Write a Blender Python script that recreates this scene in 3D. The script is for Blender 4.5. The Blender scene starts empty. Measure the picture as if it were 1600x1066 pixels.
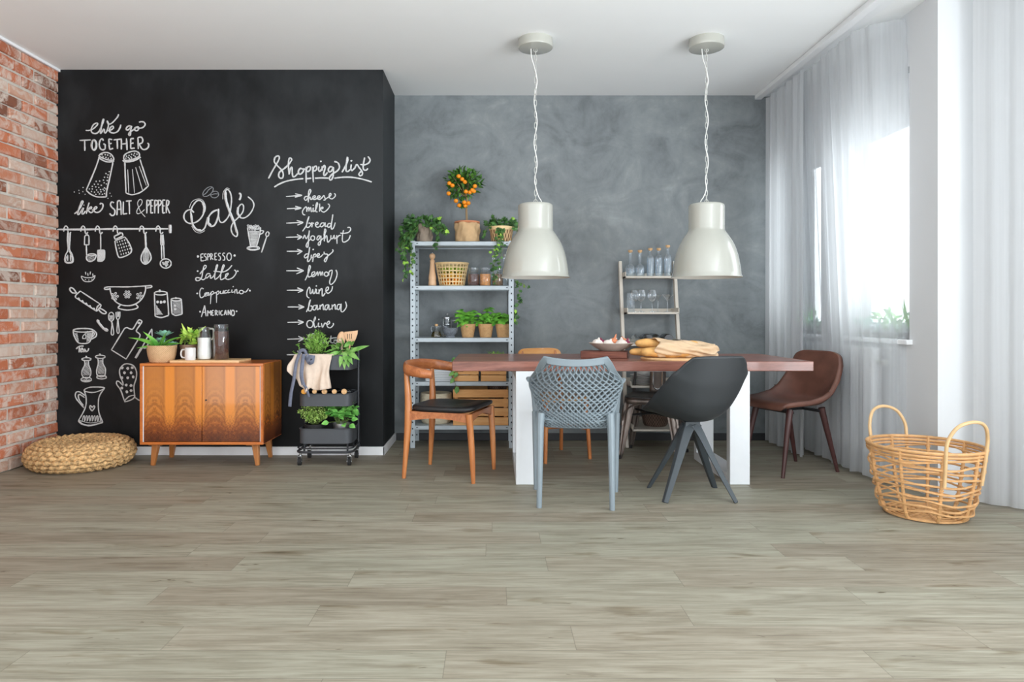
import bpy, bmesh, math, random
from mathutils import Vector, Matrix, Euler

PI = math.pi
SC = bpy.context.scene
COL = SC.collection

# ---------------------------------------------------------------- camera, sky, exposure
F = 1066.667                      # focal length in photo pixels (24 mm on a 36 mm frame)
CAMZ = 1.03
cam_data = bpy.data.cameras.new('camera')
cam_data.lens = 24.0
cam_data.sensor_width = 36.0
cam_data.shift_x = 0.01875
cam_data.shift_y = -0.025
cam_data.clip_start = 0.05
cam = bpy.data.objects.new('camera', cam_data)
COL.objects.link(cam)
cam.location = (0, 0, CAMZ)
cam.rotation_euler = (PI / 2, 0, 0)
SC.camera = cam

world = bpy.data.worlds.new('overcast_sky')
SC.world = world
world.use_nodes = True
bg = world.node_tree.nodes['Background']
bg.inputs['Color'].default_value = (0.93, 0.97, 1.0, 1)
bg.inputs['Strength'].default_value = 1.2

SC.view_settings.view_transform = 'Standard'
SC.view_settings.look = 'None'
SC.view_settings.exposure = 0.98
SC.view_settings.gamma = 1.0
SC.view_settings.use_curve_mapping = False
SC.cycles.max_bounces = 10
SC.cycles.transparent_max_bounces = 24
SC.cycles.use_denoising = True


def lamp_area(name, loc, rot, sx, sy, power, color=(1, 1, 1)):
    l = bpy.data.lights.new(name, 'AREA')
    l.shape = 'RECTANGLE'
    l.size, l.size_y = sx, sy
    l.energy = power
    l.color = color
    o = bpy.data.objects.new(name, l)
    COL.objects.link(o)
    o.location = loc
    o.rotation_euler = rot
    return o


# daylight falling in through the curtained windows on the right (outside the glass)
lamp_area('window_daylight', (3.05, 5.1, 1.75), (0, PI / 2, 0), 2.3, 2.6, 42, (0.95, 0.98, 1))
lamp_area('side_fill', (4.4, -.2, 1.1), (0, PI / 2 + .85, 0), 2.4, 3.6, 360, (0.91, 0.96, 1))  # added fill beyond the unseen side wall, tilted up to brighten the ceiling


def P(px, py, d):
    """point at distance d (metres along +Y) for a photo pixel"""
    return Vector(((px - 770) * d / F, d, CAMZ - (py - 493) * d / F))


# ---------------------------------------------------------------- colours and materials
def C(r, g, b):
    def f(c):
        c /= 255.0
        return c / 12.92 if c <= 0.04045 else ((c + 0.055) / 1.055) ** 2.4
    return (f(r), f(g), f(b), 1)


class NT:
    def __init__(self, name):
        self.m = bpy.data.materials.new(name)
        self.m.use_nodes = True
        self.t = self.m.node_tree
        self.t.nodes.clear()
        self.out = self.n('ShaderNodeOutputMaterial')

    def n(self, typ, **kw):
        nd = self.t.nodes.new(typ)
        for k, v in kw.items():
            setattr(nd, k, v)
        return nd

    def put(self, sock, v):
        if v is None:
            return
        if isinstance(v, bpy.types.NodeSocket):
            self.t.links.new(v, sock)
        else:
            sock.default_value = v

    def math(self, op, a, b=None, c=None, clamp=False):
        nd = self.n('ShaderNodeMath', operation=op, use_clamp=clamp)
        self.put(nd.inputs[0], a)
        self.put(nd.inputs[1], b)
        self.put(nd.inputs[2], c)
        return nd.outputs[0]

    def coord(self, kind='Object'):
        return self.n('ShaderNodeTexCoord').outputs[kind]

    def xyz(self, v):
        s = self.n('ShaderNodeSeparateXYZ')
        self.put(s.inputs[0], v)
        return s.outputs

    def comb(self, x, y, z):
        s = self.n('ShaderNodeCombineXYZ')
        for i, q in enumerate((x, y, z)):
            self.put(s.inputs[i], q)
        return s.outputs[0]

    def mapping(self, v, scale=(1, 1, 1), rot=(0, 0, 0), loc=(0, 0, 0)):
        m = self.n('ShaderNodeMapping')
        self.put(m.inputs['Vector'], v)
        m.inputs['Scale'].default_value = scale
        m.inputs['Rotation'].default_value = rot
        m.inputs['Location'].default_value = loc
        return m.outputs[0]

    def noise(self, v, scale=5, detail=4, rough=.5, dist=0):
        nd = self.n('ShaderNodeTexNoise')
        self.put(nd.inputs['Vector'], v)
        nd.inputs['Scale'].default_value = scale
        nd.inputs['Detail'].default_value = detail
        nd.inputs['Roughness'].default_value = rough
        nd.inputs['Distortion'].default_value = dist
        return nd.outputs['Fac']

    def wave(self, v, scale=5, dist=1, detail=2, axis='X', dscale=1.0):
        nd = self.n('ShaderNodeTexWave', bands_direction=axis)
        self.put(nd.inputs['Vector'], v)
        nd.inputs['Scale'].default_value = scale
        nd.inputs['Distortion'].default_value = dist
        nd.inputs['Detail'].default_value = detail
        nd.inputs['Detail Scale'].default_value = dscale
        return nd.outputs['Fac']

    def white(self, v, dim='3D'):
        nd = self.n('ShaderNodeTexWhiteNoise', noise_dimensions=dim)
        self.put(nd.inputs['Vector' if dim != '1D' else 'W'], v)
        return nd.outputs

    def ramp(self, fac, stops):
        nd = self.n('ShaderNodeValToRGB')
        el = nd.color_ramp.elements
        while len(el) > 1:
            el.remove(el[-1])
        for i, (p, c) in enumerate(stops):
            e = el[0] if i == 0 else el.new(p)
            e.position = p
            e.color = c if len(c) == 4 else (*c, 1)
        self.put(nd.inputs[0], fac)
        return nd.outputs['Color']

    def mix(self, fac, a, b, mode='MIX'):
        nd = self.n('ShaderNodeMix', data_type='RGBA', blend_type=mode)
        self.put(nd.inputs[0], fac)
        self.put(nd.inputs[6], a)
        self.put(nd.inputs[7], b)
        return nd.outputs[2]

    def bump(self, h, strength=.3, dist=.01):
        nd = self.n('ShaderNodeBump')
        nd.inputs['Strength'].default_value = strength
        nd.inputs['Distance'].default_value = dist
        self.put(nd.inputs['Height'], h)
        return nd.outputs[0]

    def bsdf(self, color, rough=.5, metal=0, normal=None, coat=0, coat_rough=.05, spec=None, trans=0, ior=None, sheen=0):
        nd = self.n('ShaderNodeBsdfPrincipled')
        self.put(nd.inputs['Base Color'], color)
        self.put(nd.inputs['Roughness'], rough)
        self.put(nd.inputs['Metallic'], metal)
        self.put(nd.inputs['Normal'], normal)
        nd.inputs['Coat Weight'].default_value = coat
        nd.inputs['Coat Roughness'].default_value = coat_rough
        nd.inputs['Transmission Weight'].default_value = trans
        nd.inputs['Sheen Weight'].default_value = sheen
        if spec is not None:
            nd.inputs['Specular IOR Level'].default_value = spec
        if ior:
            nd.inputs['IOR'].default_value = ior
        self.t.links.new(nd.outputs[0], self.out.inputs[0])
        return nd


def plain(name, col, rough=.5, metal=0, var=.10, scale=14, bump=0, bscale=60, coat=0, spec=None, stretch=(1, 1, 1), sheen=0):
    """a solid colour with a little procedural variation"""
    t = NT(name)
    v = t.mapping(t.coord(), stretch)
    f = t.noise(v, scale, 4, .55)
    a = tuple(c * (1 - var) for c in col[:3]) + (1,)
    b = tuple(min(1, c * (1 + var)) for c in col[:3]) + (1,)
    col_s = t.ramp(f, [(.3, a), (.7, b)])
    nrm = t.bump(t.noise(v, bscale, 3), bump, .004) if bump else None
    t.bsdf(col_s, rough, metal, nrm, coat, spec=spec, sheen=sheen)
    return t.m


def wood(name, dark, mid, light, rough=.4, axis='X', scale=6, coat=0, grain=1.0, stretch=12):
    t = NT(name)
    s = {'X': (1, stretch, stretch), 'Y': (stretch, 1, stretch), 'Z': (stretch, stretch, 1)}[axis]
    v = t.mapping(t.coord(), s)
    f1 = t.noise(v, scale * .35, 5, .6, .8)
    f2 = t.noise(v, scale * 3.5, 4, .7)
    f = t.math('ADD', t.math('MULTIPLY', f1, .75), t.math('MULTIPLY', f2, .25 * grain))
    col = t.ramp(f, [(.3, dark), (.48, mid), (.68, light)])
    t.bsdf(col, rough, 0, t.bump(f2, .12, .002), coat)
    return t.m


def weave(name, dark, light, sx=90, sz=70, rough=.7, bump=.6, noise_amt=.5):
    """woven strands: over-under checks in the object's own coordinates (angle, height)"""
    t = NT(name)
    co = t.xyz(t.coord())
    ang = t.math('ARCTAN2', co[1], co[0])
    a = t.math('SINE', t.math('MULTIPLY', ang, sx))
    b = t.math('SINE', t.math('MULTIPLY', co[2], sz * 10))
    w = t.math('MULTIPLY_ADD', t.math('MULTIPLY', a, b), .5, .5)
    nz = t.noise(t.coord(), 45, 3, .6)
    f = t.math('ADD', t.math('MULTIPLY', w, 1 - noise_amt), t.math('MULTIPLY', nz, noise_amt))
    col = t.ramp(f, [(.25, dark), (.7, light)])
    t.bsdf(col, rough, 0, t.bump(w, bump, .004))
    return t.m


def glass(name, tint=(.93, .96, .97, 1), refl=.5, rough=.02, edge=.25):
    t = NT(name)
    lw = t.n('ShaderNodeLayerWeight')
    lw.inputs['Blend'].default_value = edge
    tr = t.n('ShaderNodeBsdfTransparent')
    tr.inputs[0].default_value = tint
    gl = t.n('ShaderNodeBsdfGlossy')
    gl.inputs['Roughness'].default_value = rough
    nz = t.noise(t.coord(), 6, 2)
    gl.inputs['Color'].default_value = (.95, .97, 1, 1)
    fac = t.math('MULTIPLY', t.math('MULTIPLY_ADD', nz, .2, .9), t.math('MULTIPLY_ADD', lw.outputs['Facing'], refl, .05), clamp=True)
    mx = t.n('ShaderNodeMixShader')
    t.put(mx.inputs[0], fac)
    t.t.links.new(tr.outputs[0], mx.inputs[1])
    t.t.links.new(gl.outputs[0], mx.inputs[2])
    t.t.links.new(mx.outputs[0], t.out.inputs[0])
    return t.m


def sheer(name, col, opacity=.6):
    t = NT(name)
    co = t.xyz(t.coord())
    threads = t.noise(t.mapping(t.coord(), (22, 22, .3)), 3, 2, .5)
    d = t.n('ShaderNodeBsdfDiffuse')
    d.inputs[0].default_value = col
    tl = t.n('ShaderNodeBsdfTranslucent')
    tl.inputs[0].default_value = col
    m1 = t.n('ShaderNodeMixShader')
    m1.inputs[0].default_value = .5
    t.t.links.new(d.outputs[0], m1.inputs[1])
    t.t.links.new(tl.outputs[0], m1.inputs[2])
    tr = t.n('ShaderNodeBsdfTransparent')
    lw = t.n('ShaderNodeLayerWeight')
    lw.inputs['Blend'].default_value = .35
    op = t.math('ADD', t.math('MULTIPLY_ADD', threads, .14, opacity - .07), t.math('MULTIPLY', lw.outputs['Facing'], .3), clamp=True)
    m2 = t.n('ShaderNodeMixShader')
    t.put(m2.inputs[0], op)
    t.t.links.new(tr.outputs[0], m2.inputs[1])
    t.t.links.new(m1.outputs[0], m2.inputs[2])
    t.t.links.new(m2.outputs[0], t.out.inputs[0])
    return t.m


def leafmat(name, dark, light, rough=.45, scale=25):
    t = NT(name)
    f = t.noise(t.coord(), scale, 2)
    col = t.ramp(f, [(.32, dark), (.66, light)])
    t.bsdf(col, rough, spec=.35)
    return t.m


def floor_mat():
    t = NT('oak_planks')
    co = t.xyz(t.coord())
    W, L = .163, 1.28
    row = t.math('FLOOR', t.math('DIVIDE', t.math('ADD', co[1], .02), W))
    off = t.math('MULTIPLY', t.white(row, '1D')[0], L)
    xs = t.math('DIVIDE', t.math('ADD', co[0], off), L)
    idx = t.math('FLOOR', xs)
    h = t.white(t.comb(row, idx, 0))
    h2 = t.white(t.comb(idx, row, 3.7))
    fy = t.math('FRACT', t.math('DIVIDE', t.math('ADD', co[1], .02), W))
    fx = t.math('FRACT', xs)
    # grain: stretched noise, different on every plank
    v = t.comb(t.math('MULTIPLY', co[0], 1.0), t.math('MULTIPLY', co[1], 9.0), t.math('MULTIPLY', h[0], 40))
    g1 = t.noise(v, 2.0, 6, .62, .9)
    v2 = t.comb(t.math('MULTIPLY', co[0], 2.2), t.math('MULTIPLY', co[1], 60.0), t.math('MULTIPLY', h[0], 17))
    g2 = t.noise(v2, 2.2, 5, .7)
    v3 = t.comb(t.math('MULTIPLY', co[0], 1.0), t.math('MULTIPLY', co[1], 5.0), t.math('MULTIPLY', h2[0], 23))
    knot = t.noise(v3, 3.0, 3, .5, .6)
    g = t.math('ADD', t.math('MULTIPLY', g1, .52), t.math('MULTIPLY', g2, .48))
    base = t.ramp(g, [(.28, C(112, 103, 88)), (.44, C(150, 142, 124)), (.55, C(170, 163, 145)), (.72, C(188, 182, 165))])
    tint = t.ramp(h[0], [(0, C(176, 166, 150)), (.35, C(205, 198, 184)), (.7, C(202, 205, 192)), (1, C(216, 212, 200))])
    col = t.mix(.75, base, tint, 'MULTIPLY')
    col = t.mix(1.0, col, (1.15, 1.19, 1.32, 1), 'MULTIPLY')
    streak = t.ramp(knot, [(.62, (1, 1, 1, 1)), (.72, C(205, 195, 180)), (.8, C(140, 125, 105))])
    col = t.mix(.8, col, streak, 'MULTIPLY')
    v4 = t.comb(t.math('MULTIPLY', co[0], 4.0), t.math('MULTIPLY', co[1], 20.0), t.math('MULTIPLY', h2[0], 31))
    kn = t.ramp(t.noise(v4, 1.6, 3, .55, 1.2), [(.70, (1, 1, 1, 1)), (.76, C(150, 134, 112)), (.84, C(92, 78, 62))])
    col = t.mix(.85, col, kn, 'MULTIPLY')
    ey = t.math('MINIMUM', fy, t.math('SUBTRACT', 1, fy))
    ex = t.math('MULTIPLY', t.math('MINIMUM', fx, t.math('SUBTRACT', 1, fx)), L / W)
    e = t.math('MINIMUM', ex, ey)
    seam = t.math('GREATER_THAN', e, .009)
    col = t.mix(t.math('MULTIPLY', t.math('SUBTRACT', 1, seam), .42), col, C(90, 84, 72))
    t.bsdf(col, .52, 0, t.bump(t.math('ADD', t.math('MULTIPLY', g2, .25), t.math('MULTIPLY', seam, 1.0)), .15, .002), spec=.3)
    return t.m


def plaster_mat():
    t = NT('grey_venetian_plaster')
    v = t.coord()
    a = t.noise(v, 1.1, 5, .6, 1.4)
    b = t.noise(t.mapping(v, (1, 1, 1.3), (0, .6, 0)), 2.4, 7, .62, 1.5)
    c = t.noise(t.mapping(v, (1, 1, .7), (0, -.5, 0)), 14, 6, .7, .5)
    f = t.math('ADD', t.math('ADD', t.math('MULTIPLY', a, .35), t.math('MULTIPLY', b, .45)), t.math('MULTIPLY', c, .2))
    col = t.ramp(f, [(.32, C(92, 97, 100)), (.47, C(121, 127, 130)), (.56, C(132, 138, 140)), (.72, C(158, 164, 166))])
    t.bsdf(col, .62, 0, t.bump(b, .18, .006), spec=.35)
    return t.m


def chalkboard_mat():
    t = NT('chalkboard_paint')
    # chalk dust in broad smudges, which also paint in the window light's gradient
    a = t.noise(t.mapping(t.coord(), (1, 1, 1), (0, 0, 0), (1.1, 0, .35)), .62, 4, .55, .5)
    b = t.noise(t.mapping(t.coord(), (1, 1, .5)), 7, 5, .6)
    f = t.math('ADD', t.math('MULTIPLY', a, .8), t.math('MULTIPLY', b, .2))
    col = t.ramp(f, [(.36, C(13, 13, 14)), (.50, C(25, 27, 29)), (.62, C(45, 48, 50))])
    t.bsdf(col, .5, spec=.22)
    return t.m


def brick_mat():
    t = NT('old_brick')
    at = t.n('ShaderNodeAttribute', attribute_name='brick_tone')
    h = at.outputs['Fac']
    v = t.coord()
    base = t.ramp(h, [(0, C(104, 80, 68)), (.12, C(138, 96, 78)), (.22, C(182, 108, 78)), (.45, C(208, 128, 94)), (.62, C(200, 138, 110)), (.74, C(212, 170, 146)), (.88, C(216, 198, 182)), (1, C(176, 150, 130))])
    n1 = t.noise(v, 16, 6, .65, .8)
    n2 = t.noise(t.mapping(v, (1, 1, 1), (0, 0, 0), (3, 1, 7)), 9, 6, .7, 1.0)
    wash = t.ramp(n2, [(.44, (0, 0, 0, 1)), (.58, (1, 1, 1, 1))])
    col = t.mix(t.math('MULTIPLY', n1, .55), base, C(186, 104, 72))
    col = t.mix(t.math('MULTIPLY', wash, t.math('MULTIPLY_ADD', t.white(h, '1D')[0], .75, .25)), col, C(220, 206, 194))
    t.bsdf(col, .9, 0, t.bump(n1, .7, .008), spec=.2)
    return t.m


def flame_mat():
    """book-matched flame veneer: arches that repeat mirrored across each door"""
    t = NT('flame_walnut_veneer')
    co = t.xyz(t.coord())
    per = .205
    m = t.math('PINGPONG', t.math('ADD', co[0], co[1]), per / 2)
    u = t.math('DIVIDE', m, per / 2)                     # 0 on the pale stripe, 1 in the middle of a figure
    c = t.math('SUBTRACT', 1, u)
    n0 = t.noise(t.comb(t.math('MULTIPLY', u, .5), 0, co[2]), 7, 3, .55)
    n1 = t.noise(t.comb(t.math('MULTIPLY', u, 1.3), 0, t.math('MULTIPLY', co[2], 11)), 2.6, 6, .68, 1.0)
    burl = t.noise(t.comb(t.math('MULTIPLY', u, 2.2), 0, t.math('MULTIPLY', co[2], 26)), 2.4, 6, .72, 1.6)
    zz = t.math('ADD', co[2], t.math('MULTIPLY', t.math('SUBTRACT', n0, .5), .07))
    h = t.math('DIVIDE', t.math('SUBTRACT', zz, .16), .53)          # 0 bottom .. 1 top
    lev = t.math('ADD', zz, t.math('MULTIPLY', t.math('POWER', c, 1.9), .17))
    rings = t.math('SINE', t.math('ADD', t.math('MULTIPLY', lev, 118), t.math('MULTIPLY', n1, 13)))
    rings = t.math('MULTIPLY_ADD', rings, .5, .5)
    # rings only show in the arch zone, they fade towards the top
    zone = t.ramp(lev, [(.16, (0, 0, 0, 1)), (.26, (1, 1, 1, 1)), (.44, (.85, .85, .85, 1)), (.56, (.12, .12, .12, 1)), (.75, (0, 0, 0, 1))])
    k = t.math('ADD', h, t.math('MULTIPLY', t.math('SUBTRACT', burl, .5), .62))
    k = t.math('ADD', k, t.math('MULTIPLY', c, .05))
    body = t.ramp(k, [(.0, C(64, 30, 18)), (.13, C(104, 50, 24)), (.26, C(168, 92, 38)), (.42, C(212, 132, 54)), (.64, C(206, 132, 60)), (1, C(196, 124, 58))])
    body = t.mix(t.math('MULTIPLY', t.math('MULTIPLY', rings, zone), .62), body, C(104, 54, 22))
    dark_edge = t.ramp(u, [(.30, (0, 0, 0, 1)), (.40, (1, 1, 1, 1)), (.52, (.3, .3, .3, 1)), (.75, (0, 0, 0, 1))])
    body = t.mix(t.math('MULTIPLY', dark_edge, .3), body, C(128, 66, 22))
    strip = t.ramp(u, [(0, (1, 1, 1, 1)), (.24, (1, 1, 1, 1)), (.36, (0, 0, 0, 1))])
    sz = t.ramp(k, [(.26, (0, 0, 0, 1)), (.48, (1, 1, 1, 1))])
    col = t.mix(t.math('MULTIPLY', strip, t.math('MULTIPLY', sz, .92)), body, C(234, 144, 52))
    fine = t.noise(t.mapping(t.coord(), (70, 70, 2.5)), 3, 4, .65)
    col = t.mix(t.math('MULTIPLY', fine, .22), col, C(112, 56, 20))
    t.bsdf(col, .22, 0, None, coat=.7, coat_rough=.06)
    return t.m


M = {}
M['floor'] = floor_mat()
M['plaster'] = plaster_mat()
M['chalkboard'] = chalkboard_mat()
M['brick'] = brick_mat()
M['mortar'] = plain('lime_mortar', C(206, 200, 190), .95, var=.12, scale=20, bump=.6, bscale=80)
M['flame'] = flame_mat()
M['ceiling'] = plain('ceiling_paint', C(242, 244, 244), .8, var=.012, scale=2)
M['white_wall'] = plain('white_wall_paint', C(214, 216, 218), .7, var=.012, scale=2)
M['baseboard'] = plain('white_skirting', C(242, 243, 245), .45, var=.02)
M['dark_baseboard'] = plain('dark_skirting', C(52, 53, 56), .5, var=.05)
M['upvc'] = plain('white_window_frame', C(240, 242, 244), .35, var=.01)
M['chalk'] = plain('chalk', C(205, 207, 208), .95, var=.22, scale=260)
M['chalk_thin'] = plain('smudged_chalk', C(128, 132, 136), .95, var=.25, scale=260)
M['sheer'] = sheer('sheer_voile', (.76, .78, .80, 1), .56)
M['sheer_dense'] = sheer('gathered_voile', (.76, .78, .80, 1), .78)
M['linen_white'] = sheer('white_drape', (.70, .71, .72, 1), .80)
M['glass'] = glass('clear_glass', (.95, .97, .98, 1), .5, .03, .35)
M['pane'] = glass('window_glass', (.97, .985, .99, 1), .25)
M['glass_frost'] = glass('bottle_glass', (.92, .95, .97, 1), .7, .06, .45)
M['glass_green'] = glass('green_bottle_glass', (.10, .16, .10, 1), .7, .05, .4)
M['glass_dark'] = glass('dark_bottle_glass', (.03, .045, .035, 1), .6, .08, .4)
M['glass_oil'] = glass('olive_oil', (.70, .58, .16, 1), .35, .05, .3)
M['glass_clear'] = glass('wine_glass_glass', (.96, .98, .99, 1), .9, .04, .62)
M['water'] = glass('still_water', (.93, .96, .98, 1), .35, .08, .4)
M['cork'] = plain('cork', C(218, 176, 128), .85, var=.2, scale=90)
M['orange_cap'] = plain('orange_capsule', C(240, 165, 50), .5, var=.08)
M['lamp_white'] = plain('white_enamel', C(178, 178, 169), .14, var=.01, coat=.8)
M['lamp_inner'] = plain('white_enamel_inside', C(214, 212, 202), .5, var=.01)
M['cord'] = plain('white_cord', C(232, 232, 228), .5, var=.03)
M['chain'] = plain('painted_chain', C(205, 205, 200), .4, .3, var=.05)
M['bulb'] = plain('opal_bulb', C(240, 240, 235), .25, var=.01)
M['orange_wood'] = wood('honey_wood', C(150, 84, 40), C(186, 112, 58), C(208, 138, 78), .35, 'Z', 7, coat=.25)
M['teak'] = wood('teak_chair_wood', C(150, 86, 44), C(188, 116, 64), C(208, 140, 84), .35, 'Z', 7, coat=.3)
M['teak_x'] = wood('teak_rail_wood', C(142, 80, 44), C(178, 106, 62), C(202, 132, 82), .35, 'X', 7, coat=.3)
M['carcass'] = wood('sideboard_edge_wood', C(168, 84, 32), C(196, 108, 44), C(214, 128, 58), .3, 'X', 6, coat=.4)
M['leg_wood'] = wood('sideboard_leg_wood', C(140, 84, 40), C(170, 108, 56), C(190, 128, 70), .4, 'Z', 6)
M['table_wood'] = wood('mahogany_plank', C(92, 54, 44), C(130, 80, 66), C(164, 108, 92), .34, 'X', 5, coat=.15, stretch=9)
M['dark_wood'] = wood('walnut_block', C(70, 34, 24), C(104, 54, 40), C(140, 84, 64), .5, 'X', 8)
M['pale_wood'] = wood('beech', C(214, 164, 122), C(228, 184, 144), C(238, 200, 162), .5, 'Z', 6)
M['board_wood'] = wood('maple_board', C(214, 166, 112), C(228, 186, 134), C(238, 202, 156), .5, 'X', 6)
M['crate_wood'] = wood('pine_slats', C(206, 142, 80), C(226, 166, 102), C(238, 186, 126), .6, 'X', 6)
M['plywood'] = wood('golden_ply', C(206, 132, 62), C(224, 156, 84), C(236, 178, 112), .3, 'X', 5, coat=.3)
M['taupe_wood'] = plain('taupe_painted_wood', C(212, 204, 192), .5, var=.06, stretch=(1, 1, .2))
M['table_white'] = plain('white_steel', C(222, 225, 228), .4, var=.015)
M['black_leather'] = plain('black_leather', C(30, 30, 32), .42, var=.15, scale=40, bump=.12, bscale=220)
M['brown_leather'] = plain('brown_leather', C(104, 68, 56), .48, var=.26, scale=9, bump=.15, bscale=240)
M['seam'] = plain('leather_seam', C(70, 44, 36), .6)
M['walnut_leg'] = plain('dark_walnut_leg', C(70, 40, 38), .4, var=.18, stretch=(1, 1, .1))
M['mesh_grey'] = plain('blue_grey_plastic', C(126, 138, 145), .5, var=.03)
M['shell_grey'] = plain('slate_plastic', C(42, 46, 49), .55, var=.03, bump=.05, bscale=500)
M['shell_leg'] = plain('slate_leg', C(62, 69, 74), .45, var=.05)
M['black_metal'] = plain('black_metal', C(40, 41, 43), .4, .3, var=.1)
M['gun'] = plain('worn_gunmetal', C(122, 112, 106), .34, .7, var=.45, scale=16, stretch=(1, 1, .25))
M['gun_dark'] = plain('dark_gunmetal', C(62, 60, 60), .35, .6, var=.3, scale=16)
M['chrome'] = plain('chrome', C(200, 202, 205), .18, 1, var=.05)
M['cart'] = plain('charcoal_powder_coat', C(76, 79, 84), .5, .1, var=.04)
M['cart_dark'] = plain('dark_charcoal_frame', C(48, 50, 54), .45, .1, var=.05)
M['rubber'] = plain('black_rubber', C(30, 30, 31), .7)
M['shelf_metal'] = plain('galvanised_grey', C(186, 196, 202), .45, .25, var=.05)
M['hole'] = plain('dark_hole', C(66, 72, 78), .8)
M['wicker'] = plain('banana_fibre', C(204, 166, 116), .85, var=.55, scale=60, bump=.8, bscale=120)
M['rattan'] = plain('rattan', C(206, 158, 106), .5, var=.16, scale=26, bump=.15)
M['rattan_light'] = plain('peeled_rattan', C(214, 178, 130), .45, var=.1, scale=20)
M['rattan_lt'] = plain('bamboo_strip', C(232, 202, 150), .55, var=.08)
M['seagrass'] = weave('seagrass_weave', C(176, 128, 78), C(226, 184, 132), 60, 55)
M['jute'] = weave('jute_weave', C(190, 148, 104), C(226, 190, 148), 44, 50)
M['lattice_basket'] = weave('diamond_weave', C(120, 84, 54), C(226, 190, 142), 20, 9, noise_amt=.15)
M['felt'] = weave('coiled_cotton', C(196, 184, 158), C(222, 212, 188), 3, 62, noise_amt=.3)
M['dark_wicker'] = weave('dark_wicker', C(60, 46, 40), C(122, 98, 84), 30, 20)
M['kraft'] = plain('kraft_paper', C(204, 170, 128), .85, var=.14, scale=12, bump=.5, bscale=18)
M['bread_paper'] = plain('bread_paper', C(214, 184, 150), .85, var=.1, scale=14, bump=.5, bscale=26)
M['bark'] = plain('grey_paper_bag', C(160, 144, 128), .85, var=.22, scale=12, bump=.6, bscale=20)
M['terracotta'] = plain('terracotta', C(204, 132, 94), .8, var=.1)
M['soil'] = plain('soil', C(62, 48, 38), 1, var=.4, scale=60, bump=.8)
M['taupe_pot'] = plain('taupe_ceramic', C(150, 122, 102), .5, var=.08)
M['white_ceramic'] = plain('white_ceramic', C(226, 224, 222), .3, var=.03, scale=60)
M['bowl_ceramic'] = plain('stoneware', C(206, 194, 182), .4, var=.07, scale=30)
M['granite'] = plain('granite', C(112, 118, 126), .6, var=.45, scale=120)
M['milk'] = plain('milk_white', C(240, 238, 232), .5, var=.01)
M['coffee'] = plain('coffee_beans', C(82, 54, 46), .6, var=.6, scale=110, bump=1, bscale=110)
M['beans'] = plain('dark_beans', C(96, 66, 62), .6, var=.5, scale=100, bump=1, bscale=100)
M['pasta'] = plain('dried_pasta', C(226, 156, 92), .6, var=.35, scale=70, bump=1, bscale=60)
M['mixed'] = plain('mixed_dried_food', C(120, 92, 66), .7, var=.6, scale=60, bump=1, bscale=60)
M['steel'] = plain('brushed_steel', C(196, 198, 200), .3, .9, var=.08)
M['linen'] = plain('beige_linen', C(224, 204, 186), .9, var=.06, scale=40, bump=.2, bscale=300)
M['blue_tape'] = plain('blue_cotton_tape', C(112, 117, 134), .9, var=.12, scale=60)
M['orange'] = plain('orange_peel', C(244, 148, 24), .45, var=.1, scale=30, bump=.2, bscale=200)
M['lemon'] = plain('lemon_peel', C(244, 186, 60), .45, var=.1, scale=30)
M['lime'] = plain('lime_peel', C(164, 190, 60), .45, var=.15, scale=30)
M['garlic'] = plain('garlic_skin', C(240, 230, 222), .6, var=.08, scale=40)
M['red_onion'] = plain('red_onion_skin', C(150, 50, 84), .4, var=.25, scale=30)
M['shallot'] = plain('shallot_skin', C(222, 140, 100), .45, var=.2, scale=30)
M['bread'] = plain('bread_crust', C(220, 168, 100), .75, var=.26, scale=14, bump=.5, bscale=40)
M['book'] = plain('white_book_cover', C(228, 230, 232), .5, var=.03)
M['pages'] = plain('book_pages', C(196, 202, 206), .8, var=.06, stretch=(1, 1, 40))
M['radiator'] = plain('radiator_enamel', C(228, 230, 232), .35, var=.01)
M['leaf_ivy'] = leafmat('ivy_leaf', C(40, 74, 42), C(83, 130, 62))
M['leaf_ivy_new'] = leafmat('young_ivy_leaf', C(128, 184, 60), C(184, 229, 94))
M['leaf_citrus'] = leafmat('citrus_leaf', C(42, 78, 37), C(98, 150, 62))
M['leaf_basil'] = leafmat('basil_leaf', C(67, 135, 42), C(128, 198, 74), scale=18)
M['leaf_herb'] = leafmat('rosemary_leaf', C(98, 153, 58), C(168, 214, 105))
M['leaf_thyme'] = leafmat('thyme_leaf', C(121, 164, 67), C(198, 229, 130))
M['leaf_mint'] = leafmat('mint_leaf', C(74, 153, 62), C(148, 218, 112))
M['leaf_sage'] = leafmat('sage_leaf', C(92, 150, 62), C(146, 192, 106))
M['leaf_orchid'] = leafmat('orchid_leaf', C(74, 144, 49), C(135, 200, 83), rough=.35, scale=10)
M['leaf_succulent'] = leafmat('succulent_leaf', C(107, 173, 153), C(184, 232, 209), scale=14)
M['leaf_pothos'] = leafmat('variegated_leaf', C(114, 175, 53), C(225, 248, 121), scale=22)
M['leaf_phil'] = leafmat('philodendron_leaf', C(62, 112, 55), C(128, 180, 94), scale=14)
M['stem'] = plain('green_stem', C(104, 128, 64), .6, var=.15)
M['trunk'] = plain('pale_trunk', C(158, 132, 98), .8, var=.2, stretch=(1, 1, .2))


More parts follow.
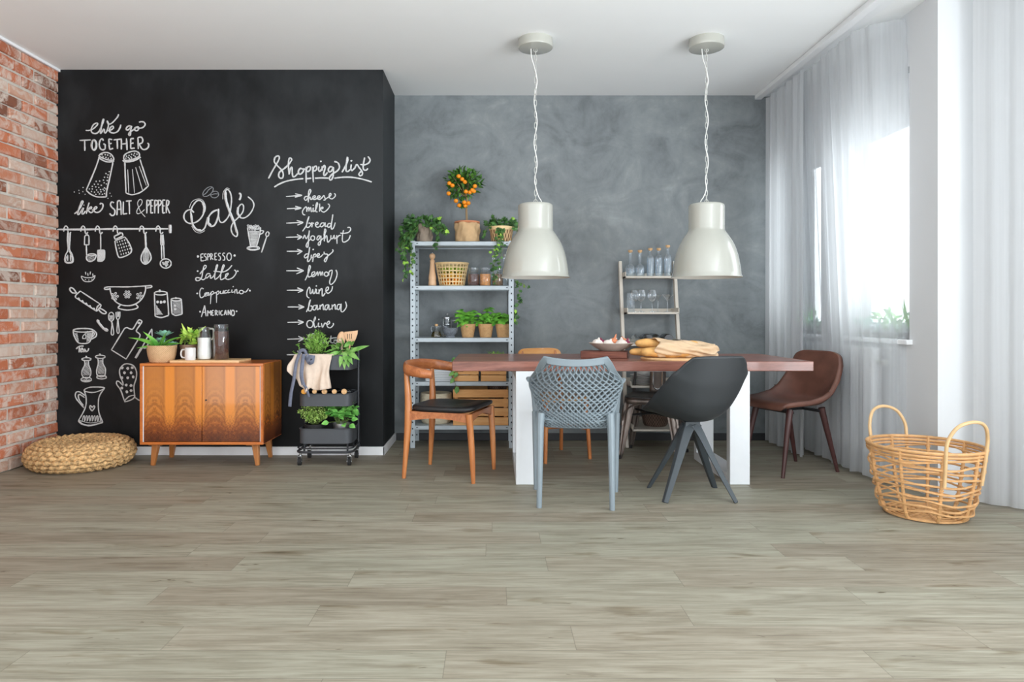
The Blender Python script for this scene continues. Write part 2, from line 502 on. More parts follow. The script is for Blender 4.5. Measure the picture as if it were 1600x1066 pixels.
# ---------------------------------------------------------------- mesh helpers
class MB:
    def __init__(self):
        self.v, self.f, self.k = [], [], []

    def add(self, verts, faces, k=0):
        o = len(self.v)
        self.v += [tuple(p) for p in verts]
        for q in faces:
            self.f.append(tuple(i + o for i in q))
            self.k.append(k)

    def box(self, c, s, rot=None, k=0, taper=None):
        hx, hy, hz = s[0] / 2, s[1] / 2, s[2] / 2
        pts = []
        for z in (-hz, hz):
            q = taper if (taper and z < 0) else 1
            for x, y in ((-hx, -hy), (hx, -hy), (hx, hy), (-hx, hy)):
                pts.append(Vector((x * q, y * q, z)))
        if rot is not None:
            R = rot if isinstance(rot, Matrix) else Euler(rot).to_matrix()
            pts = [R @ p for p in pts]
        c = Vector(c)
        self.add([p + c for p in pts], [(3, 2, 1, 0), (4, 5, 6, 7), (0, 1, 5, 4), (1, 2, 6, 5), (2, 3, 7, 6), (3, 0, 4, 7)], k)

    def box2(self, a, b, k=0):
        self.box([(a[i] + b[i]) / 2 for i in range(3)], [abs(b[i] - a[i]) for i in range(3)], k=k)

    def beam(self, a, b, w0, d0, w1=None, d1=None, up=(0, 0, 1), k=0):
        """square bar from a to b, w across, d along the other side"""
        a, b = Vector(a), Vector(b)
        t = (b - a).normalized()
        u = Vector(up)
        x = t.cross(u)
        if x.length < 1e-4:
            x = t.cross(Vector((0, 1, 0)))
        x.normalize()
        y = x.cross(t).normalized()
        w1 = w0 if w1 is None else w1
        d1 = d0 if d1 is None else d1
        pts = []
        for p, w, d in ((a, w0, d0), (b, w1, d1)):
            for sx, sy in ((-1, -1), (1, -1), (1, 1), (-1, 1)):
                pts.append(p + x * sx * w / 2 + y * sy * d / 2)
        self.add(pts, [(3, 2, 1, 0), (4, 5, 6, 7), (0, 1, 5, 4), (1, 2, 6, 5), (2, 3, 7, 6), (3, 0, 4, 7)], k)

    def tube(self, pts, r, n=8, closed=False, k=0, flat=1.0, upv=None):
        pts = [Vector(p) for p in pts]
        m = len(pts)
        rs = r if isinstance(r, (list, tuple)) else [r] * m
        tang = []
        for i in range(m):
            if closed:
                d = pts[(i + 1) % m] - pts[i - 1]
            else:
                d = pts[min(i + 1, m - 1)] - pts[max(i - 1, 0)]
            tang.append(d.normalized() if d.length > 1e-9 else Vector((0, 0, 1)))
        u = Vector(upv) if upv else Vector((0, 0, 1))
        if abs(tang[0].dot(u)) > .95:
            u = Vector((0, 1, 0)) if abs(tang[0].y) < .9 else Vector((1, 0, 0))
        x = (u - tang[0] * u.dot(tang[0])).normalized()
        vs = []
        for i in range(m):
            t = tang[i]
            x = x - t * x.dot(t)
            if x.length < 1e-6:
                x = t.orthogonal()
            x.normalize()
            y = t.cross(x)
            for j in range(n):
                a = 2 * PI * j / n
                vs.append(pts[i] + x * math.cos(a) * rs[i] * flat + y * math.sin(a) * rs[i])
        fs = []
        for i in range(m if closed else m - 1):
            i2 = (i + 1) % m
            for j in range(n):
                j2 = (j + 1) % n
                fs.append((i * n + j, i * n + j2, i2 * n + j2, i2 * n + j))
        if not closed:
            fs.append(tuple(range(n - 1, -1, -1)))
            fs.append(tuple((m - 1) * n + j for j in range(n)))
        self.add(vs, fs, k)

    def cyl(self, a, b, r0, r1=None, n=16, k=0):
        self.tube([a, b], [r0, r0 if r1 is None else r1], n, k=k)

    def lathe(self, prof, n=28, c=(0, 0, 0), k=0, rz=0, sx=1, sy=1):
        """prof: (r, z) from bottom to top or any order; r = 0 makes a pole"""
        vs, rows = [], []
        for r, z in prof:
            if r < 1e-6:
                rows.append([len(vs)])
                vs.append((c[0], c[1], c[2] + z))
            else:
                row = []
                for j in range(n):
                    a = 2 * PI * j / n + rz
                    row.append(len(vs))
                    vs.append((c[0] + r * math.cos(a) * sx, c[1] + r * math.sin(a) * sy, c[2] + z))
                rows.append(row)
        fs = []
        for A, B in zip(rows, rows[1:]):
            if len(A) == 1 and len(B) == 1:
                continue
            for j in range(n):
                j2 = (j + 1) % n
                if len(A) == 1:
                    fs.append((A[0], B[j2], B[j]))
                elif len(B) == 1:
                    fs.append((A[j], A[j2], B[0]))
                else:
                    fs.append((A[j], A[j2], B[j2], B[j]))
        self.add(vs, fs, k)

    def ball(self, c, r, nu=14, nv=9, k=0, M3=None):
        r = (r, r, r) if not isinstance(r, (tuple, list)) else r
        vs = []
        for i in range(nv + 1):
            th = PI * i / nv
            for j in range(nu):
                a = 2 * PI * j / nu
                p = Vector((r[0] * math.sin(th) * math.cos(a), r[1] * math.sin(th) * math.sin(a), -r[2] * math.cos(th)))
                if M3 is not None:
                    p = M3 @ p
                vs.append(p + Vector(c))
        fs = []
        for i in range(nv):
            for j in range(nu):
                j2 = (j + 1) % nu
                fs.append((i * nu + j, i * nu + j2, (i + 1) * nu + j2, (i + 1) * nu + j))
        self.add(vs, fs, k)

    def grid(self, fn, nu, nv, k=0, closed_u=False):
        vs = [fn(i / (nu - (0 if closed_u else 1)), j / (nv - 1)) for j in range(nv) for i in range(nu)]
        fs = []
        for j in range(nv - 1):
            for i in range(nu if closed_u else nu - 1):
                i2 = (i + 1) % nu
                fs.append((j * nu + i, j * nu + i2, (j + 1) * nu + i2, (j + 1) * nu + i))
        self.add(vs, fs, k)

    def poly(self, pts, ext, k=0):
        """extrude a planar outline along vector ext"""
        n = len(pts)
        e = Vector(ext)
        vs = [Vector(p) for p in pts] + [Vector(p) + e for p in pts]
        fs = [tuple(range(n - 1, -1, -1)), tuple(range(n, 2 * n))]
        fs += [(i, (i + 1) % n, n + (i + 1) % n, n + i) for i in range(n)]
        self.add(vs, fs, k)

    def leaf(self, base, d, nrm, L, W, bend=.3, fold=.25, seg=5, k=0, power=.8):
        base, d, nrm = Vector(base), Vector(d).normalized(), Vector(nrm)
        s = d.cross(nrm)
        if s.length < 1e-4:
            s = d.orthogonal()
        s.normalize()
        nrm = s.cross(d).normalized()
        vs = []
        for i in range(seg + 1):
            t = i / seg
            w = math.sin(PI * min(1, max(0, t)) ** power) * W / 2
            mid = base + d * (L * t) - nrm * (bend * L * t * t)
            vs += [mid - s * w + nrm * fold * w, mid, mid + s * w + nrm * fold * w]
        fs = []
        for i in range(seg):
            a, b = i * 3, i * 3 + 3
            fs += [(a, a + 1, b + 1, b), (a + 1, a + 2, b + 2, b + 1)]
        self.add(vs, fs, k)

    def ivy(self, base, d, nrm, L, k=0):
        base, d, nrm = Vector(base), Vector(d).normalized(), Vector(nrm)
        s = d.cross(nrm)
        if s.length < 1e-4:
            s = d.orthogonal()
        s.normalize()
        nrm = s.cross(d).normalized()
        out = [(0, 0), (.28, -.08), (.52, .12), (.36, .30), (.46, .58), (.2, .62), (0, 1.0), (-.2, .62), (-.46, .58), (-.36, .30), (-.52, .12), (-.28, -.08)]
        vs = [base + d * L * .35 + nrm * L * .05]
        for x, y in out:
            vs.append(base + s * x * L + d * y * L - nrm * (abs(x) * .22 + y * y * .12) * L)
        fs = [(0, i + 1, (i + 1) % 12 + 1) for i in range(12)]
        self.add(vs, fs, k)

    def build(self, name, mats, parent=None, loc=(0, 0, 0), rot=(0, 0, 0), angle=35, bevel=0, seg=2, subsurf=0, solid=0, wire=0, offset=0.0):
        me = bpy.data.meshes.new(name)
        me.from_pydata(self.v, [], self.f)
        mats = mats if isinstance(mats, (list, tuple)) else [mats]
        for m in mats:
            me.materials.append(M[m] if isinstance(m, str) else m)
        if len(mats) > 1:
            me.polygons.foreach_set('material_index', [min(k, len(mats) - 1) for k in self.k])
        me.polygons.foreach_set('use_smooth', [True] * len(me.polygons))
        me.update()
        if angle is not None:
            me.set_sharp_from_angle(angle=math.radians(angle))
        o = bpy.data.objects.new(name, me)
        COL.objects.link(o)
        o.location = loc
        o.rotation_euler = rot
        if parent is not None:
            o.parent = parent
        if wire:
            w = o.modifiers.new('lattice', 'WIREFRAME')
            w.thickness = wire
            w.use_even_offset = False
            w.use_boundary = True
        if subsurf:
            s = o.modifiers.new('smooth', 'SUBSURF')
            s.levels = s.render_levels = subsurf
        if solid:
            s = o.modifiers.new('thickness', 'SOLIDIFY')
            s.thickness = solid
            s.offset = offset
        if bevel:
            b = o.modifiers.new('bevel', 'BEVEL')
            b.width = bevel
            b.segments = seg
            b.limit_method = 'ANGLE'
            b.angle_limit = math.radians(40)
        return o


def cat(pts, n=8, closed=False):
    """Catmull-Rom through the points"""
    pts = [Vector(p) for p in pts]
    m = len(pts)
    out = []
    rng = range(m) if closed else range(m - 1)
    for i in rng:
        p0 = pts[i - 1] if (closed or i > 0) else pts[0]
        p1, p2 = pts[i], pts[(i + 1) % m]
        p3 = pts[(i + 2) % m] if (closed or i + 2 < m) else pts[-1]
        for q in range(n):
            t = q / n
            out.append(.5 * ((2 * p1) + (p2 - p0) * t + (2 * p0 - 5 * p1 + 4 * p2 - p3) * t * t + (3 * p1 - p0 - 3 * p2 + p3) * t ** 3))
    if not closed:
        out.append(pts[-1].copy())
    return out


def lerp(a, b, t):
    return a + (b - a) * t


def curve1(knots, t):
    """smooth interpolation of (t, value...) knots"""
    if t <= knots[0][0]:
        return knots[0][1:]
    for a, b in zip(knots, knots[1:]):
        if t <= b[0]:
            q = (t - a[0]) / (b[0] - a[0])
            q = q * q * (3 - 2 * q) * .5 + q * .5
            return tuple(lerp(a[i], b[i], q) for i in range(1, len(a)))
    return knots[-1][1:]


def thing(name, label, cat_, loc=(0, 0, 0), rotz=0, group=None, rot=None):
    o = bpy.data.objects.new(name, None)
    o.empty_display_size = .05
    COL.objects.link(o)
    o.location = loc
    o.rotation_euler = rot if rot else (0, 0, rotz)
    return tag(o, label, cat_, group)


def tag(o, label, cat_, group=None):
    o['label'] = label
    o['category'] = cat_
    if group:
        o['group'] = group
    return o


def struct(o, label=None):
    o['kind'] = 'structure'
    if label:
        o['label'] = label
    return o


def dup(root, loc, label, rotz=None):
    r = root.copy()
    COL.objects.link(r)
    r.location = loc
    if rotz is not None:
        r.rotation_euler = (0, 0, rotz)
    r['label'] = label
    for ch in list(root.children):
        c = ch.copy()
        COL.objects.link(c)
        c.parent = r
        for g in ch.children:
            d = g.copy()
            COL.objects.link(d)
            d.parent = c
    return r


R = random.Random(7)


def rdir(r=R, up=0.0):
    while True:
        v = Vector((r.uniform(-1, 1), r.uniform(-1, 1), r.uniform(-1, 1)))
        if .05 < v.length < 1:
            v.normalize()
            v.z += up
            return v.normalized()


def bush(mb, c, rad, n, L, W, up=.2, r=R, bend=.35, fold=.2, shell=.35, seg=4, k=None, kind='leaf'):
    """leaves scattered through an ellipsoid, pointing outwards"""
    for _ in range(n):
        d = rdir(r)
        q = lerp(shell, 1, r.random() ** .6)
        p = Vector((c[0] + d.x * rad[0] * q, c[1] + d.y * rad[1] * q, c[2] + d.z * rad[2] * q))
        dd = (d + rdir(r) * .7 + Vector((0, 0, up))).normalized()
        nn = (Vector((0, 0, 1)) + rdir(r) * .6).normalized()
        s = r.uniform(.7, 1.15)
        kk = 0 if k is None else k(p, r)
        if kind == 'ivy':
            nn = (d + rdir(r) * .5 + Vector((0, -.5, .3))).normalized()
            mb.ivy(p, dd, nn, L * s, kk)
        else:
            mb.leaf(p - dd * L * s * .5, dd, nn, L * s, W * s, bend, fold, seg, kk)

# ================================================================ THE SETTING
XL, XB, YC, YB, XR, YN, H = -3.21, -.81, 5.04, 5.63, 2.49, 3.82, 2.845
GX = 2.64                                         # plane of the window glass

m = MB(); m.box2((XL - .2, 1.3, -.12), (3.6, YB + .2, 0)); struct(m.build('floor', 'floor'), 'grey oak plank floor')
m = MB(); m.box2((XL - .2, -1.0, H), (3.6, YB + .2, H + .12)); struct(m.build('ceiling', 'ceiling'), 'plain white ceiling')
m = MB(); m.box2((XB, YB, 0), (GX + .35, YB + .16, H)); struct(m.build('wall_back', 'plaster'), 'grey swirled plaster wall')

# brick wall: mortar bed plus every course of bricks standing a little proud of it
m = MB()
m.box2((XL - .25, 1.6, 0), (XL - .012, YC, H))
wall_left = struct(m.build('wall_left', 'mortar'), 'old exposed brick wall')
br = random.Random(3)
vs, fs, tone = [], [], []
ch, bl = .0835, .262
z, row = .004, 0
while z < H - .01:
    y = YC - (.131 if row % 2 else 0)
    edges = []
    if row % 2:
        edges.append((YC - .115, YC))
    while y > 1.62:
        edges.append((y - bl + .016, y)); y -= bl
    for a, b in edges:
        if a < 1.6:
            continue
        o = len(vs)
        j = lambda s=.003: br.uniform(-s, s)
        z0, z1 = z + j(), min(z + ch - .016 + j(), H - .001)
        a2, b2 = a + j(.004), min(b + j(.004), YC - .001)
        xo = XL + br.uniform(-.006, .008) + (.004 if b > YC - .02 else 0)
        xi = XL - .02
        e = .006
        for x, g in ((xi, 0), (xo - e, 0), (xo, e)):
            for yy, zz in ((a2 + g, z0 + g), (b2 - g, z0 + g), (b2 - g, z1 - g), (a2 + g, z1 - g)):
                vs.append((x + (j(.0025) if g else 0), yy + (j(.003) if g else 0), zz + (j(.003) if g else 0)))
        for l in (0, 4):
            for q in range(4):
                q2 = (q + 1) % 4
                fs.append((o + l + q, o + l + q2, o + l + 4 + q2, o + l + 4 + q))
        fs.append((o + 8, o + 9, o + 10, o + 11))
        tone += [br.random()] * 12
    z += ch; row += 1
me = bpy.data.meshes.new('bricks')
me.from_pydata(vs, [], fs)
me.materials.append(M['brick'])
me.attributes.new('brick_tone', 'FLOAT', 'POINT').data.foreach_set('value', tone)
me.update()
bo = bpy.data.objects.new('brick_facing', me); COL.objects.link(bo); bo.parent = wall_left
bo['kind'] = 'structure'

# chalkboard-painted block standing out from the back wall
m = MB(); m.box2((XL - .25, YC, 0), (XB, YB + .16, H))
wall_chalk = struct(m.build('wall_chalkboard', 'chalkboard'), 'black chalkboard wall with white chalk drawings')
m = MB()
m.box2((XL, YC - .014, 0), (XB + .014, YC, .062)); m.box2((XB, YC - .014, 0), (XB + .014, YB, .062))
struct(m.build('baseboard_chalkboard', 'baseboard', bevel=.003), 'white skirting along the chalkboard wall')
m = MB(); m.box2((XB + .014, YB - .012, 0), (XR, YB, .06)); struct(m.build('baseboard_back', 'dark_baseboard', bevel=.003))

# right wall with two window openings and the corner nearer the camera
SILL, TOP = .885, 2.52
W1, W2 = (5.18, 5.60), (4.08, 4.77)
m = MB()
xo = GX + .10
def wallseg(y0, y1, z0, z1):
    m.box2((XR, y0, z0), (xo, y1, z1))
wallseg(W1[0], YB, 0, SILL); wallseg(W1[0], YB, TOP, H); wallseg(W1[1], YB, SILL, TOP)
wallseg(W2[1], W1[0], 0, H)
wallseg(W2[0], W2[1], 0, SILL); wallseg(W2[0], W2[1], TOP, H)
wallseg(YN, W2[0], 0, H)
struct(m.build('wall_right', 'white_wall'), 'white window wall')
m = MB(); m.box2((xo, YN, 0), (3.5, YN + .2, H)); struct(m.build('wall_return', 'white_wall'), 'white wall facing the room beside the window wall')
# the room goes on to the right, unseen; tall windows shaped for the light
m = MB()
for y0, y1 in ((-2.2, -1.7), (-.45, -.1), (1.15, 1.5), (2.05, YN)):
    m.box2((3.4, y0, 0), (3.6, y1, H))
for y0, y1 in ((-1.7, -.45), (-.1, 1.15), (1.5, 2.05)):
    m.box2((3.4, y0, 2.55), (3.6, y1, H)); m.box2((3.4, y0, 0), (3.6, y1, .2))
struct(m.build('wall_side', 'white_wall'), 'white side wall with tall windows')


def window(n, y0, y1, label, handle):
    fr = MB()
    z0, z1 = SILL, TOP
    w = .055
    a, b = GX - .035, GX + .035
    fr.box2((a, y0, z0), (b, y0 + w, z1)); fr.box2((a, y1 - w, z0), (b, y1, z1))
    fr.box2((a, y0, z0), (b, y1, z0 + w)); fr.box2((a, y0, z1 - w), (b, y1, z1))
    w2 = .045                                     # the sash
    a2, b2 = GX - .05, GX + .01
    fr.box2((a2, y0 + w, z0 + w), (b2, y0 + w + w2, z1 - w)); fr.box2((a2, y1 - w - w2, z0 + w), (b2, y1 - w, z1 - w))
    fr.box2((a2, y0 + w, z0 + w), (b2, y1 - w, z0 + w + w2)); fr.box2((a2, y0 + w, z1 - w - w2), (b2, y1 - w, z1 - w))
    o = struct(fr.build('window_%d' % n, 'upvc', bevel=.004), label)
    p = MB(); p.box2((GX - .006, y0 + w, z0 + w), (GX - .002, y1 - w, z1 - w)); p.build('pane', 'pane', o)
    s = MB(); s.box2((XR - .035, y0 - .03, z0 - .03), (GX - .035, y1 + (.03 if n == 2 else 0), z0)); s.build('window_sill', 'upvc', o, bevel=.005)
    bl = MB(); bl.box2((GX - .085, y0 + .01, 2.40), (GX - .055, y1 - .01, 2.52)); bl.box2((GX - .075, y0 + .02, 2.20), (GX - .07, y1 - .02, 2.41))
    bl.tube([(GX - .072, y0 + .02, 2.2), (GX - .072, y1 - .02, 2.2)], .008)
    bl.build('roller_blind', 'upvc', o)
    if handle:
        h = MB(); yh = y1 - w - .02
        h.tube(cat([(GX - .05, yh, 1.62), (GX - .10, yh, 1.62), (GX - .105, yh, 1.58), (GX - .10, yh, 1.48)], 5), .011, 8)
        h.box((GX - .053, yh, 1.61), (.012, .03, .075)); h.build('window_handle', 'upvc', o)
    return o


window(1, W1[0], W1[1], 'narrow white window next to the grey plaster wall', False)
window(2, W2[0], W2[1], 'white window nearest the camera, behind sheer curtain', True)

m = MB()
m.box2((2.16, 3.0, H - .035), (2.215, YB, H)); m.box2((2.215, 3.0, H - .012), (2.30, YB, H))
struct(m.build('trim_1', 'upvc', bevel=.003), 'white curtain track along the ceiling')
m = MB(); m.box2((XL, 1.6, H - .018), (XL + .018, YC, H)); struct(m.build('trim_2', 'baseboard'), 'thin white trim above the brick wall')

# ================================================================ CHALK ON THE WALL
CH_Y = YC
DUST = [0]


def ribbon(mb, pts, w, k=0):
    """a flat chalk stroke on the wall; pts in photo pixels of the wall face, w in pixels"""
    s = YC / F
    q = [Vector(((p[0] - 770) * s, 0, CAMZ - (p[1] - 493) * s)) for p in pts]
    q = [q[0]] + [b for a, b in zip(q, q[1:]) if (b - a).length > 1e-5]
    if len(q) < 2:
        return
    hw = w * s / 2
    vs = []
    n = len(q)
    for i in range(n):
        t = (q[min(i + 1, n - 1)] - q[max(i - 1, 0)])
        if t.length < 1e-6:
            t = Vector((1, 0, 0))
        t.normalize()
        nn = Vector((-t.z, 0, t.x))
        ww = hw * (R.uniform(.82, 1.12)) * (.75 if i in (0, n - 1) else 1)
        DUST[0] = (DUST[0] + 1) % 240                      # strokes lie a hair above one another
        for y in (CH_Y - .0012 - DUST[0] * 8e-6, CH_Y - .0002):
            vs.append((q[i].x + nn.x * ww, y, q[i].z + nn.z * ww))
            vs.append((q[i].x - nn.x * ww, y, q[i].z - nn.z * ww))
    fs = []
    for i in range(n - 1):
        a, b = i * 4, i * 4 + 4
        fs += [(a, a + 1, b + 1, b), (a, b, b + 2, a + 2), (a + 1, a + 3, b + 3, b + 1)]
    mb.add(vs, fs, k)


class Draw:
    """one chalk drawing; coordinates are read off an enlarged view: origin x0, y0 and zoom z"""
    def __init__(self, x0, y0, z, w=2.0):
        self.o, self.z, self.w, self.mb = (x0, y0), z, w, MB()

    def px(self, p):
        return (self.o[0] + p[0] / self.z, self.o[1] + p[1] / self.z)

    def s(self, *pts, w=None, n=5, c=False):
        q = [Vector((*self.px(p), 0)) for p in pts]
        if len(q) > 2:
            q = cat(q, n, c)
            if c:
                q.append(q[0])
        else:
            q = [q[0].lerp(q[1], i / 4) for i in range(5)]
        ribbon(self.mb, [(p.x, p.y) for p in q], w or self.w)
        return self

    def l(self, *pts, w=None):
        """straight segments"""
        for a, b in zip(pts, pts[1:]):
            self.s(a, b, w=w)
        return self

    def e(self, cx, cy, rx, ry=None, rot=0, w=None):
        ry = rx if ry is None else ry
        cr, sr = math.cos(math.radians(rot)), math.sin(math.radians(rot))
        pts = []
        for i in range(19):
            a = 2 * PI * i / 18
            x, y = rx * math.cos(a), ry * math.sin(a)
            pts.append(self.px((cx + x * cr - y * sr, cy + x * sr + y * cr)))
        ribbon(self.mb, pts, w or self.w)
        return self

    def d(self, *pts, r=6):
        for p in pts:
            x, y = self.px(p)
            rr = r / self.z
            s = YC / F
            vs = []
            for i in range(8):
                a = 2 * PI * i / 8
                vs.append(((x + rr * math.cos(a) * R.uniform(.8, 1.15) - 770) * s, CH_Y - .0018, CAMZ - (y + rr * math.sin(a) * R.uniform(.8, 1.15) - 493) * s))
            self.mb.add(vs, [tuple(range(8))])
        return self

    def hatch(self, poly, step, slope=.6, w=.7):
        """thin diagonal shading inside a convex outline"""
        xs = [p[0] for p in poly]; ys = [p[1] for p in poly]
        c = min(ys) - slope * max(xs)
        while c < max(ys) + slope * max(xs):
            hits = []
            for a, b in zip(poly, poly[1:] + poly[:1]):
                fa, fb = a[1] - slope * a[0] - c, b[1] - slope * b[0] - c
                if fa * fb < 0:
                    t = fa / (fa - fb)
                    hits.append((lerp(a[0], b[0], t), lerp(a[1], b[1], t)))
            if len(hits) >= 2:
                self.s(hits[0], hits[1], w=w)
            c += step * R.uniform(.8, 1.2)
        return self

    def done(self, name, label, mat='chalk'):
        o = self.mb.build(name, mat, wall_chalk, angle=None)
        o['label'] = label
        return o


D = Draw(110, 170, 10.66, 2.2)
D.s((255, 360), (310, 362), (370, 340), (430, 290), (455, 250), (430, 240), (385, 265), (350, 330), (355, 390), (410, 415), (470, 385), (520, 290), (555, 190), (545, 180), (525, 250), (500, 400), (520, 395), (545, 350), (560, 345), (570, 400), (600, 385), (630, 300), (630, 240), (610, 200))
D.s((610, 200), (635, 255), (690, 240), (750, 180), (790, 130), (803, 92))
D.s((620, 365), (660, 360), (710, 330), (715, 300), (690, 295), (655, 330), (655, 380), (710, 405), (780, 385), (825, 320), (840, 265))
D.s((1010, 300), (985, 285), (945, 305), (930, 340), (955, 355), (1000, 320), (1020, 290), (1005, 360), (1000, 430), (985, 445), (970, 425), (990, 390), (1050, 350), (1080, 320), (1120, 300), (1140, 320), (1120, 360), (1085, 365), (1070, 340), (1090, 310), (1150, 325), (1210, 310), (1245, 265), (1225, 225), (1180, 215), (1145, 225))
D.w = 2.3
D.l((155, 528), (340, 520)).l((238, 525), (240, 700)).e(395, 605, 46, 86).e(392, 605, 34, 80)
D.s((550, 535), (530, 500), (495, 530), (480, 600), (500, 665), (540, 685), (580, 670)).l((580, 672), (580, 590), (550, 590))
D.l((700, 515), (640, 505), (645, 600), (655, 680), (715, 660)).l((642, 590), (690, 575))
D.l((720, 520), (860, 505)).l((780, 515), (785, 670)).l((850, 500), (850, 680)).l((935, 495), (945, 690)).l((850, 590), (940, 580))
D.l((1060, 495), (1005, 500), (1005, 665), (1075, 655)).l((1005, 580), (1055, 570)).l((1125, 480), (1130, 670))
D.s((1125, 480), (1180, 475), (1205, 520), (1190, 570), (1135, 585)).s((1140, 580), (1190, 665), (1240, 680), (1290, 650), (1305, 600), (1285, 570))
D.done('chalk_lettering', 'chalk words We go TOGETHER')

D = Draw(105, 225, 8.882, 2.1)
D.s((445, 160), (480, 130), (545, 118), (610, 145), (645, 200), (635, 225), (580, 225), (500, 200), (450, 172), c=True)
D.s((435, 185), (480, 220), (560, 250), (640, 245)).s((640, 225), (645, 250)).s((440, 200), (400, 320), (330, 490), (265, 640))
D.s((265, 645), (330, 700), (420, 735), (545, 735)).s((635, 255), (600, 430), (550, 650), (545, 735))
D.d((485, 150), (530, 150), (565, 155), (600, 170), (500, 180), (540, 187), (572, 200), (612, 205), r=11)
D.d((100, 668), (165, 645), (170, 685), (222, 605), (220, 663), (250, 700), (595, 685), (615, 725), (567, 755), r=8)
D.d((585, 385), (540, 412), (568, 430), (520, 463), (562, 465), (405, 520), (452, 515), (505, 503), (557, 508), (430, 560), (515, 540), (545, 555), (380, 560), (350, 590), (398, 597), (475, 575), (440, 605), (520, 610), (310, 625), (350, 625), (410, 640), (465, 635), (500, 630), (340, 660), (380, 670), (430, 670), (470, 665), (515, 650), (535, 625), (400, 700), (450, 695), (490, 700), (520, 690), r=10)
D.done('chalk_drawing', 'chalk salt shaker with loose grains')
D = Draw(105, 225, 8.882, 2.1)
D.s((785, 190), (800, 150), (860, 115), (940, 100), (995, 125), (1000, 170), (950, 200), (870, 225), (800, 225), c=True)
D.s((780, 240), (850, 245), (940, 225), (1020, 180), w=3).l((780, 240), (775, 225))
D.d((825, 170), (860, 160), (895, 145), (935, 132), (970, 143), (815, 200), (850, 190), (885, 178), (925, 158), (945, 175), (895, 195), (865, 205), r=10)
D.s((800, 250), (805, 400), (815, 680)).s((815, 680), (900, 705), (1020, 670), (1130, 580)).s((1010, 215), (1060, 370), (1130, 580))
for a in (((840, 355), (855, 680)), ((905, 350), (935, 680)), ((950, 325), (1045, 640)), ((1000, 310), (1100, 580))):
    D.s(*a, w=1.2)
D.done('chalk_drawing', 'chalk pepper shaker with ribbed sides')
D = Draw(105, 225, 8.882, 2.2)
D.s((100, 970), (150, 930), (200, 850), (220, 800), (200, 800), (170, 880), (145, 970), (165, 975), (200, 920), (225, 890), (205, 960), (225, 970), (255, 930)).d((235, 850), r=9)
D.s((265, 970), (285, 880), (305, 815)).s((275, 920), (330, 875), (335, 895), (290, 915), (330, 955), (380, 920))
D.s((345, 920), (400, 900), (410, 875), (385, 880), (370, 920), (400, 950), (450, 940), (490, 890), (495, 840), (470, 825), (455, 840))
D.s((650, 820), (620, 805), (600, 840), (620, 880), (660, 920), (655, 980), (620, 995), (590, 965))
D.s((690, 990), (695, 880), (700, 800), (735, 795), (745, 880), (750, 985)).l((700, 910), (750, 905)).l((780, 800), (775, 975), (835, 965)).l((815, 795), (895, 790)).l((860, 795), (865, 975))
D.s((1085, 1015), (1020, 940), (985, 860), (980, 810), (1010, 770), (1040, 790), (1030, 840), (985, 890), (965, 940), (980, 970), (1030, 950), (1075, 910), w=1.2)
for x in (1105, 1215, 1265):
    D.l((x, 780), (x, 965)).s((x, 782), (x + 35, 790), (x + 38, 830), (x, 868))
for x in (1160, 1325):
    D.l((x + 38, 780), (x, 780), (x, 960), (x + 36, 955)).l((x, 862), (x + 28, 860))
D.l((1380, 780), (1375, 960)).s((1380, 782), (1410, 795), (1405, 840), (1380, 865)).l((1380, 865), (1425, 965))
D.done('chalk_lettering', 'chalk words like SALT & PEPPER')

D = Draw(85, 340, 8.42, 2.0)
D.s((42, 158), (400, 158), (800, 150), (1500, 148), w=3).s((1522, 95), (1524, 205), w=5)
D.done('chalk_drawing', 'chalk rail with square end bracket')
HK = lambda x, w=2: D.s((x, 185), (x + 5, 140), (x + 28, 112), (x + 52, 135), (x + 58, 195), (x + 75, 215), (x + 95, 190), w=w)
def nd():
    global D
    D = Draw(85, 340, 8.42, 2.0)
nd(); HK(122)
D.s((175, 200), (170, 300), (180, 420), (145, 500), (140, 580), (190, 600), (245, 580), (235, 490), (200, 420), (205, 300), (210, 200)).s((190, 210), (188, 410)).l((175, 490), (175, 570)).l((212, 490), (214, 570)).s((160, 510), (152, 580), (230, 580), (228, 510), (192, 440), w=1.4)
D.done('chalk_drawing', 'chalk slotted turner, first on the rail')
nd(); HK(348)
D.l((400, 245), (395, 360), (455, 360), (455, 245), (430, 225), (400, 245)).s((420, 360), (425, 500)).s((430, 500), (480, 480), (545, 490), (530, 550), (470, 580), (425, 550), c=True).s((430, 500), (490, 505), (545, 490))
D.hatch([(435, 510), (535, 505), (520, 550), (470, 572), (432, 545)], 14, .3)
D.done('chalk_drawing', 'chalk soup ladle on the rail')
nd(); HK(538)
D.s((608, 220), (610, 430)).l((570, 430), (660, 430), (660, 540), (630, 575), (570, 575), (570, 430))
D.hatch([(570, 430), (660, 430), (660, 540), (630, 575), (570, 575)], 11, 1.2, .9)
D.done('chalk_drawing', 'chalk spatula with shaded square blade')
nd(); HK(773)
D.l((785, 250), (890, 200), (905, 240), (800, 290), (785, 250)).s((795, 310), (925, 255)).s((925, 255), (990, 350), (1015, 440), (970, 490), (880, 525), (840, 510), (810, 400), (795, 310))
for i in range(5):
    for j in range(5):
        x, y = 830 + i * 32 + j * 13 - 4, 325 + j * 40 - i * 9
        D.s((x, y - 11), (x + 2, y + 11), w=1.6)
D.done('chalk_drawing', 'chalk box grater')
nd(); HK(1120)
D.s((1196, 215), (1205, 390), w=3.4).s((1205, 390), (1150, 490), (1145, 570), (1200, 615), (1265, 560), (1265, 490), (1210, 390))
for q in (-36, -20, -6, 8, 22, 38):
    D.s((1206, 395), (1206 + q, 500), (1200 + q * .5, 608), w=.9)
D.done('chalk_drawing', 'chalk balloon whisk')
nd(); HK(1335)
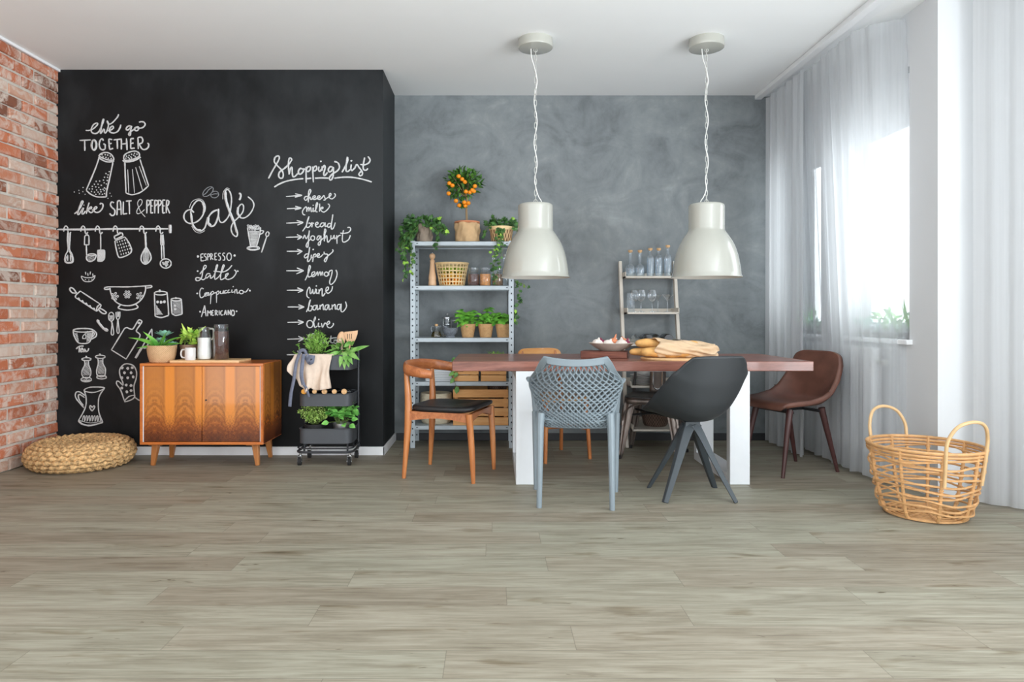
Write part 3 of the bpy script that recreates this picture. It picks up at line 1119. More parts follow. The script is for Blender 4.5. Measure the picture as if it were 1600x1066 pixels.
D.l((1400, 225), (1400, 360), (1440, 360), (1430, 225)).s((1414, 230), (1420, 358), w=2.6).s((1408, 360), (1412, 545)).s((1436, 360), (1445, 535)).e(1465, 605, 72, 62)
for a in range(9):
    D.e(1465 + 40 * math.cos(a * .7) * (.4 + a % 3 * .3), 605 + 34 * math.sin(a * .7) * (.4 + a % 3 * .3), 8, w=1)
D.done('chalk_drawing', 'chalk skimmer, last on the rail')
nd(); D.w = 1.4
D.s((355, 770), (362, 800), (400, 840), (480, 840), (525, 800), (535, 760)).s((355, 770), (420, 792), (500, 787), (535, 760))
D.hatch([(360, 770), (535, 762), (500, 788), (420, 792)], 9, -.2, .7)
D.s((410, 715), (415, 752)).s((440, 730), (444, 768)).s((475, 712), (470, 750)).s((505, 738), (510, 772)).d((410, 815), (455, 822), (495, 812), r=7)
D.done('chalk_drawing', 'chalk steaming bowl')

def nd():
    global D
    D = Draw(100, 430, 7.616, 2.0)
nd()
D.l((195, 190), (430, 345)).s((430, 345), (438, 370), (390, 430)).l((390, 432), (135, 265)).s((135, 265), (145, 235), (195, 190)).s((425, 350), (395, 380), (385, 425))
D.s((150, 215), (100, 210), (70, 175), (80, 150), (115, 165), (150, 215)).s((410, 395), (450, 405), (500, 440), (490, 460), (450, 450), (405, 405))
for i in range(5):
    x, y = 165 + i * 45, 268 + i * 30
    D.l((x, y + 14), (x + 10, y), (x + 24, y + 28), w=1.4)
D.done('chalk_drawing', 'chalk rolling pin')
nd()
D.s((480, 152), (540, 140), (760, 140), (970, 130), (1035, 125), (1040, 145), (980, 155)).s((480, 152), (490, 170), (545, 166))
D.s((545, 150), (560, 220), (600, 300), (670, 350), (760, 365), (850, 345), (930, 280), (968, 190), (970, 135))
D.s((675, 355), (645, 390), (700, 410), (770, 416), (850, 402), (880, 380), (855, 350))
for cx, cy, nn in ((755, 230, 7), (605, 252, 6), (903, 250, 6)):
    D.e(cx, cy, 12, w=1.1)
    for i in range(nn - 1):
        a = 2 * PI * i / (nn - 1)
        D.e(cx + 33 * math.cos(a), cy + 36 * math.sin(a), 11, w=1.1)
D.done('chalk_drawing', 'chalk colander')
nd()
D.s((1075, 220), (1080, 350), (1085, 490)).s((1085, 490), (1160, 505), (1245, 480)).s((1245, 480), (1238, 340), (1225, 200)).e(1150, 215, 76, 22).s((1138, 172), (1138, 205), w=2.6)
D.d((1115, 322), (1157, 322), (1197, 318), r=18).hatch([(1095, 350), (1180, 470), (1100, 475)], 12, .9, .8).hatch([(1090, 470), (1240, 460), (1238, 485), (1160, 502), (1090, 492)], 9, -.2, 1)
D.done('chalk_drawing', 'large chalk storage canister')
nd()
D.s((1275, 300), (1280, 380), (1285, 460)).s((1285, 460), (1330, 480), (1405, 465)).s((1405, 465), (1402, 370), (1395, 285)).e(1335, 292, 60, 17).s((1330, 262), (1330, 285), w=2.2)
D.d((1322, 365), (1325, 405), r=16).hatch([(1290, 320), (1390, 305), (1398, 460), (1300, 465)], 14, .8, .6)
D.done('chalk_drawing', 'small chalk storage canister')
nd(); D.w = 1.5
D.e(500, 650, 26, 14, 30).e(498, 650, 14, 7, 30).s((395, 545), (440, 600), (478, 645), w=3.6).e(405, 545, 14, 10, 40)
D.done('chalk_drawing', 'short chalk teaspoon', 'chalk')
nd(); D.w = 1.5
D.e(563, 495, 33, 52).s((563, 547), (570, 600), (562, 690), (577, 715), (593, 690), (580, 600), (570, 550)).hatch([(535, 480), (590, 480), (580, 530), (548, 530)], 9, .8, .6)
D.done('chalk_drawing', 'long chalk spoon beside the fork')
nd(); D.w = 1.5
D.s((620, 440), (622, 500), (640, 530), (665, 500), (666, 435)).s((636, 435), (638, 500)).s((651, 435), (652, 500)).s((638, 530), (634, 600), (630, 670), (645, 695), (658, 670), (650, 600), (645, 530))
D.done('chalk_drawing', 'chalk fork')
nd()
D.l((720, 635), (565, 890), (740, 1000), (900, 740)).s((900, 740), (905, 715), (890, 692), (862, 670), (872, 640), (925, 560), (905, 535), (880, 545), (825, 635), (790, 642), (750, 625), (720, 635)).e(893, 570, 8)
D.done('chalk_drawing', 'chalk cutting board with handle')
nd()
D.l((1045, 640), (930, 860), (960, 872)).s((960, 872), (985, 850), (1050, 730)).l((1045, 640), (1050, 730)).s((928, 860), (852, 988), w=3.6).hatch([(1040, 660), (1045, 725), (985, 845), (945, 850)], 14, -1.4, .6)
D.done('chalk_drawing', 'chalk cleaver')
nd()
D.s((110, 660), (120, 720), (165, 800), (230, 815), (300, 800), (330, 730), (350, 650)).e(230, 657, 120, 22).s((350, 655), (385, 690), (380, 730), (325, 765)).s((352, 680), (362, 705), (335, 740))
D.s((285, 665), (262, 690), (250, 702), w=1.3).l((225, 725), (250, 700), (262, 725), (258, 757), (220, 755), (225, 725), w=1.4)
D.hatch([(270, 690), (340, 680), (310, 780), (270, 800)], 12, .9, .7).hatch([(125, 690), (160, 690), (180, 790), (165, 795)], 12, .9, .7)
D.s((145, 880), (180, 850), (235, 845)).s((185, 855), (180, 920)).s((190, 900), (220, 885), (215, 870), (195, 890), (205, 915), (232, 902)).s((258, 880), (235, 890), (235, 915), (256, 895), (262, 912), (285, 900), (295, 870))
D.done('chalk_drawing', 'chalk teacup with the word Tea')

def nd():
    global D
    D = Draw(105, 500, 6.271, 1.8)
nd()
D.e(190, 385, 45, 14).s((187, 352), (187, 370), w=2.4).s((168, 400), (172, 440), (145, 500), (150, 550), (190, 575), (225, 550), (232, 500), (210, 440), (210, 400)).e(187, 585, 52, 22)
D.hatch([(175, 410), (205, 410), (228, 500), (222, 545), (160, 545), (152, 500)], 13, .9, .7).hatch([(140, 585), (235, 585), (215, 603), (160, 603)], 7, .3, .9)
D.done('chalk_drawing', 'left chalk pepper mill')
nd()
D.e(325, 362, 48, 16).s((320, 330), (320, 348), w=2.4).s((302, 380), (305, 430), (290, 490), (295, 540), (335, 560), (370, 540), (375, 480), (350, 430), (350, 378)).e(338, 562, 48, 17)
D.hatch([(310, 395), (345, 390), (370, 480), (365, 530), (303, 530), (297, 490)], 13, 1.0, .7)
D.done('chalk_drawing', 'right chalk pepper mill')
nd()
D.s((165, 690), (185, 760), (178, 860), (110, 990)).s((368, 668), (312, 760), (310, 900), (350, 1005)).s((110, 990), (150, 1022), (230, 1035), (350, 1005), w=2.6).s((112, 985), (230, 1010), (345, 990), w=1)
D.s((165, 690), (230, 660), (368, 666), (290, 705), (220, 710), c=True).s((175, 742), (120, 705), (85, 715), (88, 770), (165, 862)).s((172, 762), (125, 732), (110, 745), (122, 790), (160, 840))
D.hatch([(175, 690), (230, 665), (350, 670), (290, 700), (220, 705)], 10, -.3, .9)
D.s((245, 895), (222, 862), (228, 840), (245, 860)).s((245, 860), (262, 842), (270, 858), (245, 895))
for i in range(7):
    x = 148 + i * 26
    D.s((x, 990 + (i % 2) * 2), (x + 12, 945), (x + 22, 945), (x + 20, 995), w=1.3)
D.done('chalk_drawing', 'chalk pitcher with a heart')
nd()
D.s((560, 790), (525, 690), (485, 630), (490, 600), (515, 610), (545, 640), (545, 610), (520, 550), (515, 490), (545, 445), (590, 430), (650, 450), (680, 510), (675, 580), (655, 650), (662, 740))
D.s((562, 798), (605, 752), (660, 740), (650, 770), (600, 795), c=True).s((665, 760), (700, 785), (722, 790)).hatch([(570, 790), (605, 758), (650, 748), (640, 772)], 8, -.5, .8)
D.d((540, 470), (595, 475), (637, 468), (563, 517), (627, 518), (538, 568), (594, 567), (648, 560), (580, 638), (627, 643), (537, 667), (585, 705), (627, 693), r=15)
D.done('chalk_drawing', 'chalk oven mitt with dots')

D = Draw(280, 280, 8.2, 2.6)
D.s((190, 430), (150, 395), (100, 405), (65, 450), (65, 510), (110, 560), (180, 565), (260, 520), (315, 430), (315, 330), (270, 275), (220, 285), (165, 360), (148, 450), (170, 580), (220, 650), (280, 662), (330, 620), (360, 510), w=2.2)
D.s((300, 300), (322, 370), (310, 440), w=3.4).s((152, 440), (172, 575), (222, 645), (280, 655), w=3.2)
D.s((490, 395), (430, 420), (375, 490), (370, 570), (410, 605), (460, 580), (500, 470), (505, 380)).s((372, 490), (372, 560), (410, 598), w=4).s((500, 380), (505, 480), (525, 545), (570, 550), (640, 460), (670, 290), (660, 190), (625, 135), (590, 160), (595, 260), (640, 400), (700, 550), (745, 680), (735, 735), (690, 710), (665, 640), (690, 560), (760, 490), (815, 420), (825, 350), (800, 320), (760, 360), (745, 430), (780, 490), (840, 495), (910, 440), (955, 350), (940, 280), (880, 225), w=2)
D.s((592, 160), (598, 260), (640, 400), (700, 550), (742, 690), w=4).s((755, 360), (750, 440), (785, 488), w=3.4).s((765, 182), (788, 195), (784, 240), (770, 268), w=3)
D.s((130, 370), (165, 290), (235, 255), (300, 270), (338, 350), (330, 420), w=.8).s((160, 600), (205, 670), (270, 690), (330, 660), w=.8).s((560, 260), (565, 170), (610, 115), (650, 130), w=.8)
D.done('chalk_lettering', 'large chalk word Cafe with accent')
D = Draw(280, 280, 8.2, 1.2)
D.e(370, 160, 82, 44, -42).e(455, 198, 52, 42, -15)
D.s((310, 205), (350, 175), (375, 140), (425, 105)).s((410, 205), (450, 190), (500, 190))
D.hatch([(310, 190), (370, 110), (430, 110), (400, 180), (340, 215)], 16, -.8, .7).hatch([(410, 190), (450, 160), (500, 180), (480, 230), (430, 230)], 16, -.4, .7)
D.done('chalk_drawing', 'two chalk coffee beans', 'chalk_thin')
D = Draw(280, 280, 8.2, 1.7)
D.s((875, 620), (890, 720), (915, 860)).s((1045, 620), (1025, 740), (990, 865)).e(950, 885, 80, 24, w=2).e(950, 885, 60, 14, w=1).s((1040, 660), (1080, 665), (1070, 690), (1035, 710))
for i in range(16):
    x, y = 885 + (i * 47) % 155, 595 + (i * 29) % 55
    D.e(x, y, 13, 9, i * 40, w=1)
D.hatch([(890, 660), (1030, 660), (990, 865), (920, 860)], 9, .04, .8)
D.s((1122, 735), (1055, 940), w=2).e(1130, 705, 20, 30, 15)
D.done('chalk_drawing', 'chalk latte glass and long spoon')

D = Draw(295, 385, 8.88, 1.55)
D.d((128, 140), (638, 128), r=17)
D.l((205, 103), (165, 110), (170, 205), (212, 200)).l((168, 155), (200, 150)).s((245, 110), (225, 105), (215, 130), (240, 155), (240, 190), (215, 195)).l((260, 105), (262, 195)).s((260, 105), (285, 110), (285, 140), (262, 150)).l((300, 100), (305, 190)).s((300, 100), (325, 110), (320, 140), (303, 148)).l((303, 148), (340, 185))
D.l((390, 95), (360, 98), (362, 190), (392, 185)).l((362, 143), (385, 140)).s((445, 100), (420, 98), (412, 125), (438, 150), (435, 190), (410, 190)).s((505, 98), (480, 95), (472, 120), (498, 150), (495, 190), (470, 190)).e(560, 145, 32, 52)
D.done('chalk_lettering', 'chalk word ESPRESSO')
D = Draw(295, 385, 8.88, 1.7)
D.s((155, 385), (190, 340), (235, 300), (240, 270), (215, 270), (195, 340), (180, 430), (140, 475), (100, 470), (105, 435), (150, 440), (200, 465), (240, 430))
D.s((300, 385), (260, 380), (235, 420), (250, 440), (300, 400), (300, 440), (330, 430), (360, 380), (400, 270), (385, 265), (365, 360), (360, 450), (385, 450), (440, 390), (490, 275), (475, 265), (450, 350), (440, 450), (465, 460), (510, 430), (540, 395), (545, 375), (515, 390), (510, 440), (545, 460), (610, 435), (655, 375), (650, 340), (630, 330))
D.s((345, 345), (400, 350), (480, 355), (550, 320), (600, 262)).d((125, 345), (681, 346), r=13)
D.done('chalk_lettering', 'chalk word Latte')
D = Draw(295, 385, 8.88, 1.5)
D.s((205, 595), (180, 580), (155, 620), (155, 690), (180, 715), (235, 670), (265, 640)).s((265, 640), (225, 655), (225, 690), (260, 680), (275, 640), (275, 685), (305, 650)).l((310, 630), (300, 800)).s((310, 640), (335, 625), (345, 650), (315, 675)).l((385, 630), (385, 785)).s((345, 650), (385, 640), (410, 620), (420, 650), (390, 672))
D.s((440, 620), (440, 655), (470, 650), (480, 615), (485, 655), (500, 640)).s((530, 610), (500, 620), (505, 650), (545, 635)).s((565, 605), (545, 615), (545, 645), (580, 635)).s((600, 600), (598, 640), (630, 630)).d((617, 560), r=9).s((640, 600), (638, 655)).s((640, 615), (665, 600), (672, 650), (700, 640)).e(730, 635, 28, 25).s((748, 622), (790, 635), (830, 585)).d((118, 655), (848, 615), r=13)
D.done('chalk_lettering', 'chalk word Cappuccino')
D = Draw(295, 385, 8.88, 1.7)
D.l((175, 980), (220, 820), (240, 970)).l((190, 922), (238, 912)).l((262, 970), (262, 890), (285, 930), (305, 890), (308, 960)).l((348, 890), (322, 892), (322, 960), (352, 955)).l((322, 925), (342, 922)).l((370, 960), (368, 888)).s((368, 888), (395, 900), (385, 925), (370, 928)).l((372, 928), (405, 960)).l((422, 888), (422, 955))
D.s((470, 895), (450, 900), (442, 930), (455, 955), (475, 950)).l((490, 955), (510, 885), (525, 955)).l((497, 930), (520, 928)).l((545, 955), (545, 885), (580, 955), (580, 880)).e(612, 925, 22, 38).d((158, 908), (665, 900), r=13)
D.done('chalk_lettering', 'chalk word AMERICANO')

D = Draw(410, 230, 8.889, 2.4)
D.s((85, 435), (140, 330), (215, 200), (235, 145), (215, 122), (175, 145), (165, 200), (200, 250), (260, 310), (290, 370), (280, 425), (245, 430), (225, 395), (240, 345), (300, 300), (360, 245), (405, 180), (395, 155), (370, 165), (362, 250), (370, 380))
D.s((370, 380), (385, 310), (410, 280), (415, 350), (425, 410), (460, 400), (510, 340)).s((560, 310), (530, 295), (500, 330), (505, 370), (540, 370), (570, 330), (565, 305), (600, 310))
D.l((605, 275), (608, 495)).s((608, 330), (625, 280), (660, 270), (665, 310), (635, 340), (612, 330)).l((695, 270), (708, 490)).s((700, 330), (715, 280), (745, 265), (755, 300), (730, 330), (705, 325))
D.s((785, 270), (780, 320), (800, 335), (825, 300)).d((813, 198), r=13).s((830, 265), (825, 330)).s((828, 300), (860, 255), (870, 290), (850, 370), (865, 395), (905, 350))
D.s((980, 285), (945, 270), (915, 310), (930, 345), (965, 325), (985, 280), (985, 380), (965, 445), (940, 455), (930, 425), (970, 375), (1040, 330), (1070, 280), (1050, 220), (1000, 200))
D.s((1105, 350), (1150, 270), (1185, 190), (1180, 140), (1170, 200), (1160, 320), (1185, 340), (1220, 310)).s((1235, 240), (1228, 300), (1245, 325), (1280, 290)).s((1225, 195), (1248, 185), w=2.6)
D.s((1280, 300), (1310, 240), (1340, 280), (1385, 340), (1385, 385), (1355, 398), (1340, 370), (1380, 330)).s((1420, 145), (1400, 250), (1405, 310), (1440, 320), (1465, 295)).s((1360, 240), (1420, 245), (1475, 220), (1495, 175), (1465, 130))
D.s((165, 555), (230, 515), (330, 475), (450, 450), (570, 438)).s((610, 440), (680, 432)).s((730, 432), (820, 428), (930, 432)).s((1000, 432), (1100, 420), (1220, 418), (1340, 435), (1440, 460), (1520, 485))
D.done('chalk_lettering', 'chalk heading Shopping list, underlined')


def arrow(a, b, h0, h1):
    D.s(a, b, w=1.9).l(h0, b, h1, w=1.9)


def nd():
    global D
    D = Draw(440, 290, 8.883, 1.75)
nd(); arrow((62, 153), (285, 137), (190, 115), (185, 162))
D.s((365, 150), (330, 155), (315, 185), (340, 205), (375, 150), (405, 80), (395, 55), (375, 90), (370, 235)).s((372, 190), (395, 160), (405, 195), (425, 185), (465, 165), (465, 145), (440, 150), (430, 180), (455, 195), (490, 180), (530, 165), (530, 145), (505, 150), (497, 180), (525, 195), (560, 170), (585, 140), (600, 170), (605, 200), (580, 200)).s((605, 190), (680, 140), (680, 110), (660, 125), (665, 170), (700, 185), (740, 155), (745, 125), (730, 110))
D.done('chalk_lettering', 'chalk arrow and word cheese')
nd(); arrow((75, 323), (275, 312), (190, 288), (185, 338))
D.s((330, 410), (300, 400), (290, 360), (320, 310), (345, 300), (350, 365)).s((350, 340), (375, 305), (380, 360)).s((380, 340), (405, 305), (410, 360), (430, 350), (440, 310), (440, 360), (470, 340), (500, 260), (490, 240), (475, 290), (475, 360), (500, 365)).d((440, 275), r=9).s((530, 250), (525, 365)).s((528, 320), (570, 300), (570, 320), (535, 330), (580, 370), (630, 340), (665, 290), (655, 260), (640, 260))
D.done('chalk_lettering', 'chalk arrow and word milk')
nd(); arrow((65, 522), (300, 513), (210, 485), (220, 550))
D.s((290, 635), (340, 560), (375, 450), (380, 432), (360, 480), (345, 570), (375, 580), (405, 545), (390, 520), (375, 530)).s((405, 545), (420, 515), (425, 530), (420, 580)).s((425, 530), (450, 520)).s((465, 555), (505, 530), (495, 510), (470, 530), (475, 565), (505, 580), (535, 560)).s((595, 525), (560, 520), (535, 555), (555, 575), (590, 545), (605, 515), (605, 570), (630, 560)).s((685, 530), (650, 530), (635, 565), (660, 580), (690, 530), (712, 400), (695, 510), (690, 600), (720, 590), (745, 515))
D.done('chalk_lettering', 'chalk arrow and word bread')
nd(); arrow((62, 720), (285, 713), (215, 682), (220, 750))
D.s((295, 740), (320, 690), (330, 720), (345, 735), (375, 680), (385, 625), (375, 740), (365, 850), (345, 850), (345, 815), (385, 760), (410, 740)).e(432, 730, 28, 32).s((545, 705), (510, 700), (490, 740), (510, 755), (545, 700), (540, 800), (520, 830), (510, 800), (590, 720)).s((590, 770), (600, 680), (615, 625), (600, 605), (590, 680), (595, 775)).s((597, 740), (625, 695), (635, 770), (650, 785), (685, 740)).s((685, 690), (685, 735), (710, 735), (730, 690), (735, 740), (760, 720)).s((765, 690), (770, 810)).s((770, 730), (790, 700), (820, 690)).s((860, 620), (845, 690), (845, 770), (875, 785), (930, 750), (955, 690)).s((815, 660), (860, 665), (930, 650), (960, 605), (940, 580), (915, 585))
D.done('chalk_lettering', 'chalk arrow and word yoghurt')
nd(); arrow((72, 913), (288, 912), (215, 885), (218, 955))
D.s((370, 950), (335, 955), (315, 990), (340, 1005), (375, 950), (390, 855), (375, 950), (360, 1040), (375, 1055), (410, 1010)).s((415, 960), (410, 1005), (440, 990)).d((440, 888), r=12).s((445, 950), (430, 1062)).s((440, 975), (465, 950), (480, 975), (455, 995)).s((490, 985), (525, 965), (515, 945), (490, 965), (500, 995), (540, 990), (580, 950)).s((590, 920), (595, 950), (640, 960), (625, 1030), (605, 1060), (595, 1030), (640, 980), (700, 930), (715, 905), (705, 888))
D.done('chalk_lettering', 'chalk arrow and word dipes')


def nd():
    global D
    D = Draw(440, 400, 6.663, 1.75)
nd(); arrow((50, 155), (230, 155), (160, 125), (155, 187))
D.s((245, 255), (275, 190), (300, 120), (290, 100), (278, 150), (278, 215), (300, 215), (345, 185), (340, 165), (315, 180), (320, 215), (350, 205), (375, 165), (378, 205), (400, 165), (408, 205), (425, 165), (430, 205)).e(465, 190, 20, 22).s((490, 205), (495, 165), (525, 150), (520, 200), (500, 270), (515, 298), (555, 260), (578, 190), (565, 145))
D.done('chalk_lettering', 'chalk arrow and word lemon')
nd(); arrow((55, 358), (225, 358), (165, 333), (170, 382))
D.s((290, 440), (265, 420), (265, 370), (285, 328), (296, 340), (296, 380), (304, 394), (316, 376), (324, 350), (326, 380), (336, 394), (350, 372), (356, 340)).s((365, 345), (362, 390), (385, 385)).d((363, 313), r=8).s((390, 345), (390, 400)).s((392, 370), (420, 340), (425, 420), (455, 385)).s((455, 375), (485, 350), (485, 325), (465, 335), (462, 370), (485, 390), (520, 360), (530, 315))
D.done('chalk_lettering', 'chalk arrow and word wine')
nd(); arrow((65, 532), (235, 532), (175, 508), (175, 555))
D.s((258, 585), (285, 520), (300, 455), (285, 500), (280, 565), (305, 570), (320, 530), (300, 520)).s((365, 515), (335, 520), (325, 555), (350, 560), (370, 510), (372, 560), (400, 540)).s((400, 510), (402, 560)).s((404, 530), (430, 505), (435, 560), (455, 545)).s((490, 510), (460, 515), (450, 550), (470, 560), (492, 510), (495, 560), (520, 545)).s((525, 505), (527, 560)).s((528, 530), (555, 505), (560, 555), (578, 545)).s((615, 505), (585, 510), (578, 550), (600, 555), (620, 500), (618, 570), (640, 580), (675, 530), (665, 475))
D.done('chalk_lettering', 'chalk arrow and word banana')
nd(); arrow((62, 692), (230, 690), (170, 668), (172, 715))
D.e(295, 710, 33, 38).s((325, 700), (350, 660), (350, 635), (335, 680), (345, 745), (370, 730)).s((385, 695), (382, 735), (405, 735)).d((388, 662), r=8).s((415, 700), (425, 745), (450, 700), (465, 710)).s((470, 720), (500, 700), (490, 680), (470, 710), (485, 745), (515, 745), (540, 715), (535, 700))
D.done('chalk_lettering', 'chalk arrow and word olive')
nd(); arrow((60, 868), (230, 863), (175, 838), (175, 893))
D.s((250, 868), (310, 855)).s((290, 815), (278, 850), (280, 885), (300, 880)).e(330, 832, 18, 22).s((390, 880), (385, 925)).s((388, 895), (410, 870), (415, 910), (405, 940), (440, 900)).s((470, 880), (435, 885), (430, 915), (465, 890), (472, 912), (500, 885)).s((515, 830), (512, 900), (540, 905)).s((498, 862), (575, 850)).e(562, 895, 18, 18)
D.done('chalk_lettering', 'chalk arrow and word tomato')
nd(); arrow((55, 1030), (215, 1025), (165, 990), (160, 1060))
D.done('chalk_drawing', 'lowest chalk arrow of the shopping list')

# ================================================================ CURTAINS, RADIATOR
def curtain(name, label, path, z0, z1, mat, nf, amp, seed, group=None, slope=(0, 0), amp_top=.5, hem=.0):
    """hanging cloth along a floor path; folds deepen towards the hem"""
    rr = random.Random(seed)
    path = cat([(x, y, 0) for x, y in path], 24)
    L = [0]
    for a, b in zip(path, path[1:]):
        L.append(L[-1] + (b - a).length)
    ph = [rr.uniform(-.9, .9) for _ in range(nf + 2)]

    def at(u):
        s = u * L[-1]
        for i in range(len(L) - 1):
            if s <= L[i + 1] + 1e-9:
                t = (s - L[i]) / max(1e-9, L[i + 1] - L[i])
                p = path[i].lerp(path[i + 1], t)
                d = (path[i + 1] - path[i]).normalized()
                return p, Vector((-d.y, d.x, 0))
        return path[-1], Vector((1, 0, 0))

    def fn(u, v):
        p, n = at(u)
        k = u * nf
        i = int(k)
        phase = lerp(ph[i], ph[i + 1], k - i)
        w = 1 - v                                   # 0 top .. 1 bottom  (v=0 is hem)
        a = amp * lerp(amp_top, 1.0, w)
        off = a * (math.sin(2 * PI * k + phase * (.6 + .6 * w)) + .35 * math.sin(4.7 * PI * k + 2 * phase + w))
        q = p + n * off + Vector((slope[0], slope[1], 0)) * min(1, w * 1.4)
        z = lerp(z0, z1, v) + (hem * math.sin(2 * PI * k * .5 + phase) * (w ** 8))
        return (q.x, q.y, z)
    m = MB(); m.grid(fn, nf * 12 + 1, 26)
    o = m.build(name, mat, None, angle=None)
    tag(o, label, 'curtain', group)
    return o


curtain('gathered_curtain', 'dense pale grey curtain gathered in the corner beside the plaster wall', [(2.235, 5.57), (2.24, 5.38), (2.240, 5.14), (2.236, 4.90)], .012, H - .04, 'sheer_dense', 5, .026, 4)
curtain('sheer_curtain', 'long see-through white curtain in front of the radiator and windows', [(2.282, 5.22), (2.268, 4.75), (2.255, 4.48), (2.265, 4.25), (2.35, 4.14), (2.47, 4.082)], .02, H - .04, 'sheer', 9, .017, 9, slope=(.085, 0), hem=.008)
curtain('white_drape', 'white floor-length drape at the right edge, behind the rattan basket', [(2.63, 3.74), (2.74, 3.63), (2.90, 3.49), (3.08, 3.40)], .012, H - .03, 'linen_white', 5, .009, 15)

t = thing('radiator', 'white panel radiator under the windows, behind the sheer curtain', 'radiator', (2.42, 4.92, 0))
m = MB()
m.box((0, 0, .48), (.05, 1.24, .66))
for i in range(30):
    m.box((-.026, -.6 + i * .0414, .48), (.008, .022, .58))
m.build('panel', 'radiator', t, bevel=.004)
m = MB()
for i in range(40):
    m.box((0, -.6 + i * .0308, .818), (.05, .006, .012))
m.box((-.026, 0, .815), (.006, 1.24, .022)); m.box((.026, 0, .815), (.006, 1.24, .022))
m.build('top_grille', 'radiator', t)
m = MB()
m.cyl((0, -.62, .74), (0, -.665, .74), .013); m.lathe([(0, 0), (.02, 0), (.022, .03), (.018, .055), (0, .058)], 16)
for i in range(len(m.v) - 16 * 3 - 2, len(m.v)):
    x, y, z = m.v[i]
    m.v[i] = (x, -.665 - z, .74 + y)
m.build('thermostat_valve', 'lamp_white', t)
m = MB(); m.tube(cat([(0, -.62, .2), (0, -.66, .2), (0, -.66, .1), (0, -.66, .0)], 5), .01); m.tube([(0, -.655, .74), (0, -.655, .2)], .008); m.build('pipe', 'radiator', t)
for y in (-.4, .4):
    m = MB(); m.box((.046, y, .5), (.042, .04, .3)); m.build('wall_bracket', 'radiator', t)

# ================================================================ PENDANT LAMPS
def pendant(x, y, label, side):
    t = thing('pendant_lamp', label, 'lamp', (x, y, 0), group='white dome pendant lamps over the dining table')
    m = MB(); m.lathe([(0, H), (.112, H), (.116, H - .045), (.112, H - .058), (.100, H - .062), (0, H - .062)], 40)
    m.build('ceiling_canopy', 'lamp_white', t, angle=30)
    # shade: straight neck, rolled step, bell with flared lip
    prof = [(.0, 1.763), (.095, 1.763), (.108, 1.760), (.1145, 1.752), (.1155, 1.74), (.1155, 1.60), (.117, 1.588), (.122, 1.580),
            (.139, 1.556), (.159, 1.524), (.178, 1.487), (.192, 1.448), (.203, 1.405), (.211, 1.36), (.2165, 1.315), (.219, 1.293), (.227, 1.283), (.2275, 1.279)]
    m = MB(); m.lathe(prof, 56)
    sh = m.build('lamp_shade', ['lamp_white', 'lamp_inner'], t, angle=50)
    inner = [(.2265, 1.279), (.217, 1.290), (.2135, 1.315), (.208, 1.36), (.2, 1.405), (.189, 1.448), (.175, 1.487), (.156, 1.524), (.136, 1.555), (.118, 1.58), (.112, 1.60), (.112, 1.74), (0, 1.755)]
    m = MB(); m.lathe(inner, 56); m.build('inner_shade', 'lamp_inner', t, angle=50)
    m = MB(); m.cyl((0, 0, 1.752), (0, 0, 1.66), .022); m.build('lamp_socket', 'lamp_white', t)
    m = MB(); m.lathe([(0, 1.505), (.02, 1.507), (.04, 1.53), (.046, 1.56), (.04, 1.59), (.022, 1.63), (.014, 1.66), (0, 1.66)], 20); m.build('light_bulb', 'bulb', t)
    m = MB()
    z, k = H - .064, 0
    m.tube([(.012 * math.cos(a), 0, H - .07 + .012 * math.sin(a)) for a in [i * PI / 5 for i in range(10)]], .0022, 5, True)
    while z > 1.80:
        l = .041
        pts = []
        for i in range(12):
            a = 2 * PI * i / 12
            w, hh = .0075 * math.cos(a), (l / 2 + .003) * math.sin(a)
            pts.append((w if k % 2 else 0, 0 if k % 2 else w, z - l / 2 + hh))
        m.tube(pts, .0018, 5, True)
        z -= l - .004; k += 1
    m.tube([(.012 * math.cos(a), 0, 1.772 + .022 * math.sin(a)) for a in [i * PI / 7 for i in range(14)]], .0024, 6, True)
    m.tube([(0, 0, z + .01), (0, 0, 1.763)], .002, 5)
    m.build('chain', 'chain', t)
    pts = [(-.03, 0, H - .06), (-.026, -.004, H - .12), (-.004, -.01, H - .2)]
    for i in range(15):
        zz = H - .27 - i * .046
        a = i * 1.05
        pts.append((.010 * math.cos(a), .010 * math.sin(a) - .004, zz))
    pts += [(.004 * side, -.008, 1.86), (.020 * side, -.006, 1.81), (.036 * side, -.004, 1.785), (.042 * side, -.002, 1.76)]
    m = MB(); m.tube(cat(pts, 5), .0032, 7); m.build('cord', 'cord', t)


pendant(.281, 4.49, 'left white dome pendant lamp, hanging in front of the metal shelf unit', 1)
pendant(1.405, 4.49, 'right white dome pendant lamp, hanging in front of the ladder shelf and window side', -1)

# ================================================================ DINING TABLE
t = thing('dining_table', 'long dining table with reddish plank top on white steel frame legs', 'table', (.852, 4.575, 0))
m = MB(); m.box((0, 0, .72), (2.2, .85, .06)); m.build('tabletop', 'table_wood', t, bevel=.004)
for sx in (-1, 1):
    x = sx * .6505
    m = MB()
    m.box((x, -.395, .345), (.122, .06, .69)); m.box((x, .29, .345), (.122, .06, .69))
    m.box((x, -.05, .03), (.122, .63, .06)); m.box((x, -.05, .66), (.122, .63, .06))
    m.build('leg_frame', 'table_white', t, bevel=.003)
m = MB(); m.box((0, -.05, .675), (1.18, .06, .03)); m.build('crossbar', 'table_white', t)

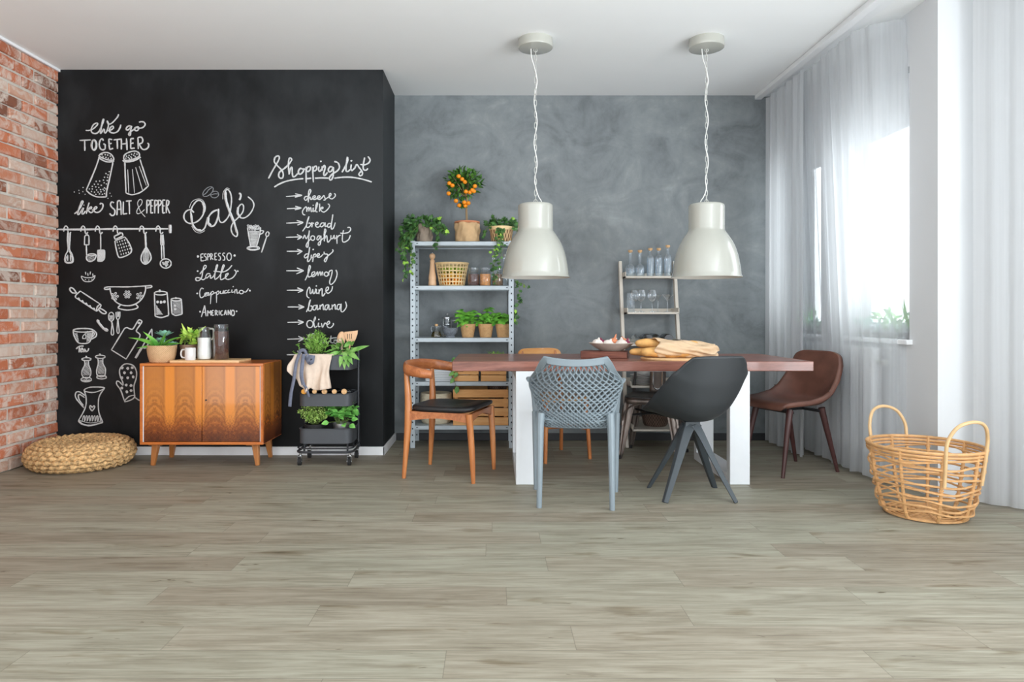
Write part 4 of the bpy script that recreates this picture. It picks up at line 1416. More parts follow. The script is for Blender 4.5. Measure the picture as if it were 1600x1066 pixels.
# ================================================================ CHAIRS
# --- wooden elbow chair with black seat
t = thing('elbow_chair', 'teak armchair with curved backrest and black leather seat at the left table end', 'chair', (-.27, 4.445, 0), math.radians(-108))
def round_leg(a, b, mid, r0, rm, r1, parent, mat):
    m = MB(); m.tube(cat([a, mid, b], 8), [curve1([(0, r0), (.5, rm), (1, r1)], i / 16)[0] for i in range(17)], 14)
    return m.build('leg', mat, parent, angle=60)
for s in (-1, 1):
    round_leg((s * .205, .225, 0), (s * .215, .20, .425), (s * .208, .215, .22), .0125, .019, .023, t, 'teak')
    round_leg((s * .21, -.24, 0), (s * .205, -.225, .665), (s * .195, -.215, .40), .0125, .024, .015, t, 'teak')
m = MB()
for s in (-1, 1):        # side rails arch slightly
    m.grid(lambda u, v, s=s: (s * .20 + (v - .5) * 0 + (.011 if 1 else 0), lerp(-.21, .2, u), lerp(.365 + .022 * math.sin(PI * u), .425, v)), 14, 4)
    m.grid(lambda u, v, s=s: (s * .20 - .011, lerp(-.21, .2, u), lerp(.365 + .022 * math.sin(PI * u), .425, v)), 14, 4)
    m.grid(lambda u, v, s=s: (s * .20 - .011 + .022 * v, lerp(-.21, .2, u), .365 + .022 * math.sin(PI * u)), 14, 2)
for y in (-.205, .20):
    m.grid(lambda u, v, y=y: (lerp(-.2, .2, u), y + .011, lerp(.365 + .035 * math.sin(PI * u), .425, v)), 14, 4)
    m.grid(lambda u, v, y=y: (lerp(-.2, .2, u), y - .011, lerp(.365 + .035 * math.sin(PI * u), .425, v)), 14, 4)
    m.grid(lambda u, v, y=y: (lerp(-.2, .2, u), y - .011 + .022 * v, .365 + .035 * math.sin(PI * u)), 14, 2)
m.build('seat_rail', 'teak_x', t)
m = MB()
def seatfn(u, v):
    a = 2 * PI * u
    hw = .225
    cx, cy = math.cos(a), math.sin(a)
    e = .35
    x = hw * math.copysign(abs(cx) ** e, cx) * (1 - .06 * max(0, -cy))
    y = .225 * math.copysign(abs(cy) ** e, cy) + .012
    rr = [.0, .5, .86, .97, 1.0, .985, .93, 0][min(7, int(round(v * 7)))]
    zz = [.447, .450, .462, .458, .446, .434, .426, .426][min(7, int(round(v * 7)))]
    return (x * rr, y * rr, zz + .014 * abs(cy) ** 2 * rr * (1 if cy > 0 else .2))
m.grid(seatfn, 40, 8, closed_u=True)
m.build('seat', 'black_leather', t, angle=80)
m = MB()
pts = cat([(.265, -.02, .665), (.27, -.10, .675), (.235, -.205, .69), (.13, -.265, .70), (0, -.28, .703), (-.13, -.265, .70), (-.235, -.205, .69), (-.27, -.10, .675), (-.265, -.02, .665)], 7)
n = len(pts)
vs, fs = [], []
N = 14
for i, p in enumerate(pts):
    q = abs(i / (n - 1) - .5) * 2
    hgt = curve1([(0, .037), (.5, .036), (.8, .030), (1, .024)], q)[0]
    th = curve1([(0, .011), (.45, .014), (.8, .026), (1, .024)], q)[0]
    tg = (pts[min(i + 1, n - 1)] - pts[max(i - 1, 0)]).normalized()
    side = tg.cross(Vector((0, 0, 1))).normalized()
    for j in range(N):
        a = 2 * PI * j / N
        vs.append(p + side * th * math.cos(a) + Vector((0, 0, 1)) * hgt * math.sin(a))
for i in range(n - 1):
    for j in range(N):
        j2 = (j + 1) % N
        fs.append((i * N + j, i * N + j2, (i + 1) * N + j2, (i + 1) * N + j))
fs += [tuple(range(N - 1, -1, -1)), tuple((n - 1) * N + j for j in range(N))]
m.add(vs, fs)
m.build('backrest', 'teak_x', t, angle=60)

# --- perforated blue-grey plastic armchair (back to the camera)
t = thing('perforated_chair', 'blue-grey plastic armchair with diamond lattice back, nearest the camera at the table', 'chair', (.463, 3.82, 0), math.radians(-7))
ZB = [(0, .425, .165, -.135, .02), (.12, .455, .185, -.165, .04), (.3, .50, .205, -.19, .10), (.5, .575, .232, -.21, .155), (.66, .64, .255, -.225, .175), (.76, .675, .255, -.232, .17), (.86, .73, .215, -.243, .10), (.94, .785, .185, -.255, .04), (1, .812, .165, -.262, .018)]
def back_pt(u, v):
    """u -1..1 across, v 0..1 up: the wrap-round back"""
    z, hw, y, fw = curve1([(k[0],) + k[1:] for k in ZB], v)
    sag = -.016 * (1 - u * u) * max(0, (v - .8) / .2)
    return Vector((u * hw, y + fw * abs(u) ** 2.2, z + sag))
NU, NV = 28, 24
m = MB()
idx = {}
for i in range(NU + 1):
    for j in range(NV + 1):
        if (i + j) % 2 == 0:
            idx[(i, j)] = len(m.v)
            m.v.append(tuple(back_pt((i / NU * 2 - 1) * .98, j / NV * .95)))
for i in range(NU + 1):
    for j in range(NV + 1):
        if (i + j) % 2 == 1:
            q = [(i - 1, j), (i, j - 1), (i + 1, j), (i, j + 1)]
            q = [idx[k] for k in q if k in idx]
            if len(q) >= 3:
                m.f.append(tuple(q)); m.k.append(0)
m.build('lattice_back', 'mesh_grey', t, angle=None, wire=.0155)
m = MB()      # solid rim round the back
def rimfn(u, v):
    p = back_pt(u * 2 - 1, 1.0)
    return (p.x, p.y, p.z)
edge = [back_pt(-1, v / 14) for v in range(2, 15)] + [back_pt(-1 + 2 * i / 16, 1) for i in range(1, 16)] + [back_pt(1, 1 - v / 14) for v in range(0, 13)]
inn = []
for i in range(len(edge)):
    pass
def strip(path, w):
    vs, fs = [], []
    n = len(path)
    cen = Vector((0, -.10, .60))
    for i, p in enumerate(path):
        tg = (path[min(i + 1, n - 1)] - path[max(i - 1, 0)]).normalized()
        ctr = Vector((0, p.y, .60))
        d = (ctr - p); d -= tg * d.dot(tg); d.normalize()
        nn = tg.cross(d).normalized()
        for a, b in ((.004, .008), (-w, .006), (-w, -.006), (.004, -.008)):
            vs.append(p - d * a * 1 + nn * b if a > 0 else p - d * a + nn * b)
    for i in range(n - 1):
        for j in range(4):
            j2 = (j + 1) % 4
            fs.append((i * 4 + j, i * 4 + j2, i * 4 + 4 + j2, i * 4 + 4 + j))
    fs += [(3, 2, 1, 0), tuple((n - 1) * 4 + j for j in range(4))]
    return vs, fs
m.add(*strip(edge, .034))
m.build('back_frame', 'mesh_grey', t, angle=50, bevel=.003)
m = MB()      # lattice seat
idx = {}
def seat_pt(u, v):
    hw = lerp(.17, .225, v)
    return Vector((u * hw, lerp(-.15, .235, v), .448 - .012 * math.sin(PI * v) * (1 - u * u) + .012 * u * u + (.01 if v < .9 else -.01 * (v - .9) * 10)))
NU2, NV2 = 30, 30
for i in range(NU2 + 1):
    for j in range(NV2 + 1):
        if (i + j) % 2 == 0:
            idx[(i, j)] = len(m.v); m.v.append(tuple(seat_pt(i / NU2 * 2 - 1, j / NV2)))
for i in range(NU2 + 1):
    for j in range(NV2 + 1):
        if (i + j) % 2 == 1:
            q = [idx[k] for k in ((i - 1, j), (i, j - 1), (i + 1, j), (i, j + 1)) if k in idx]
            if len(q) >= 3:
                m.f.append(tuple(q)); m.k.append(0)
m.build('lattice_seat', 'mesh_grey', t, angle=None, wire=.011)
m = MB()
m.tube([seat_pt(-1, 0), seat_pt(-1, .5), seat_pt(-1, 1), seat_pt(0, 1), seat_pt(1, 1), seat_pt(1, .5), seat_pt(1, 0)], .012, 8)
m.build('seat_frame', 'mesh_grey', t)
for s in (-1, 1):    # arms sweep from the wings of the back to the front legs
    m = MB(); m.tube(cat([back_pt(s, .74), (s * .265, .03, .672), (s * .262, .13, .655), (s * .25, .205, .58), (s * .238, .215, .45)], 6), .015, 8, flat=.7)
    m.build('arm', 'mesh_grey', t)
    m = MB(); m.tube([(s * .185, -.155, .50), (s * .188, -.175, .43), (s * .193, -.19, 0)], [.021, .020, .0145], 10); m.build('leg', 'mesh_grey', t)
    m = MB(); m.tube([(s * .238, .21, .46), (s * .232, .195, 0)], [.020, .0145], 10); m.build('leg', 'mesh_grey', t)


# --- tub shells on legs
def shell_mesh(center, edge, hw, nu=17, nv=27, pw=2.4, rz=0):
    m = MB()
    cr, sr = math.cos(rz), math.sin(rz)

    def fn(uu, v):
        u = uu * 2 - 1
        cy, cz = curve1(center, v)
        ey, ez = curve1(edge, v)
        w = curve1(hw, v)[0]
        k = abs(u) ** pw
        x = u * w
        y, z = lerp(cy, ey, k), lerp(cz, ez, k)
        return (x * cr - y * sr, x * sr + y * cr, z)
    m.grid(fn, nu, nv)
    return m


cen = [(0, .235, .452), (.12, .18, .448), (.3, .03, .432), (.45, -.10, .437), (.56, -.175, .475), (.66, -.215, .54), (.8, -.25, .65), (1, -.285, .812)]
edg = [(0, .225, .462), (.12, .195, .478), (.3, .09, .515), (.45, .0, .565), (.56, -.075, .61), (.66, -.135, .655), (.8, -.21, .725), (1, -.28, .806)]
hws = [(0, .165), (.12, .205), (.3, .235), (.5, .252), (.62, .252), (.75, .238), (.88, .198), (1, .152)]
t = thing('tub_chair', 'slate grey plastic tub chair on four crossing legs, right of the lattice chair', 'chair', (1.135, 3.915, 0), 0)
shell_mesh(cen, edg, hws, rz=math.radians(15)).build('seat_shell', 'shell_grey', t, angle=None, solid=.011, subsurf=1)
m = MB(); m.box((0, 0, .402), (.085, .085, .05)); m.build('hub', 'shell_leg', t, bevel=.004)
for fx, fy in ((-.19, -.165), (.203, -.165), (-.205, .165), (.19, .165)):
    m = MB()
    pts = [(fx * .10, fy * .10, .405), (fx * .40, fy * .40, .30), (fx, fy, 0)]
    m.tube(cat([pts[0], (fx * .25, fy * .25, .345), (fx * .55, fy * .55, .20), pts[2]], 5), [lerp(.056, .022, (i / 15) ** .8) for i in range(16)], 4, flat=.55)
    m.build('leg', 'shell_leg', t, angle=40, bevel=.003)

t = thing('leather_chair', 'brown leather shell chair with dark tapered legs by the curtain', 'chair', (1.985, 4.565, 0), math.radians(112))
cen2 = [(0, .245, .425), (.05, .245, .448), (.14, .2, .458), (.3, .04, .445), (.46, -.11, .442), (.58, -.185, .475), (.7, -.222, .56), (.85, -.245, .68), (1, -.262, .79)]
edg2 = [(0, .225, .425), (.05, .225, .45), (.14, .19, .465), (.3, .06, .475), (.46, -.05, .50), (.58, -.12, .54), (.7, -.185, .615), (.85, -.235, .70), (1, -.26, .788)]
hws2 = [(0, .165), (.05, .185), (.14, .215), (.35, .235), (.55, .235), (.7, .222), (.85, .205), (.92, .192), (.96, .178), (.985, .155), (1, .12)]
shell_mesh(cen2, edg2, hws2, pw=2.8).build('seat_shell', 'brown_leather', t, angle=None, solid=.03, subsurf=1)
m = MB()
pts = []
for i in range(13):
    u = -1 + i / 6
    cy, cz = curve1(cen2, .56); ey, ez = curve1(edg2, .56)
    k = abs(u) ** 2.8
    pts.append((u * .232, lerp(cy, ey, k) + .016, lerp(cz, ez, k) + .006))
m.tube(cat(pts, 2), .0035, 6); m.build('seam', 'seam', t)
m = MB(); m.box((0, .13, .405), (.30, .03, .015)); m.box((0, -.11, .405), (.30, .03, .015)); m.box((0, .01, .405), (.03, .26, .015)); m.build('under_frame', 'black_metal', t)
for sx, sy in ((-1, -1), (1, -1), (-1, 1), (1, 1)):
    m = MB(); m.tube([(sx * .145, .01 + sy * .135, .425), (sx * .155, .01 + sy * .165, .30), (sx * .175, sy * .235, 0)], [.0215, .019, .0115], 12)
    m.build('leg', 'walnut_leg', t)

# --- plywood chair behind the table
t = thing('plywood_chair', 'honey plywood dining chair with rounded backrest behind the table', 'chair', (.45, 4.985, 0), math.radians(180 + 26))
for s in (-1, 1):
    m = MB(); m.tube([(s * .185, .185, 0), (s * .165, .165, .42)], [.013, .018], 12); m.build('leg', 'orange_wood', t)
    m = MB(); m.tube(cat([(s * .175, -.19, 0), (s * .16, -.165, .42), (s * .15, -.20, .62), (s * .145, -.235, .76)], 6), [lerp(.014, .012, i / 18) for i in range(19)], 12); m.build('leg', 'orange_wood', t)
m = MB()
for s in (-1, 1):
    m.tube([(s * .176, .176, .21), (s * .17, -.18, .21)], .009, 8)
m.tube([(-.173, 0, .21), (.173, 0, .21)], .009, 8)
m.build('stretcher', 'orange_wood', t)
m = MB()
m.grid(lambda u, v: ((.205 * math.copysign(abs(math.cos(2 * PI * u)) ** .45, math.cos(2 * PI * u))) * [0, .9, 1, 1, .9, 0][int(round(v * 5))], (.205 * math.copysign(abs(math.sin(2 * PI * u)) ** .45, math.sin(2 * PI * u))) * [0, .9, 1, 1, .9, 0][int(round(v * 5))], [.445, .45, .444, .428, .42, .42][int(round(v * 5))]), 40, 6, closed_u=True)
m.build('seat', 'plywood', t)
m = MB()
NB = 25
vs, fs = [], []
for i in range(NB):
    u = i / (NB - 1) * 2 - 1
    hh = .075 * (1 - abs(u) ** 7) ** .5 + .001
    x, y = u * .195, -.25 + .05 * u * u
    for dz, dy in ((-hh, .008), (hh, -.004), (hh, -.018), (-hh, -.008)):
        vs.append((x, y + dy, .705 + dz))
for i in range(NB - 1):
    for j in range(4):
        fs.append((i * 4 + j, i * 4 + (j + 1) % 4, i * 4 + 4 + (j + 1) % 4, i * 4 + 4 + j))
fs += [(3, 2, 1, 0), tuple((NB - 1) * 4 + j for j in range(4))]
m.add(vs, fs); m.build('backrest', 'plywood', t, angle=50)

# --- worn steel cafe chair behind the table
t = thing('steel_cafe_chair', 'worn dark steel cafe chair tucked behind the table', 'chair', (1.185, 5.03, 0), math.radians(180 - 22))
m = MB()
m.grid(lambda u, v: ((.19 * math.copysign(abs(math.cos(2 * PI * u)) ** .32, math.cos(2 * PI * u))) * [0, .8, .95, 1, 1, .98][int(round(v * 5))], (.19 * math.copysign(abs(math.sin(2 * PI * u)) ** .32, math.sin(2 * PI * u))) * [0, .8, .95, 1, 1, .98][int(round(v * 5))], [.437, .437, .448, .444, .40, .398][int(round(v * 5))]), 44, 6, closed_u=True)
m.build('seat', 'gun_dark', t, angle=40)
m = MB()
m.grid(lambda u, v: (.192 * math.copysign(abs(math.cos(2 * PI * u)) ** .32, math.cos(2 * PI * u)), .192 * math.copysign(abs(math.sin(2 * PI * u)) ** .32, math.sin(2 * PI * u)), lerp(.392, .436, v)), 44, 3, closed_u=True)
m.build('seat_skirt', 'gun', t, angle=40, solid=.002)
m = MB()
for q in range(4):
    Rm = Matrix.Rotation(q * PI / 2, 3, 'Z')
    m.tube([Rm @ Vector(p) for p in cat([(-.20, .192, .24), (-.165, .192, .345), (-.09, .191, .392), (0, .19, .40), (.09, .191, .392), (.165, .192, .345), (.20, .192, .24)], 5)], .007, 6)
m.build('seat_arch', 'gun', t)
m = MB(); m.tube([(-.16, .17, .31), (.16, -.17, .31)], .008); m.tube([(.16, .17, .31), (-.16, -.17, .31)], .008); m.build('cross_brace', 'gun_dark', t)
for sx, sy in ((-1, -1), (1, -1), (-1, 1), (1, 1)):
    m = MB()
    def legfn(u, v, sx=sx, sy=sy):
        w = lerp(.022, .078, v ** .9)
        cx, cy = sx * lerp(.215, .178, v), sy * lerp(.215, .178, v)
        a = u * PI * 1.0
        # open channel: corner fold with ribs
        k = u * 2 - 1
        px_ = cx - sx * max(0, k) * w
        py_ = cy - sy * max(0, -k) * w
        rib = .004 * math.sin(u * PI * 6) * (1 if v > .05 else 0)
        return (px_ + (rib * sx if k < 0 else 0), py_ + (rib * sy if k > 0 else 0), lerp(0, .425, v))
    m.grid(legfn, 25, 12); m.build('leg', 'gun', t, angle=60, solid=.0025)
    m = MB(); m.box((sx * .211, sy * .211, .012), (.028, .028, .024)); m.build('rubber_foot', 'rubber', t)
m = MB(); m.tube(cat([(-.178, -.178, .42), (-.172, -.20, .56), (-.16, -.22, .68), (-.11, -.235, .728), (0, -.24, .737), (.11, -.235, .728), (.16, -.22, .68), (.172, -.20, .56), (.178, -.178, .42)], 6), .0105, 10); m.build('back_frame', 'gun_dark', t)
m = MB(); m.grid(lambda u, v: (lerp(-.06, .06, u), lerp(-.182, -.236, v), lerp(.43, .73, v)), 6, 8); m.build('back_splat', 'gun', t, solid=.004)
m = MB(); m.tube([(math.copysign(min(abs(.04 * math.cos(a) * 1.3), .036), math.cos(a)), -.192 - .054 * (.5 + .4 * math.sin(a)) + .012, .58 + .115 * math.sin(a)) for a in [2 * PI * i / 24 for i in range(24)]], .006, 6, True); m.build('embossed_ring', 'chrome', t)

# ================================================================ RATTAN BASKET (right foreground)
t = thing('rattan_basket', 'open rattan floor basket with two hoop handles by the white wall', 'basket', (2.24, 3.54, 0), math.radians(-80))
def bk_r(z):
    return curve1([(0, .185), (.03, .205), (.12, .228), (.25, .252), (.36, .263)], z)[0]
HB = .36
m = MB()
for z, r in ((HB, .0085), (HB - .018, .008), (HB - .035, .006)):
    m.tube([((bk_r(z) + .004 * (z == HB)) * math.cos(a), (bk_r(z)) * math.sin(a), z) for a in [2 * PI * i / 48 for i in range(48)]], r, 8, True)
m.build('rim', 'rattan', t)
st = []
for i in range(9):
    a = 2 * PI * i / 9 + .25
    m = MB()
    pts = [(bk_r(z) * math.cos(a), bk_r(z) * math.sin(a), z + .012) for z in (.0, .03, .08, .14, .20, .26, .31, .352)]
    m.tube(cat(pts, 3), .0085, 8)
    for z in (.03, .075, .12, .165, .21, .255, .30):
        m.tube([((bk_r(z) + .008 * math.cos(b)) * math.cos(a) - .010 * math.sin(a) * math.sin(b), (bk_r(z) + .008 * math.cos(b)) * math.sin(a) + .010 * math.cos(a) * math.sin(b), z + .012) for b in [2 * PI * k / 8 for k in range(8)]], .0035, 5, True)
    m.build('stake', 'rattan', t)
rr = random.Random(5)
m = MB()
for i in range(10):
    z = .05 + i * .0295
    ph = rr.uniform(0, 6)
    amp = rr.uniform(.005, .013)
    m.tube([((bk_r(z) + .006 * math.sin(4.5 * a + i * PI)) * math.cos(a), (bk_r(z) + .006 * math.sin(4.5 * a + i * PI)) * math.sin(a), z + amp * math.sin(a * 3 + ph) + .003 * math.sin(7 * a)) for a in [2 * PI * k / 54 for k in range(54)]], .0056, 6, True)
m.build('weave', 'rattan', t)
m = MB()
for r in (.185, .16, .13, .10, .07, .04):
    m.tube([(r * math.cos(a), r * math.sin(a), .010) for a in [2 * PI * k / 36 for k in range(36)]], .0065, 6, True)
for i in range(9):
    a = 2 * PI * i / 9 + .25
    m.tube([(0, 0, .014), (.185 * math.cos(a), .185 * math.sin(a), .014)], .006, 6)
m.build('basket_bottom', 'rattan', t)
for s in (-1, 1):
    m = MB()
    def hp(b):     # handle rises from the rim on two feet
        return b
    a0 = 0 if s > 0 else PI
    pts = []
    for q, h in ((-.42, .20), (-.42, .30), (-.42, .37), (-.40, .43), (-.28, .492), (-.10, .518), (.10, .518), (.28, .492), (.40, .43), (.42, .37), (.42, .30), (.42, .20)):
        r = bk_r(min(h, HB)) + .012
        off = max(0, h - HB) * .12
        pts.append(((r + off) * math.cos(a0 + q), (r + off) * math.sin(a0 + q), h))
    m.tube(cat(pts, 6), .0085, 8)
    m.build('handle', 'rattan_light', t)

# ================================================================ WICKER POUF
t = thing('wicker_pouf', 'round woven banana-fibre floor pouf by the brick wall', 'pouf', (-2.825, 4.69, 0), .3)
m = MB()
outer = [(.245, .012), (.285, .028), (.312, .052), (.323, .080), (.320, .108), (.306, .134), (.280, .154), (.248, .165), (.215, .166)]
def rope(r, z, rr, k, ph):
    seg = 132
    pts = [(r * math.cos(2 * PI * i / seg), r * math.sin(2 * PI * i / seg), z + .0025 * math.sin(i * 1.7 + ph)) for i in range(seg)]
    rs = [rr * (1 + .30 * math.sin(k * 2 * PI * i / seg + ph) + .12 * math.sin(17.3 * i + ph)) for i in range(seg)]
    m.tube(pts, rs, 7, True)
for i, (r, z) in enumerate(outer):
    rope(r, z, .0165, 33, i * PI)
m.build('outer_weave', 'wicker', t, angle=None)
m = MB()
for i in range(8):
    r = .187 - i * .025
    rope(r, .160 - .004 * i, .0150, max(8, int(r * 130)), i * PI)
m.lathe([(0, .12), (.2, .15)], 24)
m.build('top_weave', 'wicker', t, angle=None)

# ================================================================ SIDEBOARD
SX0, SX1, SY0, SY1, SZ0, SZ1 = -2.39, -1.555, 4.62, 5.022, .154, .705
t = thing('sideboard', 'small two-door sideboard in glossy flame walnut veneer, against the chalkboard wall', 'cabinet', ((SX0 + SX1) / 2, (SY0 + SY1) / 2, 0))
w, dp = SX1 - SX0, SY1 - SY0
m = MB(); th = .018
m.box((0, 0, SZ1 - th / 2), (w, dp, th)); m.box((0, 0, SZ0 + th / 2), (w, dp, th))
m.box((-w / 2 + th / 2, 0, (SZ0 + SZ1) / 2), (th, dp, SZ1 - SZ0 - 2 * th))
m.box((w / 2 - th / 2 - .001, 0, (SZ0 + SZ1) / 2), (th - .002, dp, SZ1 - SZ0 - 2 * th))
m.box((0, dp / 2 - .005, (SZ0 + SZ1) / 2), (w - 2 * th, .006, SZ1 - SZ0 - 2 * th))
m.build('carcass', 'carcass', t, bevel=.002)
m = MB(); m.box((w / 2, .008, (SZ0 + SZ1) / 2), (.003, dp - .02, SZ1 - SZ0 - .012)); m.build('side_veneer', 'flame', t)
m = MB(); m.box((-w / 2, .008, (SZ0 + SZ1) / 2), (.003, dp - .02, SZ1 - SZ0 - .012)); m.build('side_veneer', 'flame', t)
dw = (w - 2 * th) / 2
for s in (-1, 1):
    m = MB(); m.box((s * dw / 2, -dp / 2 + .018, (SZ0 + SZ1) / 2), (dw - .004, .016, SZ1 - SZ0 - 2 * th - .004))
    d = m.build('door', 'flame', t, bevel=.0012)
    if s > 0:
        k = MB(); k.cyl((.028, -dp / 2 + .0105, .455), (.028, -dp / 2 + .0085, .455), .006); k.build('keyhole', 'black_metal', d)
m = MB()
for s in (-1, 1):
    m = MB(); m.box((s * (w / 2 - th - .003), -dp / 2 + .012, (SZ0 + SZ1) / 2), (.005, .012, SZ1 - SZ0 - 2 * th)); m.build('inlay_strip', 'table_white', t)

for sx in (-1, 1):
    m = MB(); m.box((sx * (w / 2 - .085), 0, SZ0 - .006), (.09, dp - .08, .012)); m.build('leg_plate', 'leg_wood', t)
    for sy in (-1, 1):
        m = MB()
        m.beam((sx * (w / 2 - .075), sy * (dp / 2 - .075), SZ0 - .012), (sx * (w / 2 - .07 + .012), sy * (dp / 2 - .065), 0), .044, .044, .026, .026, up=(0, 1, 0))
        m.build('leg', 'leg_wood', t, bevel=.004)

# ================================================================ TROLLEY
t = thing('kitchen_trolley', 'charcoal three-tier kitchen trolley on castors in front of the chalkboard wall', 'trolley', (-1.155, 4.825, 0))
TW, TD = .365, .27
def rrect(wd, dd, r, z, n=6):
    pts = []
    for cx, cy, a0 in ((wd / 2 - r, dd / 2 - r, 0), (-wd / 2 + r, dd / 2 - r, PI / 2), (-wd / 2 + r, -dd / 2 + r, PI), (wd / 2 - r, -dd / 2 + r, 1.5 * PI)):
        for i in range(n + 1):
            a = a0 + PI / 2 * i / n
            pts.append((cx + r * math.cos(a), cy + r * math.sin(a), z))
    return pts
def tray_mesh(wd, dd, z0, z1, r=.05, wall=.004):
    m = MB()
    loops = [rrect(wd, dd, r, z0), rrect(wd, dd, r, z1), rrect(wd - 2 * wall, dd - 2 * wall, r - wall, z1), rrect(wd - 2 * wall, dd - 2 * wall, r - wall, z0 + wall)]
    n = len(loops[0])
    vs = [p for l in loops for p in l]
    fs = [tuple(range(n - 1, -1, -1))]
    for k in range(3):
        for i in range(n):
            i2 = (i + 1) % n
            fs.append((k * n + i, k * n + i2, k * n + n + i2, k * n + n + i))
    fs.append(tuple(3 * n + i for i in range(n)))
    m.add(vs, fs)
    m.tube(rrect(wd + .002, dd + .002, r, z1), .004, 6, True)
    return m
TZ = ((.148, .248), (.405, .490), (.655, .755))
for a, b in TZ:
    tray_mesh(TW, TD, a, b).build('tray', 'cart', t, angle=40)
for sx in (-1, 1):
    m = MB()
    x = sx * (TW / 2 + .008)
    m.box((x, .085, .43), (.010, .034, .70)); m.box((x, -.085, .43), (.010, .020, .70)) if False else None
    m.tube(cat([(x, .085, .09), (x, .085, .5), (x, .085, .80), (x, .07, .835), (x, 0, .845), (x, -.07, .835), (x, -.085, .80), (x, -.085, .76)], 5), .009, 8) if False else None
    m.build('upright', 'cart', t, bevel=.003)
m = MB()
for z in (.092, .118):
    m.tube(rrect(TW + .02, TD + .03, .055, z), .0085 if z < .1 else .005, 8, True)
m.build('base_frame', 'cart_dark', t)
for x in (-.15, .15):
    for y in (-.10, .10):
        m = MB(); m.tube([(x, y, .092), (x, y, .15)], .007); m.build('base_post', 'cart_dark', t)
for sx, sy in ((-1, -1), (1, -1), (-1, 1), (1, 1)):
    cx, cy = sx * (TW / 2 - .012), sy * (TD / 2 - .01)
    m = MB()
    m.cyl((cx, cy, .09), (cx, cy, .066), .008); m.cyl((cx, cy, .068), (cx, cy, .062), .014)
    m.box((cx - .013, cy - .008, .046), (.003, .026, .036)); m.box((cx + .013, cy - .008, .046), (.003, .026, .036)); m.box((cx, cy - .004, .063), (.028, .026, .004))
    cs = m.build('castor', 'chrome', t)
    m = MB(); m.cyl((cx - .010, cy - .012, .028), (cx + .010, cy - .012, .028), .028, n=22); m.build('wheel', 'rubber', cs)
    m = MB(); m.cyl((cx - .0165, cy - .012, .027), (cx + .0165, cy - .012, .027), .009, n=12); m.build('axle', 'chrome', cs)

# ================================================================ SMALL THINGS: BUILDERS
def glass_jar(name, label, cat_, loc, r, h, fill, fillmat, lid=None, group=None, glassmat='glass', n=24, waist=None, neck=None, rz=0):
    """jar or bottle: glass wall, contents, lid or cork"""
    t = thing(name, label, cat_, loc, 0, group)
    neck = neck or [(r, h)]
    prof = [(0, 0), (r * .9, 0), (r, .006)] + (waist or []) + neck
    m = MB(); m.lathe(prof, n, rz=rz)
    top = neck[-1]
    m.tube([(top[0] * math.cos(2 * PI * i / n + rz), top[0] * math.sin(2 * PI * i / n + rz), top[1]) for i in range(n)], .0022, 5, True)
    m.build('glass_body', glassmat, t, angle=50)
    if fill:
        pr = [(0, .004), (r * .88, .004)]
        for rr_, zz in ([(r, .008)] + (waist or []) + neck):
            if zz < fill:
                pr.append((rr_ - .003, zz))
        pr += [(min(r, top[0] if fill > neck[0][1] else r) - .003, fill), (0, fill + .002)]
        m = MB(); m.lathe(pr, n, rz=rz); m.build('contents', fillmat, t, angle=50)
    if lid == 'cork':
        m = MB(); m.lathe([(0, top[1] - .006), (top[0] * .95, top[1] - .006), (top[0] * .95, top[1] + .001), (top[0] * 1.45, top[1] + .001), (top[0] * 1.5, top[1] + .016), (0, top[1] + .017)], 14); m.build('cork', 'cork', t)
    elif lid:
        m = MB(); m.lathe([(0, top[1] + .002), (top[0] + .003, top[1] + .002), (top[0] + .004, top[1] + .020), (top[0] * .8, top[1] + .023), (0, top[1] + .023)], n, rz=rz); m.build('lid', lid, t)
    return t


def pot(t, r0, r1, h, mat, name='pot', rim=.0, soil=.85, soilmat='soil', n=32, z=0):
    m = MB(); w = .006
    m.lathe([(0, z), (r0 * .94, z), (r0, z + .006), (lerp(r0, r1, .5), z + h * .5), (r1, z + h - .004), (r1 + rim, z + h), (r1 - w + rim * .3, z + h), (r1 - w, z + h - .006), (lerp(r0, r1, .7) - w, z + h * .7)], n)
    o = m.build(name, mat, t, angle=50)
    m = MB(); m.lathe([(lerp(r0, r1, soil) - w + .001, z + h * soil - .004), (0, z + h * soil)], n); m.build('soil', soilmat, t)
    return o


def vine(ms, ml, pts, size, step, rr, face=(0, -1, .3), young=0, r=.0018):
    pts = cat(pts, 10)
    ms.tube(pts, r, 5)
    acc = 0
    for i in range(1, len(pts)):
        acc += (pts[i] - pts[i - 1]).length
        if acc > step:
            acc = 0
            d = (rdir(rr) + Vector((0, -.2, -.5)) + (pts[i] - pts[i - 1]).normalized() * .3).normalized()
            nn = (Vector(face) + rdir(rr) * .7).normalized()
            base = pts[i] + d * size * .25
            ml.ivy(base, d, nn, size * rr.uniform(.65, 1.15), 1 if rr.random() < young or i > len(pts) * .88 else 0)


# ================================================================ ON THE SIDEBOARD
ZB_ = .705
t = thing('cutting_board', 'pale wooden cutting board lying on the sideboard under the mug and jars', 'board', (-1.975, 4.79, ZB_))
m = MB(); m.box((0, 0, .0085), (.475, .24, .017)); m.build('board', 'board_wood', t, bevel=.003)
ZC = ZB_ + .017

